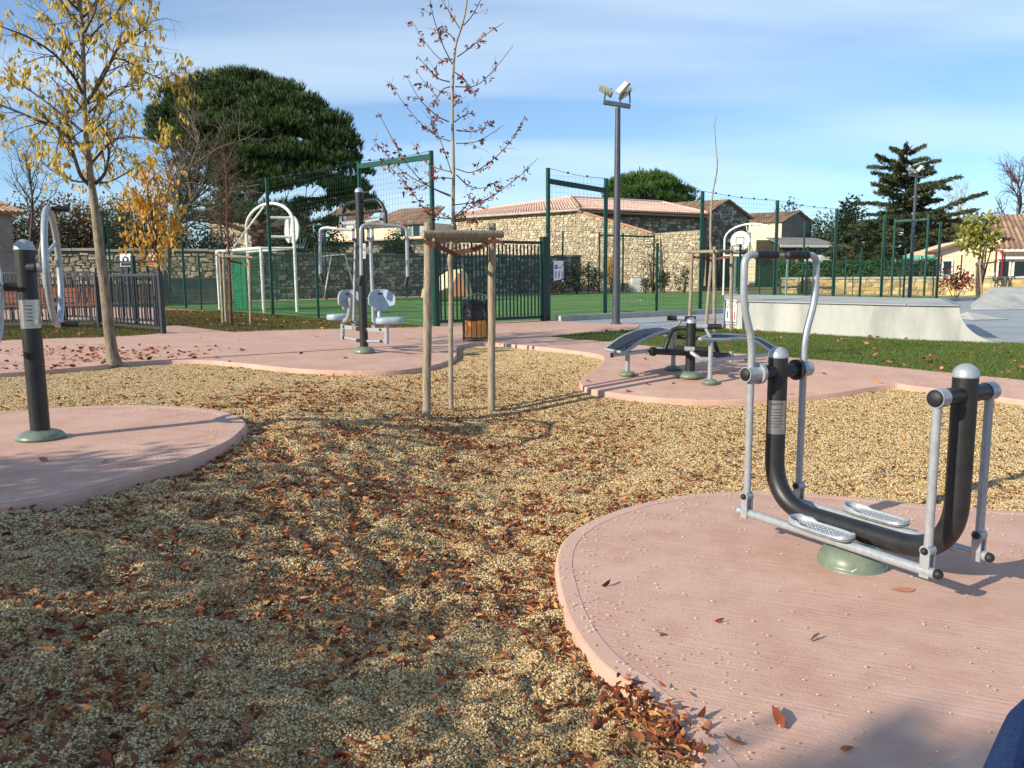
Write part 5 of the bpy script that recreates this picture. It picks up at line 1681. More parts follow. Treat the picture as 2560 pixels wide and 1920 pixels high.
# ---- umbrella pines: tufts of needles inside a silhouette, thick towards the crown's shell
def inside(px, py, poly):
    return bool(pip(np.array([px], float), np.array([py], float), poly)[0])
def pine(name, label, poly, Y, depth, n_cl, cr, per, m, nlen, trunk_px, limbs_px, droop=.0, holes=(), nw=.022, blades=6, root=None):
    cx = sum(p[0] for p in poly)/len(poly)
    x0, x1 = min(p[0] for p in poly), max(p[0] for p in poly)
    y0, y1 = min(p[1] for p in poly), max(p[1] for p in poly)
    base = g(W(trunk_px[0][0], 690, Y))
    r = root or thing(name, label, 'tree', base)
    if root is None:
        mb = MB(); P = smoothpath([W(x, y, Y) for x, y in trunk_px], 4); P[0].z = -.1
        mb.tube(P, [.42, .2], 12); mb.build('trunk', M_PINEB, r)
    it = []
    for pts in limbs_px:
        o = random.uniform(-.6, .6)*depth
        it.append((smoothpath([W(x, y, Y + o*i/(len(pts)-1)) for i, (x, y) in enumerate(pts)], 4), .17, .04))
    extra = []
    for P_, a, b in it: extra += twigs_from(P_, .10, 7, (1.2, 3.0), .2, .25, .4, 5, .2)
    tubes_part('limbs' if root is None else 'lower_limbs', it + extra, M_PINEB, r, 7)
    C, D = [], []
    k = 0
    while k < n_cl:
        px, py = random.uniform(x0, x1), random.uniform(y0, y1)
        if not inside(px, py, poly): continue
        if any(inside(px, py, h) for h in holes) and random.random() < .85: continue
        u_ = (px-cx)/((x1-x0)*.5); v_ = (py-y0)/(y1-y0)
        half = depth*math.sqrt(max(.06, 1-u_*u_*.9))*(.45 + .55*min(1, v_*2.2))
        off = -half*random.uniform(.55, 1.0) if random.random() < .72 else half*random.uniform(-.6, .9)
        c = W(px, py, Y + off)
        rr_ = random.uniform(*cr)
        k += 1
        for j in range(per):
            s = vr(); s.normalize()
            if s.z < -.1: s.z *= -.6
            p = c + Vector((s.x*rr_, s.y*rr_, s.z*rr_*.62))*random.uniform(.72, 1.0)
            C.append(tuple(p)); D.append((s.x*.5, s.y*.5, abs(s.z)*.5 + .9 - droop))
    needles('crown' if root is None else 'lower_boughs', C, D, nlen, nw, blades, m, r, spread=.27, kind='stuff')
    return r
def shrink(P, k):
    cx, cy = sum(p[0] for p in P)/len(P), sum(p[1] for p in P)/len(P)
    return [(cx + (x-cx)*k, cy + (y-cy)*k) for x, y in P]
BIG = [(385, 300), (400, 240), (440, 222), (500, 192), (560, 184), (640, 194), (720, 226), (800, 265), (850, 312), (885, 372), (905, 430), (926, 500), (930, 540), (905, 560), (880, 520), (850, 480), (790, 480), (740, 470), (690, 500), (620, 505), (560, 470), (500, 440), (440, 430), (400, 400)]
big_pine = pine('umbrella_pine', 'huge dark green umbrella pine behind the white goal', shrink(BIG, .95), 47, 6.0, 320, (.65, 1.25), 84, M_PINE, .36,
     [(650, 650), (640, 560), (630, 500), (640, 430), (650, 360)],
     [[(632, 520), (560, 470), (480, 430), (420, 400)], [(636, 500), (700, 440), (790, 420), (870, 430)], [(640, 480), (600, 380), (540, 300)], [(645, 460), (720, 350), (780, 300)], [(632, 540), (740, 520), (860, 480), (910, 510)], [(640, 560), (760, 500), (850, 500)], [(634, 560), (540, 540), (460, 520), (400, 480)], [(640, 470), (650, 330), (640, 230)]],
     holes=([(770, 470), (880, 400), (890, 440), (800, 500)],), nw=.034, blades=10)
low = [(440, 440), (520, 440), (620, 500), (760, 480), (850, 500), (890, 560), (780, 590), (700, 560), (560, 570), (450, 560)]
pine('pine_skirt', 'dark lower pine boughs with sky gaps under the umbrella pine', low, 46, 3.5, 70, (.35, .7), 34, M_PINE, .36, [(655, 648), (648, 590), (640, 540)], [[(648, 590), (560, 560), (470, 550)], [(646, 580), (760, 560), (870, 540)], [(648, 560), (540, 520), (440, 500)], [(644, 570), (720, 530), (820, 500)]], nw=.03, root=big_pine)
SMALL = [(1526, 505), (1530, 470), (1545, 452), (1580, 445), (1610, 438), (1650, 444), (1690, 462), (1715, 475), (1730, 498), (1722, 512), (1640, 518), (1560, 515)]
pine('far_pine', 'rounded green umbrella pine rising behind the barn roof', SMALL, 92, 5., 170, (.8, 1.3), 40, M_PINE2, .5, [(1630, 640), (1630, 560), (1628, 500)], [[(1630, 540), (1580, 500), (1545, 490)], [(1630, 530), (1690, 500), (1715, 490)]], nw=.05)

# ---- cedar and other conifers
def cedar(name, label, base, H, R, tiers, m, lean=0., droop=.12, start=.06):
    r = thing(name, label, 'tree', base)
    mb = MB(); mb.tube([base - up*.1, base + up*H*.5, base + up*H*.98 + Vector((lean, 0, 0))], [.38, .22, .03], 10); mb.build('trunk', M_PINEB, r)
    it, C, D = [], [], []
    for k in range(tiers):
        f = min(.95, start + (1-start)*(k + random.uniform(-.2, .2))/tiers)
        z = H*f
        Rk = R*((1-f)**.62)*random.uniform(.8, 1.15) + .35
        a0 = random.uniform(0, 6.28)
        nb_ = 8 if f < .5 else 6
        for j in range(nb_):
            a = a0 + 6.283*j/nb_ + random.uniform(-.5, .5)
            L = Rk*random.uniform(.5, 1.1)
            p = base + up*max(.3, z + random.uniform(-.55, .55)*(1-f)) + Vector((lean*f, 0, 0))
            d = Vector((math.cos(a), math.sin(a), random.uniform(-.12, .25) + .45*f))
            pts = [p]
            for q in range(6):
                d = (d + Vector((0, 0, -.05)) + vr(.05)).normalized()
                pts.append(pts[-1] + d*(L/6))
            it.append((pts, .05, .012))
            for q in range(int(L*46)):
                t = .12 + .88*random.random(); i = min(5, int(t*6)); pp = pts[i].lerp(pts[i+1], t*6-i)
                side = d.cross(up).normalized()*random.gauss(0, .36)*(1.1-t)*min(1.6, L*.42)
                C.append(tuple(pp + side + Vector((0, 0, random.gauss(-.02, .035) - abs(side.length)*.10))))
                dd = d*.9 + side*.5 + vr(.16); dd.z = dd.z*.4 - droop
                D.append(tuple(dd))
    tubes_part('boughs', it, M_BARKD, r, 5)
    needles('crown', C, D, .30, .06, 5, m, r, spread=.42, kind='stuff')
    return r
cb = g(W(2262, 690, 60))
cedar('cedar_tree', 'broad dark cedar with flat layered boughs at right', cb, hz(2250, 362, 60), 6.7, 16, M_CEDAR, lean=-.4)
cedar('conifer_tree', 'dark conifer at the left foot of the cedar', g(W(2175, 690, 56)), hz(2170, 545, 56), 3.0, 14, M_CEDAR)
cedar('conifer_tree', 'dark low conifer at the right foot of the cedar, behind the play shelter', g(W(2330, 690, 57)), hz(2330, 540, 57), 3.4, 14, M_CEDAR)
def bush(name, label, c, rx, ry, rz, n, ls, m, cat='shrub', lumps=9, stem=True, group=None, barkm=None):
    """leafy mass made of overlapping lumps; c = foot on the ground"""
    c = Vector(c)
    r = thing(name, label, cat, c, group=group)
    if stem:
        it = []
        for k in range(5):
            e = c + Vector((random.uniform(-.5, .5)*rx, random.uniform(-.5, .5)*ry, rz*random.uniform(.9, 1.5)))
            it.append((smoothpath([c - up*.05, c.lerp(e, .5) + vr(.06*rz), e], 3), .03*max(rz, .5), .008))
        tubes_part('trunk' if cat == 'tree' else 'stem', it, barkm or M_BARKD, r, 6)
    C, D = [], []
    L = [(Vector((random.uniform(-.62, .62)*rx, random.uniform(-.62, .62)*ry, rz*(1 + random.uniform(-.55, .55)))), random.uniform(.38, .62)) for k in range(lumps)]
    for k in range(n):
        o, s = random.choice(L)
        v = vr(); v.normalize()
        q = o + Vector((v.x*rx, v.y*ry, v.z*rz))*s*random.uniform(.6, 1.08)
        if q.z < .02*rz: q.z = abs(q.z)*.5 + .02
        C.append(tuple(c + q)); D.append(tuple(v*.6 + vr(.6)))
    quads('crown' if cat == 'tree' else 'foliage', C, D, ls, ls*.55, m, r, kind='stuff')
    return r
def bare(name, label, base, H, R, m, n1=26, thick=.14, px_trunk=None, up_=.5, twn=4):
    r = thing(name, label, 'tree', base)
    trunk = px_trunk or smoothpath([base - up*.1, base + up*H*.35 + vr(.15), base + up*H*.7 + vr(.3), base + up*H + vr(.3)], 4)
    mb = MB(); mb.tube(trunk, [thick, thick*.12], 10); mb.build('trunk', m, r)
    a1 = twigs_from(trunk, thick, n1, (R*.6, R*1.2), up_, .25, .4, 7, .2, 1.0)
    a2 = []
    for P, a, b in a1: a2 += twigs_from(P, a, 5, (R*.25, R*.55), up_*.4, .2, .55, 5, .25)
    a3 = []
    for P, a, b in a2: a3 += twigs_from(P, a, twn, (R*.12, R*.28), up_*.2, .2, .6, 4, .3)
    tubes_part('branches', a1, m, r, 6)
    tubes_part('twigs', a2 + a3, m, r, 4, True)
    return r
# grey bare tree before the pine
bp = g(W(418, 690, 36))
P = smoothpath([W(x, y, 36) for x, y in ((416, 745), (420, 640), (425, 590), (450, 545), (480, 500), (470, 440), (490, 380), (500, 330))], 4)
bare('bare_tree', 'grey leafless tree with crooked trunk in front of the umbrella pine', bp, 8, 4.4, mat('bark_ash', lin(78, 68, 56), lin(112, 100, 82), scale=10, rough=.9), 32, .17, P, .25, 5)
bare('bare_tree', 'bare brownish tree behind the yellow tree, over the garden wall', g(W(95, 690, 26)), 4.6, 1.9, M_BARKD, 24, .08)
bare('bare_tree', 'bare tree with fine branches standing at the right edge skyline', g(W(2525, 690, 62)), hz(2525, 440, 62), 3.4, M_BARKD, 24, .2)
bare('bare_tree', 'pale bare tree crown between the cedar and the right edge', g(W(2395, 690, 85)), hz(2395, 490, 85), 3.6, M_BARKP, 24, .2)
# masses at the left
for x, y, Y, rx, rz, mm, lb in ((150, 505, 47, 2.4, 1.9, M_BRUSH, 'brown leafed shrub above the garden wall, left of the yellow tree trunk'), (250, 512, 48, 2.4, 2.0, M_OLIVE, 'olive coloured shrub above the garden wall, behind the yellow tree trunk'), (340, 500, 49, 2.6, 2.2, M_BRUSH, 'tall brown shrub above the garden wall under the orange leaves'), (440, 560, 50, 2.2, 1.7, M_BUSH, 'dark green shrub left of the pine trunk'), (520, 580, 50, 1.8, 1.6, M_BUSH, 'dark shrub close to the left of the pine trunk'), (60, 540, 45, 2.2, 1.7, M_BUSH, 'dark shrub next to the edge house'), (740, 560, 53, 2.4, 1.8, M_BUSH, 'dark ivy mass right of the pine trunk'), (800, 570, 54, 1.5, 1.5, M_BUSH, 'dark shrub at the left end of the terrace wall'), (990, 590, 57, .9, 1.6, M_BUSH, 'small dark shrub in front of the cream house')):
    zt = hz(x, y, Y)
    bush('shrub', lb, g(W(x, 690, Y)), rx*1.25, 1.6, zt*.55, 7500, .19, mm, lumps=26)
# shrubs at the foot of the yard wall
for x, y0, Y, rx, rz, mm, n, lb in ((1442, 655, 50, .75, .8, M_BUSH, 700, 'dark evergreen shrub at the left foot of the barn'), (1480, 660, 50, .6, .75, M_BUSH, 500, 'dark evergreen shrub beside the barn drainpipe'), (1661, 678, 51, .45, .55, M_BUSH, 420, 'small dark upright shrub at the foot of the yard wall'), (1395, 700, 49, .6, .35, M_BRUSH, 300, 'low brown plant at the foot of the shaded wall'), (1712, 660, 50, .6, .7, M_BUSH, 320, 'thin shrub at the right end of the yard wall'), (1615, 700, 51, .4, .3, M_BUSH, 200, 'small low shrub beside the utility cabinet')):
    bush('shrub', lb, g(W(x, 690, Y)), rx, .5, hz(x, y0, Y)*.55, n, .16, mm, lumps=6)
bush('small_tree', 'small slim orange-leafed tree against the sunlit yard wall', g(W(1530, 690, 52)), .45, .45, hz(1530, 610, 52)*.55, 520, .14, M_OLEAF, 'tree', 6)
bush('small_tree', 'small green-leafed tree against the sunlit yard wall', g(W(1632, 690, 52)), 1.0, .8, hz(1632, 605, 52)*.62, 420, .15, M_BUSH, 'tree', 6)
bush('small_tree', 'pale green leafed tree showing above the right roofs', g(W(1945, 690, 100)), 2.2, 2, hz(1945, 508, 100)*.6, 900, .4, M_BUSH, 'tree')
for x, y, Y, rx, mm, lb in ((2035, 545, 95, 3.2, M_HEDGE, 'bright green tree behind the open shed'), (2075, 540, 90, 2.4, M_BUSH, 'dark green tree behind the right end of the open shed'), (2115, 505, 62, 1.0, M_BUSH, 'slim dark cypress left of the cedar'), (2385, 545, 72, 3.0, M_BRUSH, 'brown autumn tree right of the cedar'), (2450, 528, 75, 3.4, M_OLIVE, 'olive brown tree above the peach house'), (2530, 540, 78, 3.2, M_BRUSH, 'brown tree behind the peach house roof'), (2330, 520, 74, 2.8, M_BRUSH, 'brown tree just behind the right boughs of the cedar')):
    bush('background_tree', lb, g(W(x, 690, Y)), rx, rx*.8, hz(x, y, Y)*.52, 4200, .30, mm, 'tree', 20)
# clipped hedge on the right terrace
HA, HB = g(W(1955, 690, 52)), g(W(2340, 690, 43))
r = thing('hedge', 'clipped green hedge above the low stone wall', 'hedge', (HA+HB)/2)
zh = hz(2150, 655, 47)
ex = (HB-HA); n = 7000
t = rng.random(n); C = np.array(HA)[None, :] + t[:, None]*np.array(ex)[None, :]
side = rng.normal(0, 1, (n, 1))*np.array(up.cross(ex.normalized()))[None, :]*.35
C = C + side; C[:, 2] = rng.uniform(.2, 1, n)**.6*zh*(1 + .05*np.sin(t*40))
quads('foliage', C, rng.normal(size=(n, 3)), .2, .12, M_HEDGE, r, kind='stuff')
mb = MB(); mb.bar(HA + up*zh*.42, HB + up*zh*.42, .5, zh*.8, up=up); mb.build('inner_twigs', M_BUSH, r)
# yellow-green young tree with stakes and the red shrub before the peach house
bush('young_park_tree', 'young tree with yellow-green leaves in front of the peach house', g(W(2448, 690, 37)), 1.0, .9, hz(2448, 590, 37)*.86, 10, .1, M_YGREEN, 'tree', 5)
rr_ = [o for o in COL.objects if o.name.startswith('young_park_tree')][0]
cc = W(2450, 585, 37); C = []
for k in range(620):
    v = vr(); v.normalize(); C.append(tuple(cc + Vector((v.x*1.0, v.y*.8, v.z*1.05))*random.random()**.4))
quads('crown', C, rng.normal(size=(620, 3)) + np.array([[0, 0, -.8]]), .24, .13, M_YGREEN, rr_, kind='stuff')
bush('red_shrub', 'red-leafed shrub in front of the low stone wall at right', g(W(2390, 690, 33)), .75, .6, hz(2390, 720, 33)*.8 + .25, 420, .15, M_REDB, lumps=8)

# ---- trees behind the camera's left shoulder, whose shade falls over the foreground
def shade_tree(label, ground_xy, zc, R, n, m, seed):
    """a leafy tree whose crown (centre height zc, radius R) throws its shade on to ground_xy"""
    random.seed(seed)
    x, y = ground_xy
    t = (zc - gz(x, y))/math.tan(SUN_EL)
    base = Vector((x - math.cos(SUN_AZ)*t, y - math.sin(SUN_AZ)*t, 0))
    r = thing('park_tree', label, 'tree', base)
    c = base + up*zc
    trunk = smoothpath([base - up*.1, base + up*zc*.4 + vr(.04), base + up*zc*.8 + vr(.06), c + up*R*.7], 4)
    mb = MB(); mb.tube(trunk, [.05 + .03*R, .015], 12); mb.build('trunk', M_BARK, r)
    a1 = twigs_from(trunk, .05 + .03*R, 30, (R*.6, R*.95), .25, .5, .35, 6, .15, 1.1)
    tubes_part('branches', a1, M_BARKD, r, 5, True)
    L = []
    for k in range(44):
        v = vr(); v.normalize(); L.append((c + v*R*.74*random.random()**.4, R*random.uniform(.22, .42)))
    C = []
    for k in range(n):
        o, s_ = random.choice(L); v = vr(); v.normalize(); C.append(tuple(o + v*s_*random.random()**.4))
    quads('crown', C, unit(rng.normal(size=(n, 3))) + np.array([[0, 0, -.4]]), .12, .09, m, r, kind='stuff')
ROW = [(-5.75, -1.44, 1.46, 'first'), (-5.9, -.64, 1.36, 'second'), (-6.14, .16, 1.30, 'third'), (-6.44, .94, 1.30, 'fourth'), (-6.78, 1.74, 1.30, 'fifth')]  # shrub row out of view, added to throw shade over the gravel
for k, (x, y, rz_, word) in enumerate(ROW):
    bush('shade_shrub', 'dense brown-leafed shrub left of the viewpoint, ' + word + ' in the row shading the gravel', (x, y, 0), .9, .9, rz_, 9000, .11, M_BRLEAF, lumps=34, group='shrubs left of the viewpoint')
shade_tree('smaller leafy tree behind the left shoulder, shading the left pad', (-4.9, 3.8), 4.0, 1.15, 4600, M_BRLEAF, 6)
shade_tree('tall leafy tree behind the viewpoint, shading the front of the right pad', (.55, 1.02), 5.0, 1.15, 14000, M_BRLEAF, 7)  # unseen tree, added to throw the shade at lower right

# ================================================================== THINGS IN FRONT
random.seed(21)
# ---- railings at the left
def railing(label, a, b, h, nb, post_ends=(True, True)):
    r = thing('railing', label, 'railing', (a+b)/2, group='dark grey metal railings')
    a, b = g(a), g(b)
    for z in (.12, h):
        mb = MB(); mb.bar(a + up*z, b + up*z, .04, .045, up=up); mb.build('rail', M_GREY, r)
    ang = math.atan2((b-a).y, (b-a).x); me = None
    for k in range(1, nb):
        p = a.lerp(b, k/nb)
        if me is None:
            mb = MB(); mb.box((0, 0, 0), .022, .022, h-.14, ang, base=True); o = mb.build('bar', M_GREY, r, local=True); me = o.data
        else: o = newobj('bar', me, r)
        o.location = WM[r.name].inverted() @ Vector((p.x, p.y, .13))
    for e, p in zip(post_ends, (a, b)):
        if e:
            mb = MB(); mb.box((p.x, p.y, -.05), .09, .09, h + .11, ang, base=True); mb.build('post', M_GREY, r)
    return r
e0 = at(409, 834); e1 = at(250, 821); e2 = at(-60, 823); e3 = at(262, 800); e4 = at(160, 795)
hr = hz(405, 686, e0.y)
railing('dark metal railing ending in a post beside the pink path', e0, e1, hr, 17)
railing('dark metal railing running left behind the wheel machine', e1 + Vector((-.12, 0, 0)), e2, hr + .08, 30, (False, True))
railing('farther dark metal railing seen through the first one', at(395, 815), at(165, 800), hr, 34)
# ---- benches behind the railing
def bench(label, c, rz):
    r = thing('park_bench', label, 'bench', c, rz, group='brown slatted benches')
    for k in range(3):
        mb = MB(); mb.box((0, -.2 + .16*k, .45), 1.5, .13, .035); mb.build('seat_slat', M_BENCHW, r, local=True)
    for k in range(3):
        mb = MB(); mb.box((0, .28 + .02*k, .58 + .14*k), 1.5, .035, .12); mb.build('back_slat', M_BENCHW, r, local=True)
    for sx in (-.6, .6):
        mb = MB(); mb.bar((sx, -.25, 0), (sx, -.25, .43), .05, .05); mb.bar((sx, .22, 0), (sx, .36, .95), .05, .05); mb.bar((sx, -.27, .42), (sx, .26, .42), .05, .04); mb.build('leg', M_GREY, r, local=True)
bench('brown slatted bench behind the railing, left of the post', at(30, 806), .05)
bench('brown slatted bench behind the railing, seen through the wheel', at(100, 802), .02)
bench('brown slatted bench behind the railing, right of the wheel', at(190, 803), -.05)
# ---- signs behind the railing
def panel_sign(name, label, px, py0, py1, w, Y, mats):
    p = W(px, 690, Y); zt, zb_ = hz(px, py0, Y), hz(px, py1, Y)
    r = thing(name, label, 'sign', (p.x, p.y, 0))
    mb = MB(); mb.box((p.x, p.y + .03, -.05), .06, .04, zt + .05, 0, base=True); mb.build('post', M_POLE, r)
    mb = MB(); mb.box((p.x, p.y, zb_), w, .02, zt-zb_, 0, base=True); mb.build('panel', mats[0], r)
    mb = MB(); mb.box((p.x, p.y - .014, zb_ + .02), w*.86, .006, (zt-zb_)*.22, 0, base=True); mb.build('print_band', mats[1], r)
    mb = MB(); mb.lathe((p.x, p.y - .012, zb_ + (zt-zb_)*.55), [(w*.16, 0), (w*.28, 0), (w*.28, .006), (w*.16, .006)], 20, ax=(0, -1, 0)); mb.build('print_ring', mats[1], r)
panel_sign('rules_sign', 'narrow white sign with red print on a post at left, under the orange tree', 385, 634, 665, .22, 24, (M_SIGNW, M_SIGNR))
panel_sign('info_sign', 'white and blue notice board behind the railing, right of the yellow tree trunk', 317, 634, 666, .34, 25, (M_SIGNW, M_SIGNB))
panel_sign('blue_sign', 'small dark blue board behind the railing, beside the white notice', 303, 643, 661, .24, 25.2, (M_SIGNB, M_GREY))
# dark green exercise frame behind the railing
p = g(W(335, 690, 21))
r = thing('pull_bar_machine', 'dark green exercise frame behind the railing', 'exercise machine', p)
mb = MB(); mb.tube([p - up*.05, p + up*1.75], .06, 12); mb.build('post', M_DGREEN, r)
mb = MB(); mb.tube(fillet([p + Vector((-.9, 0, 1.6)), p + Vector((.75, 0, 1.6)), p + Vector((1.0, -.2, 1.3)), p + Vector((1.0, -.2, .75))], .15), .022, 8); mb.build('handle_bar', M_DGREEN, r)
mb = MB(); mb.tube(fillet([p + Vector((-.5, .1, .5)), p + Vector((-.45, .1, 1.1)), p + Vector((.45, .1, 1.2)), p + Vector((.5, .1, .5))], .1), .02, 8); mb.build('side_bar', M_DGREEN, r)
# trellis-like swing frame seen beyond the chest press
pA = [W(x, y, 40) for x, y in ((812, 748), (826, 642), (862, 636), (884, 720))]
r = thing('swing_frame', 'thin white tubular frame on the far side of the field, left of the chest press', 'frame', g(pA[0]))
mb = MB(); mb.tube([W(810, 747, 40), W(828, 640, 40)], .03, 8); mb.build('upright', M_WHITE, r)
mb = MB(); mb.tube([W(862, 636, 40), W(890, 738, 40)], .03, 8); mb.build('upright', M_WHITE, r)
mb = MB(); mb.tube([W(804, 641, 40), W(830, 638, 40), W(863, 636, 40)], .03, 8); mb.build('top_bar', M_WHITE, r)
# beige slide/climbing rock shape behind the gate
def CW(x, y, Y=38): return W(760 + x*.2893, 420 + y*.2893, Y)
r = thing('climbing_rock', 'beige angular climbing boulder on the far side of the field behind the gate', 'climbing rock', g(CW(1200, 1000)))
poly_ = [(1010, 1125), (1020, 1050), (1130, 960), (1250, 885), (1370, 870), (1400, 920), (1440, 1110)]
b_ = [CW(x, y) for x, y in poly_]
back_ = [CW(x + 20, y + (14 if y < 1000 else -2), 40) for x, y in poly_]
mb = MB(); n = len(poly_); c1, c2 = CW(1230, 1040, 37.4), CW(1330, 960, 37.6)
mb.add([*b_, c1, c2], [(0, 1, n), (1, 2, n), (2, 3, n), (3, n+1, n), (3, 4, n+1), (4, 5, n+1), (5, 6, n+1), (6, n, n+1), (6, 0, n)])
mb.add(b_ + back_, [(i, i+1, n+i+1, n+i) for i in range(n-1)])
mb.build('boulder', mat('beige_rock', lin(196, 168, 128), lin(228, 206, 168), scale=1.4, rough=.95, bump=.3, bscale=9), r)
mb = MB(); mb.poly([CW(1240, 1110, 37.2), CW(1330, 900, 37.2), CW(1385, 960, 37.2), CW(1420, 1110, 37.2)]); mb.build('brown_panel', mat('brown_rock', lin(150, 104, 78), lin(176, 128, 96), scale=3, rough=.95), r)

# ---- tripods of stakes
def stake(root, p, h, rad, tilt=(0, 0)):
    mb = MB(); pts = [p - up*.12 + Vector((tilt[0]*-.1, 0, 0))]
    for k in range(1, 9):
        pts.append(p + up*(h*k/8) + Vector((tilt[0]*k/8 + random.gauss(0, .003), tilt[1]*k/8 + random.gauss(0, .003), 0)))
    mb.tube(pts, [rad*random.uniform(.97, 1.03) for _ in pts], 12); return mb.build('stake', M_WOOD, root)
def strap(root, a, b, c, w=.05):
    mb = MB(); P = smoothpath([a, b, c], 5)
    vs = []; 
    for q in P: vs += [q + up*w/2, q - up*w/2]
    n = len(P)
    mb.add(vs, [(2*i, 2*i+2, 2*i+3, 2*i+1) for i in range(n-1)], True)
    off = [Vector(v) + Vector((0, .004, 0)) for v in vs]
    mb.add(off, [(2*i+1, 2*i+3, 2*i+2, 2*i) for i in range(n-1)], True)
    return mb.build('strap', M_STRAP, root)
sA, sB = at(1066, 1048, -.075), at(1228, 1033, -.08)
r = thing('stake_frame', 'grey wooden tree stakes with crossbar round the sapling at centre', 'tree support', (sA+sB)/2, group='wooden tree supports')
zA, zB = hz(1069, 556, sA.y) - sA.z, hz(1230, 558, sB.y) - sB.z
rad_ = 10.5/2000*sA.y
tA, tB = W(1071, 556, sA.y), W(1230, 558, sB.y)
stake(r, sA, zA, rad_*1.02, (tA.x - sA.x, 0)); stake(r, sB, zB, rad_*.95, (tB.x - sB.x, 0))
ca, cb_ = W(1056, 586, sA.y - .09), W(1256, 586, sB.y - .14)
mb = MB(); mb.tube([ca, ca.lerp(cb_, .5) + Vector((0, 0, .004)), cb_], rad_*.92, 12); mb.build('crossbar', M_WOOD, r)
ca2, cb2 = W(1082, 596, sA.y + .10), W(1228, 596, sB.y + .09)
mb = MB(); mb.tube([ca2, cb2], rad_*.8, 12); mb.build('crossbar', M_WOOD, r)
tm = W(1132, 633, Yc - .04)
strap(r, W(1070, 604, sA.y - .06), W(1100, 618, (sA.y+Yc)/2 - .05), tm); strap(r, tm, W(1190, 622, (sB.y+Yc)/2 - .06), W(1236, 598, sB.y - .07))
strap(r, W(1058, 602, sA.y - .08), W(1070, 608, sA.y - .07), W(1088, 612, sA.y - .05), .045); strap(r, W(1228, 600, sB.y - .08), W(1245, 602, sB.y - .07), W(1262, 612, sB.y - .05), .03)
# left tripod
def tripod(label, feet, tops, Y, barpts, strap_y, rad):
    q = at(*feet[0])
    r = thing('stake_frame', label, 'tree support', q, group='wooden tree supports')
    P = []
    for (fx, fy), (tx, ty) in zip(feet, tops):
        f = at(fx, fy); t = W(tx, ty, f.y)
        stake(r, f, t.z, rad, (t.x-f.x, 0)); P.append((f, t))
    n = len(P)
    for i in range(n):
        (f0, t0), (f1, t1) = P[i], P[(i+1) % n]
        a = Vector((t0.x, t0.y, t0.z-.10)); b = Vector((t1.x, t1.y, t1.z-.10)); d = (b-a).normalized()*.1
        mb = MB(); off = Vector((0, -rad*1.3, .004*i)); mb.tube([a - d + off, b + d + off], rad*.85, 8); mb.build('crossbar', M_WOOD, r)
    return r, P
r, P = tripod('wooden tripod round the red-twigged sapling in front of the goal', [(558, 811), (566, 812), (627, 811)], [(549, 628), (558, 632), (623, 634)], 20, None, 645, .035)
c = (P[0][1]+P[2][1])/2; strap(r, P[0][1] - up*.3, W(572, 652, P[0][0].y), P[2][1] - up*.3, .05)
r, P = tripod('wooden tripod with bare whip in front of the concrete skate block', [(1724, 826), (1786, 832), (1828, 828)], [(1730, 618), (1786, 616), (1829, 616)], 17, None, 640, .035)
strap(r, P[0][1] - up*.2, W(1777, 646, P[0][0].y), P[2][1] - up*.2, .05)
r, P = tripod('distant wooden tripod round the yellow-green tree before the peach house', [(2440, 742), (2455, 745), (2486, 741)], [(2442, 655), (2449, 655), (2488, 650)], 34, None, 660, .04)

# ---- litter bin
bb = at(1190, 851); bx, by = bb.x, bb.y
zz = lambda py: hz(1190, py, by)
r = thing('litter_bin', 'wood-slatted litter bin with black bag between the tree stakes', 'litter bin', bb)
sc = by/2000.
bw = 52*sc
z0, z1, z2 = zz(842), zz(796), zz(752)
n = 14
rb = bw/2
for k in range(n):
    a = 2*math.pi*k/n + .1
    p = Vector((bx + rb*math.cos(a), by + rb*math.sin(a), 0))
    mb = MB(); wd = 2*math.pi*rb/n*.86
    mb.box((p.x, p.y, z0), .018, wd, z1-z0, a, base=True); mb.build('slat', M_BINW, r)
mb = MB(); mb.lathe((bx, by, 0), [(rb-.012, z0-.01), (rb-.012, z1)], 24); mb.build('liner', M_GREY, r)
mb = MB(); mb.lathe((bx, by, 0), [(rb+.012, z0-.03), (rb+.016, z0-.01), (rb-.02, z0-.01), (.01, z0-.012)], 24); mb.build('bottom_ring', M_GREY, r)
mb = MB(); pr = []
for k in range(9):
    t = k/8; pr.append((rb*(1.06 + .05*math.sin(t*7)) + .01*random.random(), z1 - .03 + (z2-z1+.03)*t))
pr += [(rb*.98, z2 + .012), (rb*.85, z2 - .05), (rb*.8, z2-.2)]
mb.lathe((bx, by, 0), pr, 28)
mb.v = [(x + random.gauss(0, .006), y + random.gauss(0, .006), z + random.gauss(0, .006)) for x, y, z in mb.v]
mb.build('bag', M_BAG, r)
mb = MB()
mb.box((bx - rb - .03, by, -.02), .04, .06, zz(748) + .02, 0, base=True)
mb.build('support_post', M_GREY, r)
mb = MB(); mb.box((bx + rb + .03, by, -.02), .04, .06, zz(748) + .02, 0, base=True); mb.build('support_post', M_GREY, r)
mb = MB(); P = smoothpath([Vector((bx - rb - .03, by, zz(748))), Vector((bx - rb*.4, by, zz(737))), Vector((bx + rb*.5, by, zz(735))), Vector((bx + rb + .03, by, zz(742)))], 5); mb.tube(P, .008, 6); mb.build('lid_wire', M_STEEL, r)

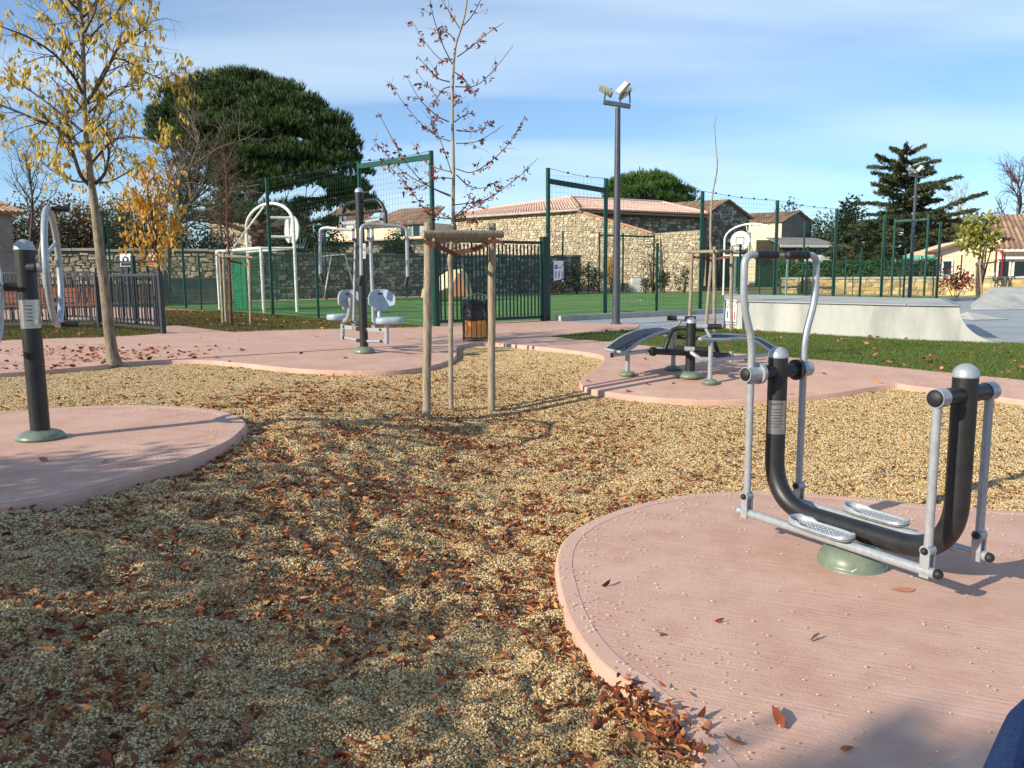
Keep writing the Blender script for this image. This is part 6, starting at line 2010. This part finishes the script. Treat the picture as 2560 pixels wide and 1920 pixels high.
def capped_post(root, base, h, rad, cap=True, z0=0.0):
    mb = MB(); mb.tube([base + up*z0, base + up*(h - rad*.9)], rad, 24); o = mb.build('post', M_BLACK, root)
    if cap:
        mb = MB(); mb.lathe(base + up*(h - rad*.95), [(rad*1.03, -.006), (rad*1.05, .004)] + [(rad*1.03*math.cos(math.pi/2*k/8) + 1e-4, .006 + rad*.98*math.sin(math.pi/2*k/8)) for k in range(9)], 24)
        mb.build('cap', M_SILVER, root)
    return o
def foot(root, c, rad, h, name='foot_cover'):
    mb = MB(); prof = [(rad*1.0, 0), (rad*1.0, .012)] + [(rad*(math.cos(math.pi/2*k/8)**.8)*.99 + .002, .012 + (h-.012)*math.sin(math.pi/2*k/8)) for k in range(9)]
    mb.lathe(c, prof, 32); o = mb.build(name, M_SAGE, root)
    # grip slot
    mb = MB(); a = -1.0
    p = c + Vector((rad*.80*math.cos(a), rad*.80*math.sin(a), h*.42)); mb.bar(p - Vector((.14*rad, -.14*rad, 0)) - Vector((0, 0, .004)), p + Vector((.14*rad, .10*rad, .004)), rad*.10, h*.16); mb.build('slot', M_RUBBER, o)
    return o

# ---- the step machine (elliptical) on the right pad
EX, EY, EZ, ETH = 1.842, 4.187, -.424, -1.039
r = thing('step_machine', 'black and silver elliptical step machine on the right pink pad', 'exercise machine', (EX, EY, EZ), ETH)
ea_, hc, ha, hb, hg = .553, 1.149, 1.005, .186, 1.68
V3 = lambda x, y, z: Vector((x, y, z))
TR = .056
mb = MB(); path = fillet([V3(-ea_, 0, hc-.05), V3(-ea_, 0, .20), V3(ea_, 0, .20), V3(ea_, 0, hc-.05)], .30, 12)
mb.tube(path, TR, 28); mb.build('frame_tube', M_BLACK, r, local=True)
for s in (-1, 1):
    mb = MB(); mb.lathe((s*ea_, 0, hc-.058), [(TR*1.02, -.004), (TR*1.05, .003)] + [(TR*1.03*math.cos(math.pi/2*k/9) + 1e-4, .006 + TR*.98*math.sin(math.pi/2*k/9)) for k in range(10)], 28); mb.build('cap', M_SILVER, r, local=True)
foot_c = V3(0, 0, 0)
mb = MB(); prof = [(.178, 0), (.178, .014)] + [(.176*(math.cos(math.pi/2*k/10)**.75) + .002, .014 + .115*math.sin(math.pi/2*k/10)) for k in range(11)]
mb.lathe((0, 0, 0), prof, 40); fo = mb.build('foot_cover', M_SAGE, r, local=True)
mb = MB(); mb.tube([V3(0, 0, .10), V3(0, 0, .17)], .062, 24); mb.build('foot_neck', M_STEEL, r, local=True)
mb = MB()
for k in range(20):
    a = 2*math.pi*k/20
    rr_ = .1765; p0 = V3(rr_*math.cos(a), rr_*math.sin(a), .020); p1 = V3((rr_-.004)*math.cos(a + .14), (rr_-.004)*math.sin(a + .14), .038)
    mb.tube([p0, p1], .0028, 5)
mb.build('tread_marks', M_STEEL, fo, local=True)
mb = MB(); a = .15
mb.bar(V3(.138*math.cos(a-.13), .138*math.sin(a-.13), .062), V3(.144*math.cos(a+.13), .144*math.sin(a+.13), .074), .02, .022); mb.build('slot', M_RUBBER, fo, local=True)
# cross axles
for s, half in ((-1, .15), (1, .17)):
    mb = MB(); mb.tube([V3(s*ea_, -half, ha), V3(s*ea_, half, ha)], .040, 20); mb.build('axle', M_BLACK, r, local=True)
for sy in (-1, 1):
    # left axle hubs with discs
    mb = MB(); mb.tube([V3(-ea_, sy*.148, ha), V3(-ea_, sy*.172, ha)], .062, 24); mb.build('hub_disc', M_SILVER if sy < 0 else M_BLACK, r, local=True)
    mb = MB(); mb.tube([V3(-ea_, sy*.172, ha), V3(-ea_, sy*.268, ha)], .044, 24); mb.build('hub', M_SILVER, r, local=True)
    mb = MB(); mb.dome((-ea_, sy*.268, ha), .038, .016, 20, 5, ax=(0, sy, 0)); mb.build('hub_cap', M_RUBBER, r, local=True)
    # right axle sleeves
    mb = MB(); mb.tube([V3(ea_, sy*.17, ha), V3(ea_, sy*.232, ha)], .044, 24); mb.build('sleeve', M_SILVER, r, local=True)
    mb = MB(); mb.dome((ea_, sy*.232, ha), .040, .018, 20, 5, ax=(0, sy, 0)); mb.build('sleeve_cap', M_RUBBER if sy < 0 else M_SILVER, r, local=True)
    # handle arm: up, out and back in to the grip
    yA = .222
    arm = fillet([V3(-ea_, sy*yA, ha-.02), V3(-ea_, sy*yA, ha + .19), V3(-ea_, sy*.30, ha + .41), V3(-ea_, sy*.30, hg), V3(-ea_, sy*.17, hg)], .085, 8)
    mb = MB(); mb.tube(arm, .0205, 16); arm_o = mb.build('handle_arm', M_SILVER, r, local=True)
    mb = MB(); mb.tube([V3(-ea_, sy*.215, hg), V3(-ea_, sy*.05, hg)], .0245, 16); mb.dome((-ea_, sy*.05, hg), .0245, .014, 16, 4, ax=(0, -sy, 0)); mb.build('grip', M_RUBBER, arm_o, local=True)
    # swing rods
    for sx, yy in ((-1, yA), (1, .212)):
        mb = MB(); mb.tube([V3(sx*ea_, sy*yy, ha-.02), V3(sx*ea_, sy*yy, hb + .125)], .0205, 16); mb.build('swing_rod', M_SILVER, r, local=True)
        # joint bracket
        mb = MB(); mb.tube([V3(sx*ea_, sy*yy - .026, hb + .10), V3(sx*ea_, sy*yy + .026, hb + .10)], .027, 16); mb.build('joint', M_SILVER, r, local=True)
        for q in (-1, 1):
            mb = MB(); mb.ball((sx*ea_, sy*yy + q*.030, hb + .10), .0175, 14, 8); mb.build('bolt_cap', M_RUBBER, r, local=True)
            mb = MB(); mb.bar(V3(sx*ea_, sy*yy + q*.020, hb - .03), V3(sx*ea_, sy*yy + q*.020, hb + .11), .046, .010, up=(0, 1, 0)); mb.build('bracket_plate', M_SILVER, r, local=True)
        mb = MB(); mb.ball((sx*ea_ + sx*.055, sy*yy, hb), .024, 14, 8); mb.build('bar_end_cap', M_RUBBER if sx > 0 else M_SILVER, r, local=True)
    mb = MB(); mb.tube([V3(-ea_ - .04, sy*.217, hb), V3(ea_ + .045, sy*.217, hb)], .0245, 18); mb.build('pedal_bar', M_SILVER, r, local=True)
    # pedal tray
    xc = -.03
    zt_ = hb + .032
    outl = []
    for k in range(36):
        a = 2*math.pi*k/36
        ca_, sa_ = math.cos(a), math.sin(a)
        ex_ = .19*math.copysign(abs(ca_)**.55, ca_); ey_ = .068*math.copysign(abs(sa_)**.6, sa_)
        outl.append((xc + ex_, sy*.217 + ey_ + sy*.012, ex_))
    mb = MB(); mb.prism([V3(x, y, zt_) for x, y, e in outl], V3(0, 0, .012)); ped = mb.build('pedal', M_SILVER, r, local=True)
    mb = MB(); nn = len(outl)
    vs = []
    for x, y, e in outl:
        hgt = .012 + (.016 if e < -.08 else 0) + (.006 if abs(e) > .15 else 0)
        cx_, cy_ = xc, sy*.217 + sy*.012
        ix, iy = cx_ + (x-cx_)*.965, cy_ + (y-cy_)*.90
        vs += [V3(x, y, zt_ + .002), V3(x, y, zt_ + .012 + hgt), V3(ix, iy, zt_ + .012 + hgt), V3(ix, iy, zt_ + .010)]
    fs = []
    for k in range(nn):
        for j in range(3): fs.append((4*k+j, 4*((k+1) % nn)+j, 4*((k+1) % nn)+j+1, 4*k+j+1))
    mb.add(vs, fs, True); mb.build('pedal_rim', M_SILVER, ped, local=True)
    mb = MB()
    for i in range(12):
        for j in range(4):
            mb.dome((xc - .145 + i*.0265, sy*.229 - .036 + j*.024, zt_ + .012), .0055, .004, 8, 3)
    mb.build('tread_studs', M_STEEL, ped, local=True)
# steel instruction plate wrapped on the front of the left post (towards the viewer)
vdir = (Vector((-EX, -EY, 0))).normalized()
loc_dir = math.atan2(vdir.y, vdir.x) - ETH + .18
mb = MB(); n = 14; vs = []
for k in range(n+1):
    a = loc_dir - .95 + 1.9*k/n
    for z in (.64, .84): vs.append(V3(-ea_ + (TR+.004)*math.cos(a), (TR+.004)*math.sin(a), z))
mb.add(vs, [(2*k, 2*k+2, 2*k+3, 2*k+1) for k in range(n)], True)
pl = mb.build('instruction_plate', M_STEEL, r, local=True)
aa = loc_dir
o_ = V3(-ea_ + (TR+.0055)*math.cos(aa), (TR+.0055)*math.sin(aa), .808)
tmb = text_mesh('BENITO', .020, (0, 0, 0), (1, 0, 0), (0, 1, 0), .0003)
vs = []
for x, y, z in tmb.v:
    a = aa + x/(TR+.005)
    rr_ = TR + .0052 + z
    vs.append((-ea_ + rr_*math.cos(a), rr_*math.sin(a), .812 + y))
tmb.v = vs
tmb.build('lettering', M_SIGNB, pl, local=True)
for k in range(7):
    mb = MB(); vs = []
    z = .785 - .017*k
    w_ = (.55, .5, .58, .4, .52, .56, .3)[k]
    for j in range(9):
        a = aa - w_ + 2*w_*j/8
        for dz in (0, .004): vs.append(V3(-ea_ + (TR+.0052)*math.cos(a), (TR+.0052)*math.sin(a), z + dz))
    mb.add(vs, [(2*j, 2*j+2, 2*j+3, 2*j+1) for j in range(8)]); mb.build('print_line', M_GREY, pl, local=True)
# rust stain beside the foot (flat mark on the slab)
p = at(2260, 1474, .004)
mb = MB(); vs = [p + Vector((.055*math.cos(t)*(1 + .15*math.sin(3*t)), .028*math.sin(t), .0)) for t in [2*math.pi*k/20 for k in range(20)]]
mb.poly(vs); tag(mb.build('rust_stain', mat('rust', lin(176, 112, 84), lin(204, 146, 122), scale=40, rough=.9)), 'small orange rust stain on the pink pad right of the machine foot', 'stain')
# ---- the two-wheel machine at the left edge
base = at(103, 1098)
Yb = base.y
r = thing('wheel_machine', 'tall black post machine with big silver turning wheels at the left edge', 'exercise machine', base)
h_ = hz(48, 601, Yb)
prad = .062*Yb/5.5
capped_post(r, base, h_, prad)
foot(r, base, .155*Yb/5.5, .075)
zz = lambda py: hz(80, py, Yb)
mb = MB(); mb.lathe(base, [(prad*1.02, zz(820)), (prad*1.02, zz(749))], 28); pl = mb.build('instruction_sleeve', M_STEEL, r)
vd = Vector((-base.x, -base.y, 0)).normalized(); va = math.atan2(vd.y, vd.x)
for k in range(5):
    mb = MB(); vs = []
    z = zz(765 + 9*k)
    for j in range(9):
        a = va - .1 - .35 + .7*j/8
        for dz in (0, .006): vs.append(base + Vector((prad*1.03*math.cos(a), prad*1.03*math.sin(a), z + dz)))
    mb.add(vs, [(2*j, 2*j+2, 2*j+3, 2*j+1) for j in range(8)]); mb.build('print_line', M_GREY, pl)
pdir = Vector((-.40, .917, 0)).normalized()
axn = Vector((pdir.y, -pdir.x, 0))
def wheel(c, R_, ax, hubz):
    w = MB(); ring = [c + pdir*(R_*math.cos(2*math.pi*k/40)) + up*(R_*math.sin(2*math.pi*k/40)) for k in range(41)]
    w.tube(ring, .021*Yb/5.5, 14, False); wo = w.build('wheel_rim', M_SILVER, r)
    w = MB()
    for k in range(3):
        a = 2*math.pi*k/3 + .5
        w.tube([c - ax*.07, c - ax*.05 + pdir*(R_*.5*math.cos(a)) + up*(R_*.5*math.sin(a)), c + pdir*(R_*math.cos(a)) + up*(R_*math.sin(a))], .013*Yb/5.5, 10)
    w.build('spokes', M_SILVER, r)
    w = MB(); w.tube([c - ax*.10, c - ax*.03], .03, 16); w.build('hub', M_SILVER, r)
    for a in (math.pi/2 - .0, -math.pi/2 - .0):
        p = c + pdir*(R_*math.cos(a)) + up*(R_*math.sin(a))
        w = MB(); w.tube([p + ax*.02, p + ax*.05], .016, 12); w.tube([p + ax*.05, p + ax*.13], .022, 16); w.build('hand_knob', M_RUBBER, wo)
cw = W(133, 668, Yb - .05)
R_ = .5*(hz(133, 524, Yb) - hz(133, 812, Yb))
wheel(cw, R_, axn, 0)
pc = base + up*cw.z
mb = MB(); mb.tube([pc, cw - axn*.09], .034, 16); mb.build('axle', M_BLACK, r)
c2 = base - axn*(abs((cw-base).dot(axn)) + .05); c2.z = hz(60, 710, Yb) - .02
wheel(c2, R_, -axn, 0)
mb = MB(); mb.tube([base + up*c2.z, c2 + axn*.09], .034, 16); mb.build('axle', M_BLACK, r)

# ---- the chest press
base = at(911, 883); Yb = base.y
r = thing('chest_press', 'two-seat chest press machine on a black post, left of centre', 'exercise machine', base)
A5 = lambda x, y, d=0: W(780 + x*.15672, 460 + y*.15672, Yb + d)
B6 = lambda x, y, d=0: W(780 + x*.13258, 680 + y*.13258, Yb + d)
h_ = hz(906, 470, Yb); prad = 10.3/2000*Yb
capped_post(r, base, h_, prad)
foot(r, base, 27/2000*Yb, .11)
def rod(name, pts, rad, m, n=12, fl_=None, sm_=True):
    mb = MB(); P = fillet(pts, fl_, 6) if fl_ else pts
    mb.tube(P, rad, n); return mb.build(name, m, r)
def plate(name, a, b, w, t, m, bolts=()):
    mb = MB(); mb.bar(a, b, w, t, up=(0, -1, 0)); o = mb.build(name, m, r)
    for q in bolts:
        mb = MB(); mb.ball(q + Vector((0, -t*.6-.006, 0)), .018, 10, 6); mb.build('bolt_cap', M_RUBBER, o)
    return o
rod('upper_frame', [A5(745, 288), A5(640, 290, .1), A5(560, 320, .2), A5(515, 385, .25), A5(490, 485, .28)], .026, M_BLACK, 12, .12)
rod('upper_frame', [A5(815, 275), A5(960, 256, -.12), A5(1045, 252, -.2), A5(1105, 320, -.25), A5(1170, 430, -.28), A5(1180, 640, -.3)], .026, M_BLACK, 12, .12)
rod('cross_bar', [A5(500, 490, .26), A5(745, 478)], .022, M_BLACK)
rod('cross_bar', [A5(815, 462), A5(1090, 428, -.24)], .022, M_BLACK)
plate('link_plate', A5(458, 475, .22), A5(456, 750, .22), .042, .012, M_SILVER, (A5(455, 497, .22), A5(453, 627, .22)))
plate('link_plate', A5(525, 480, .32), A5(525, 720, .32), .042, .012, M_SILVER)
plate('link_plate', A5(1104, 395, -.30), A5(1116, 690, -.30), .05, .012, M_SILVER, (A5(1088, 430, -.3), A5(1095, 560, -.3)))
plate('link_plate', A5(1188, 430, -.22), A5(1194, 668, -.22), .03, .012, M_SILVER)
rod('link_rod', [A5(480, 630, .24), A5(715, 630, .05)], .030, M_SILVER)
rod('link_rod', [A5(845, 612, -.08), A5(1098, 562, -.26)], .030, M_SILVER)
rod('spacer', [A5(1098, 562, -.30), A5(1190, 560, -.22)], .024, M_POLE)
plate('link_plate', A5(728, 595, .0), A5(655, 745, .0), .042, .012, M_SILVER, (A5(710, 626, 0), A5(657, 735, 0)))
plate('link_plate', A5(660, 728, -.012), A5(662, 912, -.012), .042, .012, M_SILVER, (A5(657, 886, -.012),))
plate('link_plate', A5(825, 588, -.1), A5(868, 660, -.1), .042, .012, M_SILVER, (A5(832, 610, -.1),))
plate('link_plate', A5(898, 682, -.12), A5(901, 908, -.12), .042, .012, M_SILVER, (A5(884, 712, -.12), A5(888, 868, -.12)))
plate('link_plate', A5(968, 685, -.04), A5(970, 905, -.04), .036, .012, M_SILVER)
rod('spacer', [A5(662, 890, -.01), A5(742, 890, .06)], .026, M_SILVER); rod('spacer', [A5(900, 878, -.12), A5(975, 880, -.04)], .026, M_SILVER)
ra = .0255
rod('press_arm', [A5(132, 1445, .35), A5(130, 720, .35), A5(230, 695, .32), A5(460, 722, .22), A5(655, 732, .05)], ra, M_SILVER, 14, .16)
rod('press_arm', [A5(787, 1462, -.5), A5(780, 660, -.5), A5(960, 642, -.42), A5(1370, 672, -.3), A5(1510, 700, -.26), A5(1525, 1480, -.26)], ra, M_SILVER, 14, .18)
rod('grip', [A5(130, 1440, .35), A5(178, 1595, .30)], .030, M_RUBBER); rod('grip', [A5(787, 1458, -.5), A5(752, 1622, -.5)], .034, M_RUBBER); rod('grip', [A5(1523, 1478, -.26), A5(1492, 1632, -.26)], .030, M_RUBBER)
rod('lift_rod', [A5(697, 915, .03), B6(790, 905, .10)], .024, M_SILVER); rod('lift_rod', [A5(932, 900, -.08), B6(1158, 935, -.14)], .026, M_SILVER)
mb = MB(); mb.bar(A5(828, 950, -prad-.004), A5(828, 1190, -prad-.004), .05, .006, up=(0, -1, 0)); pl = mb.build('instruction_plate', M_SIGNW, r)
for k in range(6):
    mb = MB(); mb.bar(A5(818, 985 + 32*k, -prad-.009), A5(840, 985 + 32*k, -prad-.009), .006, .002, up=(0, -1, 0)); mb.build('print_line', M_GREY, pl)
# seats
def seat(cx, cy, d, wpx, m, yaw):
    c = B6(cx, cy, d); w_ = wpx*.13258/2000*Yb
    mb = MB(); n = 28; rings = []
    ex_, ey_ = Vector((math.cos(yaw), math.sin(yaw), 0)), Vector((-math.sin(yaw), math.cos(yaw), 0))
    def ring(s, z): return [c + ex_*(s*w_/2*math.copysign(abs(math.cos(2*math.pi*k/n))**.6, math.cos(2*math.pi*k/n))) + ey_*(s*w_*.46*math.copysign(abs(math.sin(2*math.pi*k/n))**.6, math.sin(2*math.pi*k/n))) + up*z for k in range(n)]
    R5 = [ring(.88, -.045), ring(1., -.03), ring(1., .02), ring(.95, .04), ring(.75, .05), ring(.02, .045)]
    mb.add([p for q in R5 for p in q], [(i*n+k, i*n+(k+1) % n, (i+1)*n+(k+1) % n, (i+1)*n+k) for i in range(5) for k in range(n)] + [tuple(range(n))], True)
    return mb.build('seat', m, r)
def backrest(cx, cy, d, wpx, hpx, yaw, tilt=.12):
    c = B6(cx, cy, d); k_ = .13258/2000*Yb; w_, h2 = wpx*k_/2, hpx*k_
    ex_ = Vector((math.cos(yaw), math.sin(yaw), 0)); nn = Vector((math.sin(yaw), -math.cos(yaw), 0))
    # outline: wide rounded shoulders, narrow waist
    half = [(0, -.50), (.42, -.50), (.52, -.34), (.92, -.24), (1.0, 0), (.94, .22), (.72, .40), (.4, .49), (0, .5)]
    pts = [(x, z) for x, z in half] + [(-x, z) for x, z in reversed(half[1:-1])]
    S = smoothpath([Vector((x, z, 0)) for x, z in pts + [pts[0]]], 3)[:-1]
    hole = [(.24*math.cos(t)*1.0, .28 + .06*math.sin(t)) for t in [2*math.pi*k/16 for k in range(16)]]
    n = len(S)
    bmv = bmesh.new()
    pts2 = [Vector((p.x, p.y)) for p in S] + [Vector(h) for h in hole]
    ed = [(i, (i+1) % n) for i in range(n)] + [(n+i, n+(i+1) % 16) for i in range(16)]
    vs, es, fs, ov, oe, of = delaunay_2d_cdt(pts2, ed, [], 2, 1e-5)
    bmv.free()
    fs2 = []
    for f in fs:
        q = sum((vs[i] for i in f), Vector((0, 0)))/len(f)
        if ((q.x/.24)**2 + ((q.y-.28)/.06)**2) > .93: fs2.append(tuple(f))
    def M(v, t):
        curve = .11*(abs(v[0])**2)
        return c + ex_*(v[0]*w_) + up*(v[1]*h2) + nn*(t + curve - v[1]*tilt*h2*-.0)
    mb = MB(); th = .05
    m_ = len(vs)
    fr = [M(v, th/2) for v in vs]; bk = [M(v, -th/2) for v in vs]
    mb.add(fr + bk, fs2 + [tuple(m_ + i for i in reversed(f)) for f in fs2] + [(i, (i+1) % n, m_ + (i+1) % n, m_ + i) for i in range(n)] + [(n+i, n+(i+1) % 16, m_+n+(i+1) % 16, m_+n+i) for i in range(16)], True)
    o = mb.build('backrest', M_SEAT, r)
    bv = o.modifiers.new('bevel', 'BEVEL'); bv.width = .012; bv.segments = 3; bv.limit_method = 'ANGLE'; bv.angle_limit = math.radians(50)
    return o
seat(1465, 918, -.42, 505, M_SEAT, .25)
backrest(1285, 525, -.22, 490, 385, .38)
seat(500, 850, .42, 420, M_SEAT, .6)
backrest(670, 520, .28, 470, 370, .55)
rod('seat_tube', [B6(1268, 700, -.22), B6(1272, 860, -.28)], .03, M_SILVER); 
rod('seat_tube', [B6(725, 490, .18), B6(712, 720, .2), B6(680, 880, .26), B6(590, 935, .34)], .036, M_SILVER, 14, .12)
rod('seat_tube', [B6(1410, 985, -.40), B6(1410, 1362, -.40)], .034, M_SILVER)
rod('seat_tube', [B6(578, 955, .36), B6(578, 1275, .36)], .034, M_SILVER)
def beam(name, a, b, w, t, bolts):
    mb = MB(); mb.bar(a, b, t, w, up=(0, 0, 1)); o = mb.build(name, M_SILVER, r)
    for q in bolts:
        mb = MB(); mb.ball(q, .02, 10, 6); mb.build('bolt_cap', M_RUBBER, o)
beam('link_beam', B6(585, 1030, .33), B6(890, 1062, .08), .055, .035, (B6(593, 1030, .29), B6(850, 1065, .06)))
beam('link_beam', B6(1040, 1085, -.09), B6(1390, 1088, -.38), .05, .035, (B6(1285, 1087, -.33), B6(1012, 1085, -.11)))
rod('link_rod', [B6(585, 1232, .33), B6(890, 1288, .08)], .022, M_SILVER); rod('link_rod', [B6(1050, 1305, -.09), B6(1395, 1305, -.38)], .024, M_SILVER)
for x, y, d in ((588, 1235, .29), (1298, 1305, -.36), (1012, 1300, -.10)):
    mb = MB(); mb.ball(B6(x, y, d), .02, 10, 6); mb.build('bolt_cap', M_RUBBER, r)
rod('pivot_stub', [B6(850, 1068, .1), B6(950, 1075, .02)], .034, M_BLACK); rod('pivot_stub', [B6(855, 1290, .1), B6(950, 1292, .02)], .028, M_BLACK)
plate('rod_bracket', B6(782, 905, .12), B6(785, 1080, .14), .05, .03, M_SILVER, (B6(755, 940, .1),)); plate('rod_bracket', B6(1150, 930, -.16), B6(1165, 1110, -.18), .05, .03, M_SILVER, (B6(1128, 965, -.18),))
rod('spacer', [B6(755, 940, .12), B6(840, 940, .14)], .028, M_SILVER); rod('spacer', [B6(1128, 965, -.16), B6(1215, 985, -.14)], .028, M_SILVER)

# ---- the sit-up benches
base = at(1725, 944); Yb = base.y
r = thing('sit_up_bench', 'double curved sit-up bench with black boards on the pad right of centre', 'exercise machine', base)
S4 = lambda x, y, d=0: W(1480 + x*.2351, 760 + y*.2351, Yb + d)
prad = 12.2/2000*Yb
h_ = S4(1058, 148).z - base.z
capped_post(r, base, h_, prad)
foot(r, base, 31/2000*Yb, .085)
for lx, ly, ttop, d in ((375, 782, 520, 0), (862, 722, 300, 0), (1253, 870, 370, 0)):
    q = at(1480 + lx*.2351, 760 + ly*.2351 - 5)
    zt = W(1480 + lx*.2351, 760 + ttop*.2351, q.y).z
    mb = MB(); mb.tube([q, Vector((q.x, q.y, zt))], 6/2000*q.y, 14); mb.build('leg', M_SILVER, r)
    foot(r, q, 21/2000*q.y, .06)
def board(near, far, dn, df, m_top, steps=5):
    N_ = smoothpath([S4(x, y, dn[0] + (dn[1]-dn[0])*i/(len(near)-1)) for i, (x, y) in enumerate(near)], steps)
    F_ = smoothpath([S4(x, y, df[0] + (df[1]-df[0])*i/(len(far)-1)) for i, (x, y) in enumerate(far)], steps)
    n = min(len(N_), len(F_)); N_ = N_[:n]; F_ = F_[:n]
    mb = MB(); mb.add(N_ + F_, [(i, i+1, n+i+1, n+i) for i in range(n-1)], True); o = mb.build('bench_board', m_top, r)
    mb = MB(); dz = Vector((0, 0, -.022)); mb.add([p + dz for p in N_ + F_], [(i, i+1, n+i+1, n+i) for i in range(n-1)], True); mb.build('board_underside', M_PADU, o)
    rim = fillet([N_[0].lerp(F_[0], .5)] + [N_[0]] + N_[1:-1] + [N_[-1], F_[-1]] + F_[1:-1][::-1] + [F_[0], N_[0].lerp(F_[0], .49)], .04, 3)
    mb = MB(); mb.tube([p + dz*.6 for p in rim], .020, 12, False); mb.build('rim_tube', M_SILVER, o)
    mb = MB()
    for i in (1, n//3, 2*n//3, n-2):
        for t in (.14, .86): mb.dome(N_[i].lerp(F_[i], t), .011, .006, 8, 3)
    mb.build('bolts', M_STEEL, o)
board([(345, 508), (500, 400), (650, 322), (760, 285), (860, 268)], [(135, 470), (300, 352), (450, 288), (600, 258), (720, 250)], (-.22, .45), (.02, .68), M_PAD)
board([(1135, 362), (1400, 368), (1560, 352), (1730, 385), (1900, 500)], [(1275, 318), (1500, 322), (1640, 335), (1800, 370), (1945, 455)], (-.42, .35), (-.16, .62), M_PAD)
def brod(name, pts, rad, m, fl_=None): return rod(name, pts, rad, m, 14, fl_)
brod('base_rail', [S4(205, 545, -.1), S4(640, 492, -.05), S4(830, 470, .1)], .024, M_SILVER)
brod('rail_end_cap', [S4(197, 545, -.1), S4(225, 543, -.1)], .03, M_RUBBER)
brod('cross_tube', [S4(650, 505, -.12), S4(1000, 520, -.05), S4(1460, 548, .1)], .036, M_BLACK)
mb = MB(); mb.tube([S4(635, 503, -.14), S4(662, 505, -.12)], .055, 18); mb.build('end_disc', M_RUBBER, r)
brod('base_rail', [S4(1055, 515, -.25), S4(1110, 555, -.3), S4(1180, 598, -.32), S4(1260, 600, -.3), S4(1880, 535, .3)], .024, M_SILVER, .1)
brod('side_frame', [S4(770, 490, .0), S4(850, 275, .05), S4(920, 255, .05), S4(1040, 255, 0)], .026, M_BLACK, .12)
brod('side_frame', [S4(1060, 262, 0), S4(1220, 275, -.02), S4(1290, 360, .05), S4(1350, 545, .1)], .026, M_BLACK, .12)
for y0, y1, d0, d1, xs in ((150, 158, .25, .2, (800, 900, 985, 1105)), (236, 240, -.22, -.28, (1110, 1112, 1228, 1378)), (470, 488, -.2, -.28, (865, 980, 1090, 1240))):
    L_ = lambda x: S4(x, y0 + (y1-y0)*(x-xs[0])/(xs[3]-xs[0]), d0 + (d1-d0)*(x-xs[0])/(xs[3]-xs[0]))
    if xs[1]-xs[0] > 5: brod('grip', [L_(xs[0]), L_(xs[1])], .031, M_RUBBER)
    brod('grip_core', [L_(xs[1]), L_(xs[2])], .028, M_SILVER)
    brod('grip', [L_(xs[2]), L_(xs[3])], .032, M_RUBBER)
brod('grip', [S4(905, 348, .3), S4(1005, 352, .25)], .028, M_RUBBER)
brod('grip', [S4(1105, 360, -.1), S4(1200, 375, -.12)], .024, M_RUBBER)
brod('grip_strut', [S4(945, 168, .22), S4(930, 200, .24), S4(890, 245, .3)], .018, M_SILVER)
brod('grip_strut', [S4(1210, 262, -.26), S4(1255, 345, -.28), S4(1258, 390, -.28)], .02, M_SILVER, .06)
brod('rail_clamp', [S4(1478, 505, .1), S4(1478, 612, .1)], .03, M_SILVER)
for x, y, d in ((1455, 548, .06), (1500, 560, .06)):
    mb = MB(); mb.ball(S4(x, y, d), .018, 10, 6); mb.build('bolt_cap', M_RUBBER, r)

# ---- the denim knee at the lower right corner: somebody sitting by the camera
def person():
    me = bpy.data.meshes.new('person')
    K = [(.02, -.12, .50), (.26, .32, .60), (.51, .68, .59), (.74, .98, .545), (.77, 1.0, .42), (.79, .97, .06), (-.10, -.16, .54), (-.12, -.08, .14), (-.13, -.05, -.12)]
    ed = [(0, 1), (1, 2), (2, 3), (3, 4), (4, 5), (0, 6), (6, 7), (7, 8)]
    me.from_pydata(K, ed, [])
    o = bpy.data.objects.new('person', me); COL.objects.link(o)
    md = o.modifiers.new('skin', 'SKIN'); md.use_smooth_shade = True
    sv = me.skin_vertices[0].data
    for i, q in enumerate((.13, .105, .095, .085, .08, .06, .13, .085, .06)):
        sv[i].radius = (q, q)
    sv[0].use_root = True
    o.modifiers.new('subdivision', 'SUBSURF').levels = 2
    o.modifiers['subdivision'].render_levels = 2
    me.materials.append(M_JEANS)
    tag(o, 'knee and thigh of a seated person in blue denim at the lower right corner', 'person')
    WM[o.name] = Matrix.Identity(4)
    mb = MB(); P = [Vector((.235, .37, .682)), Vector((.48, .71, .664)), Vector((.69, .985, .615))]
    mb.tube(smoothpath(P, 5), .0045, 6); s = mb.build('trouser_seam', M_SEAM, o)
    return o
person()
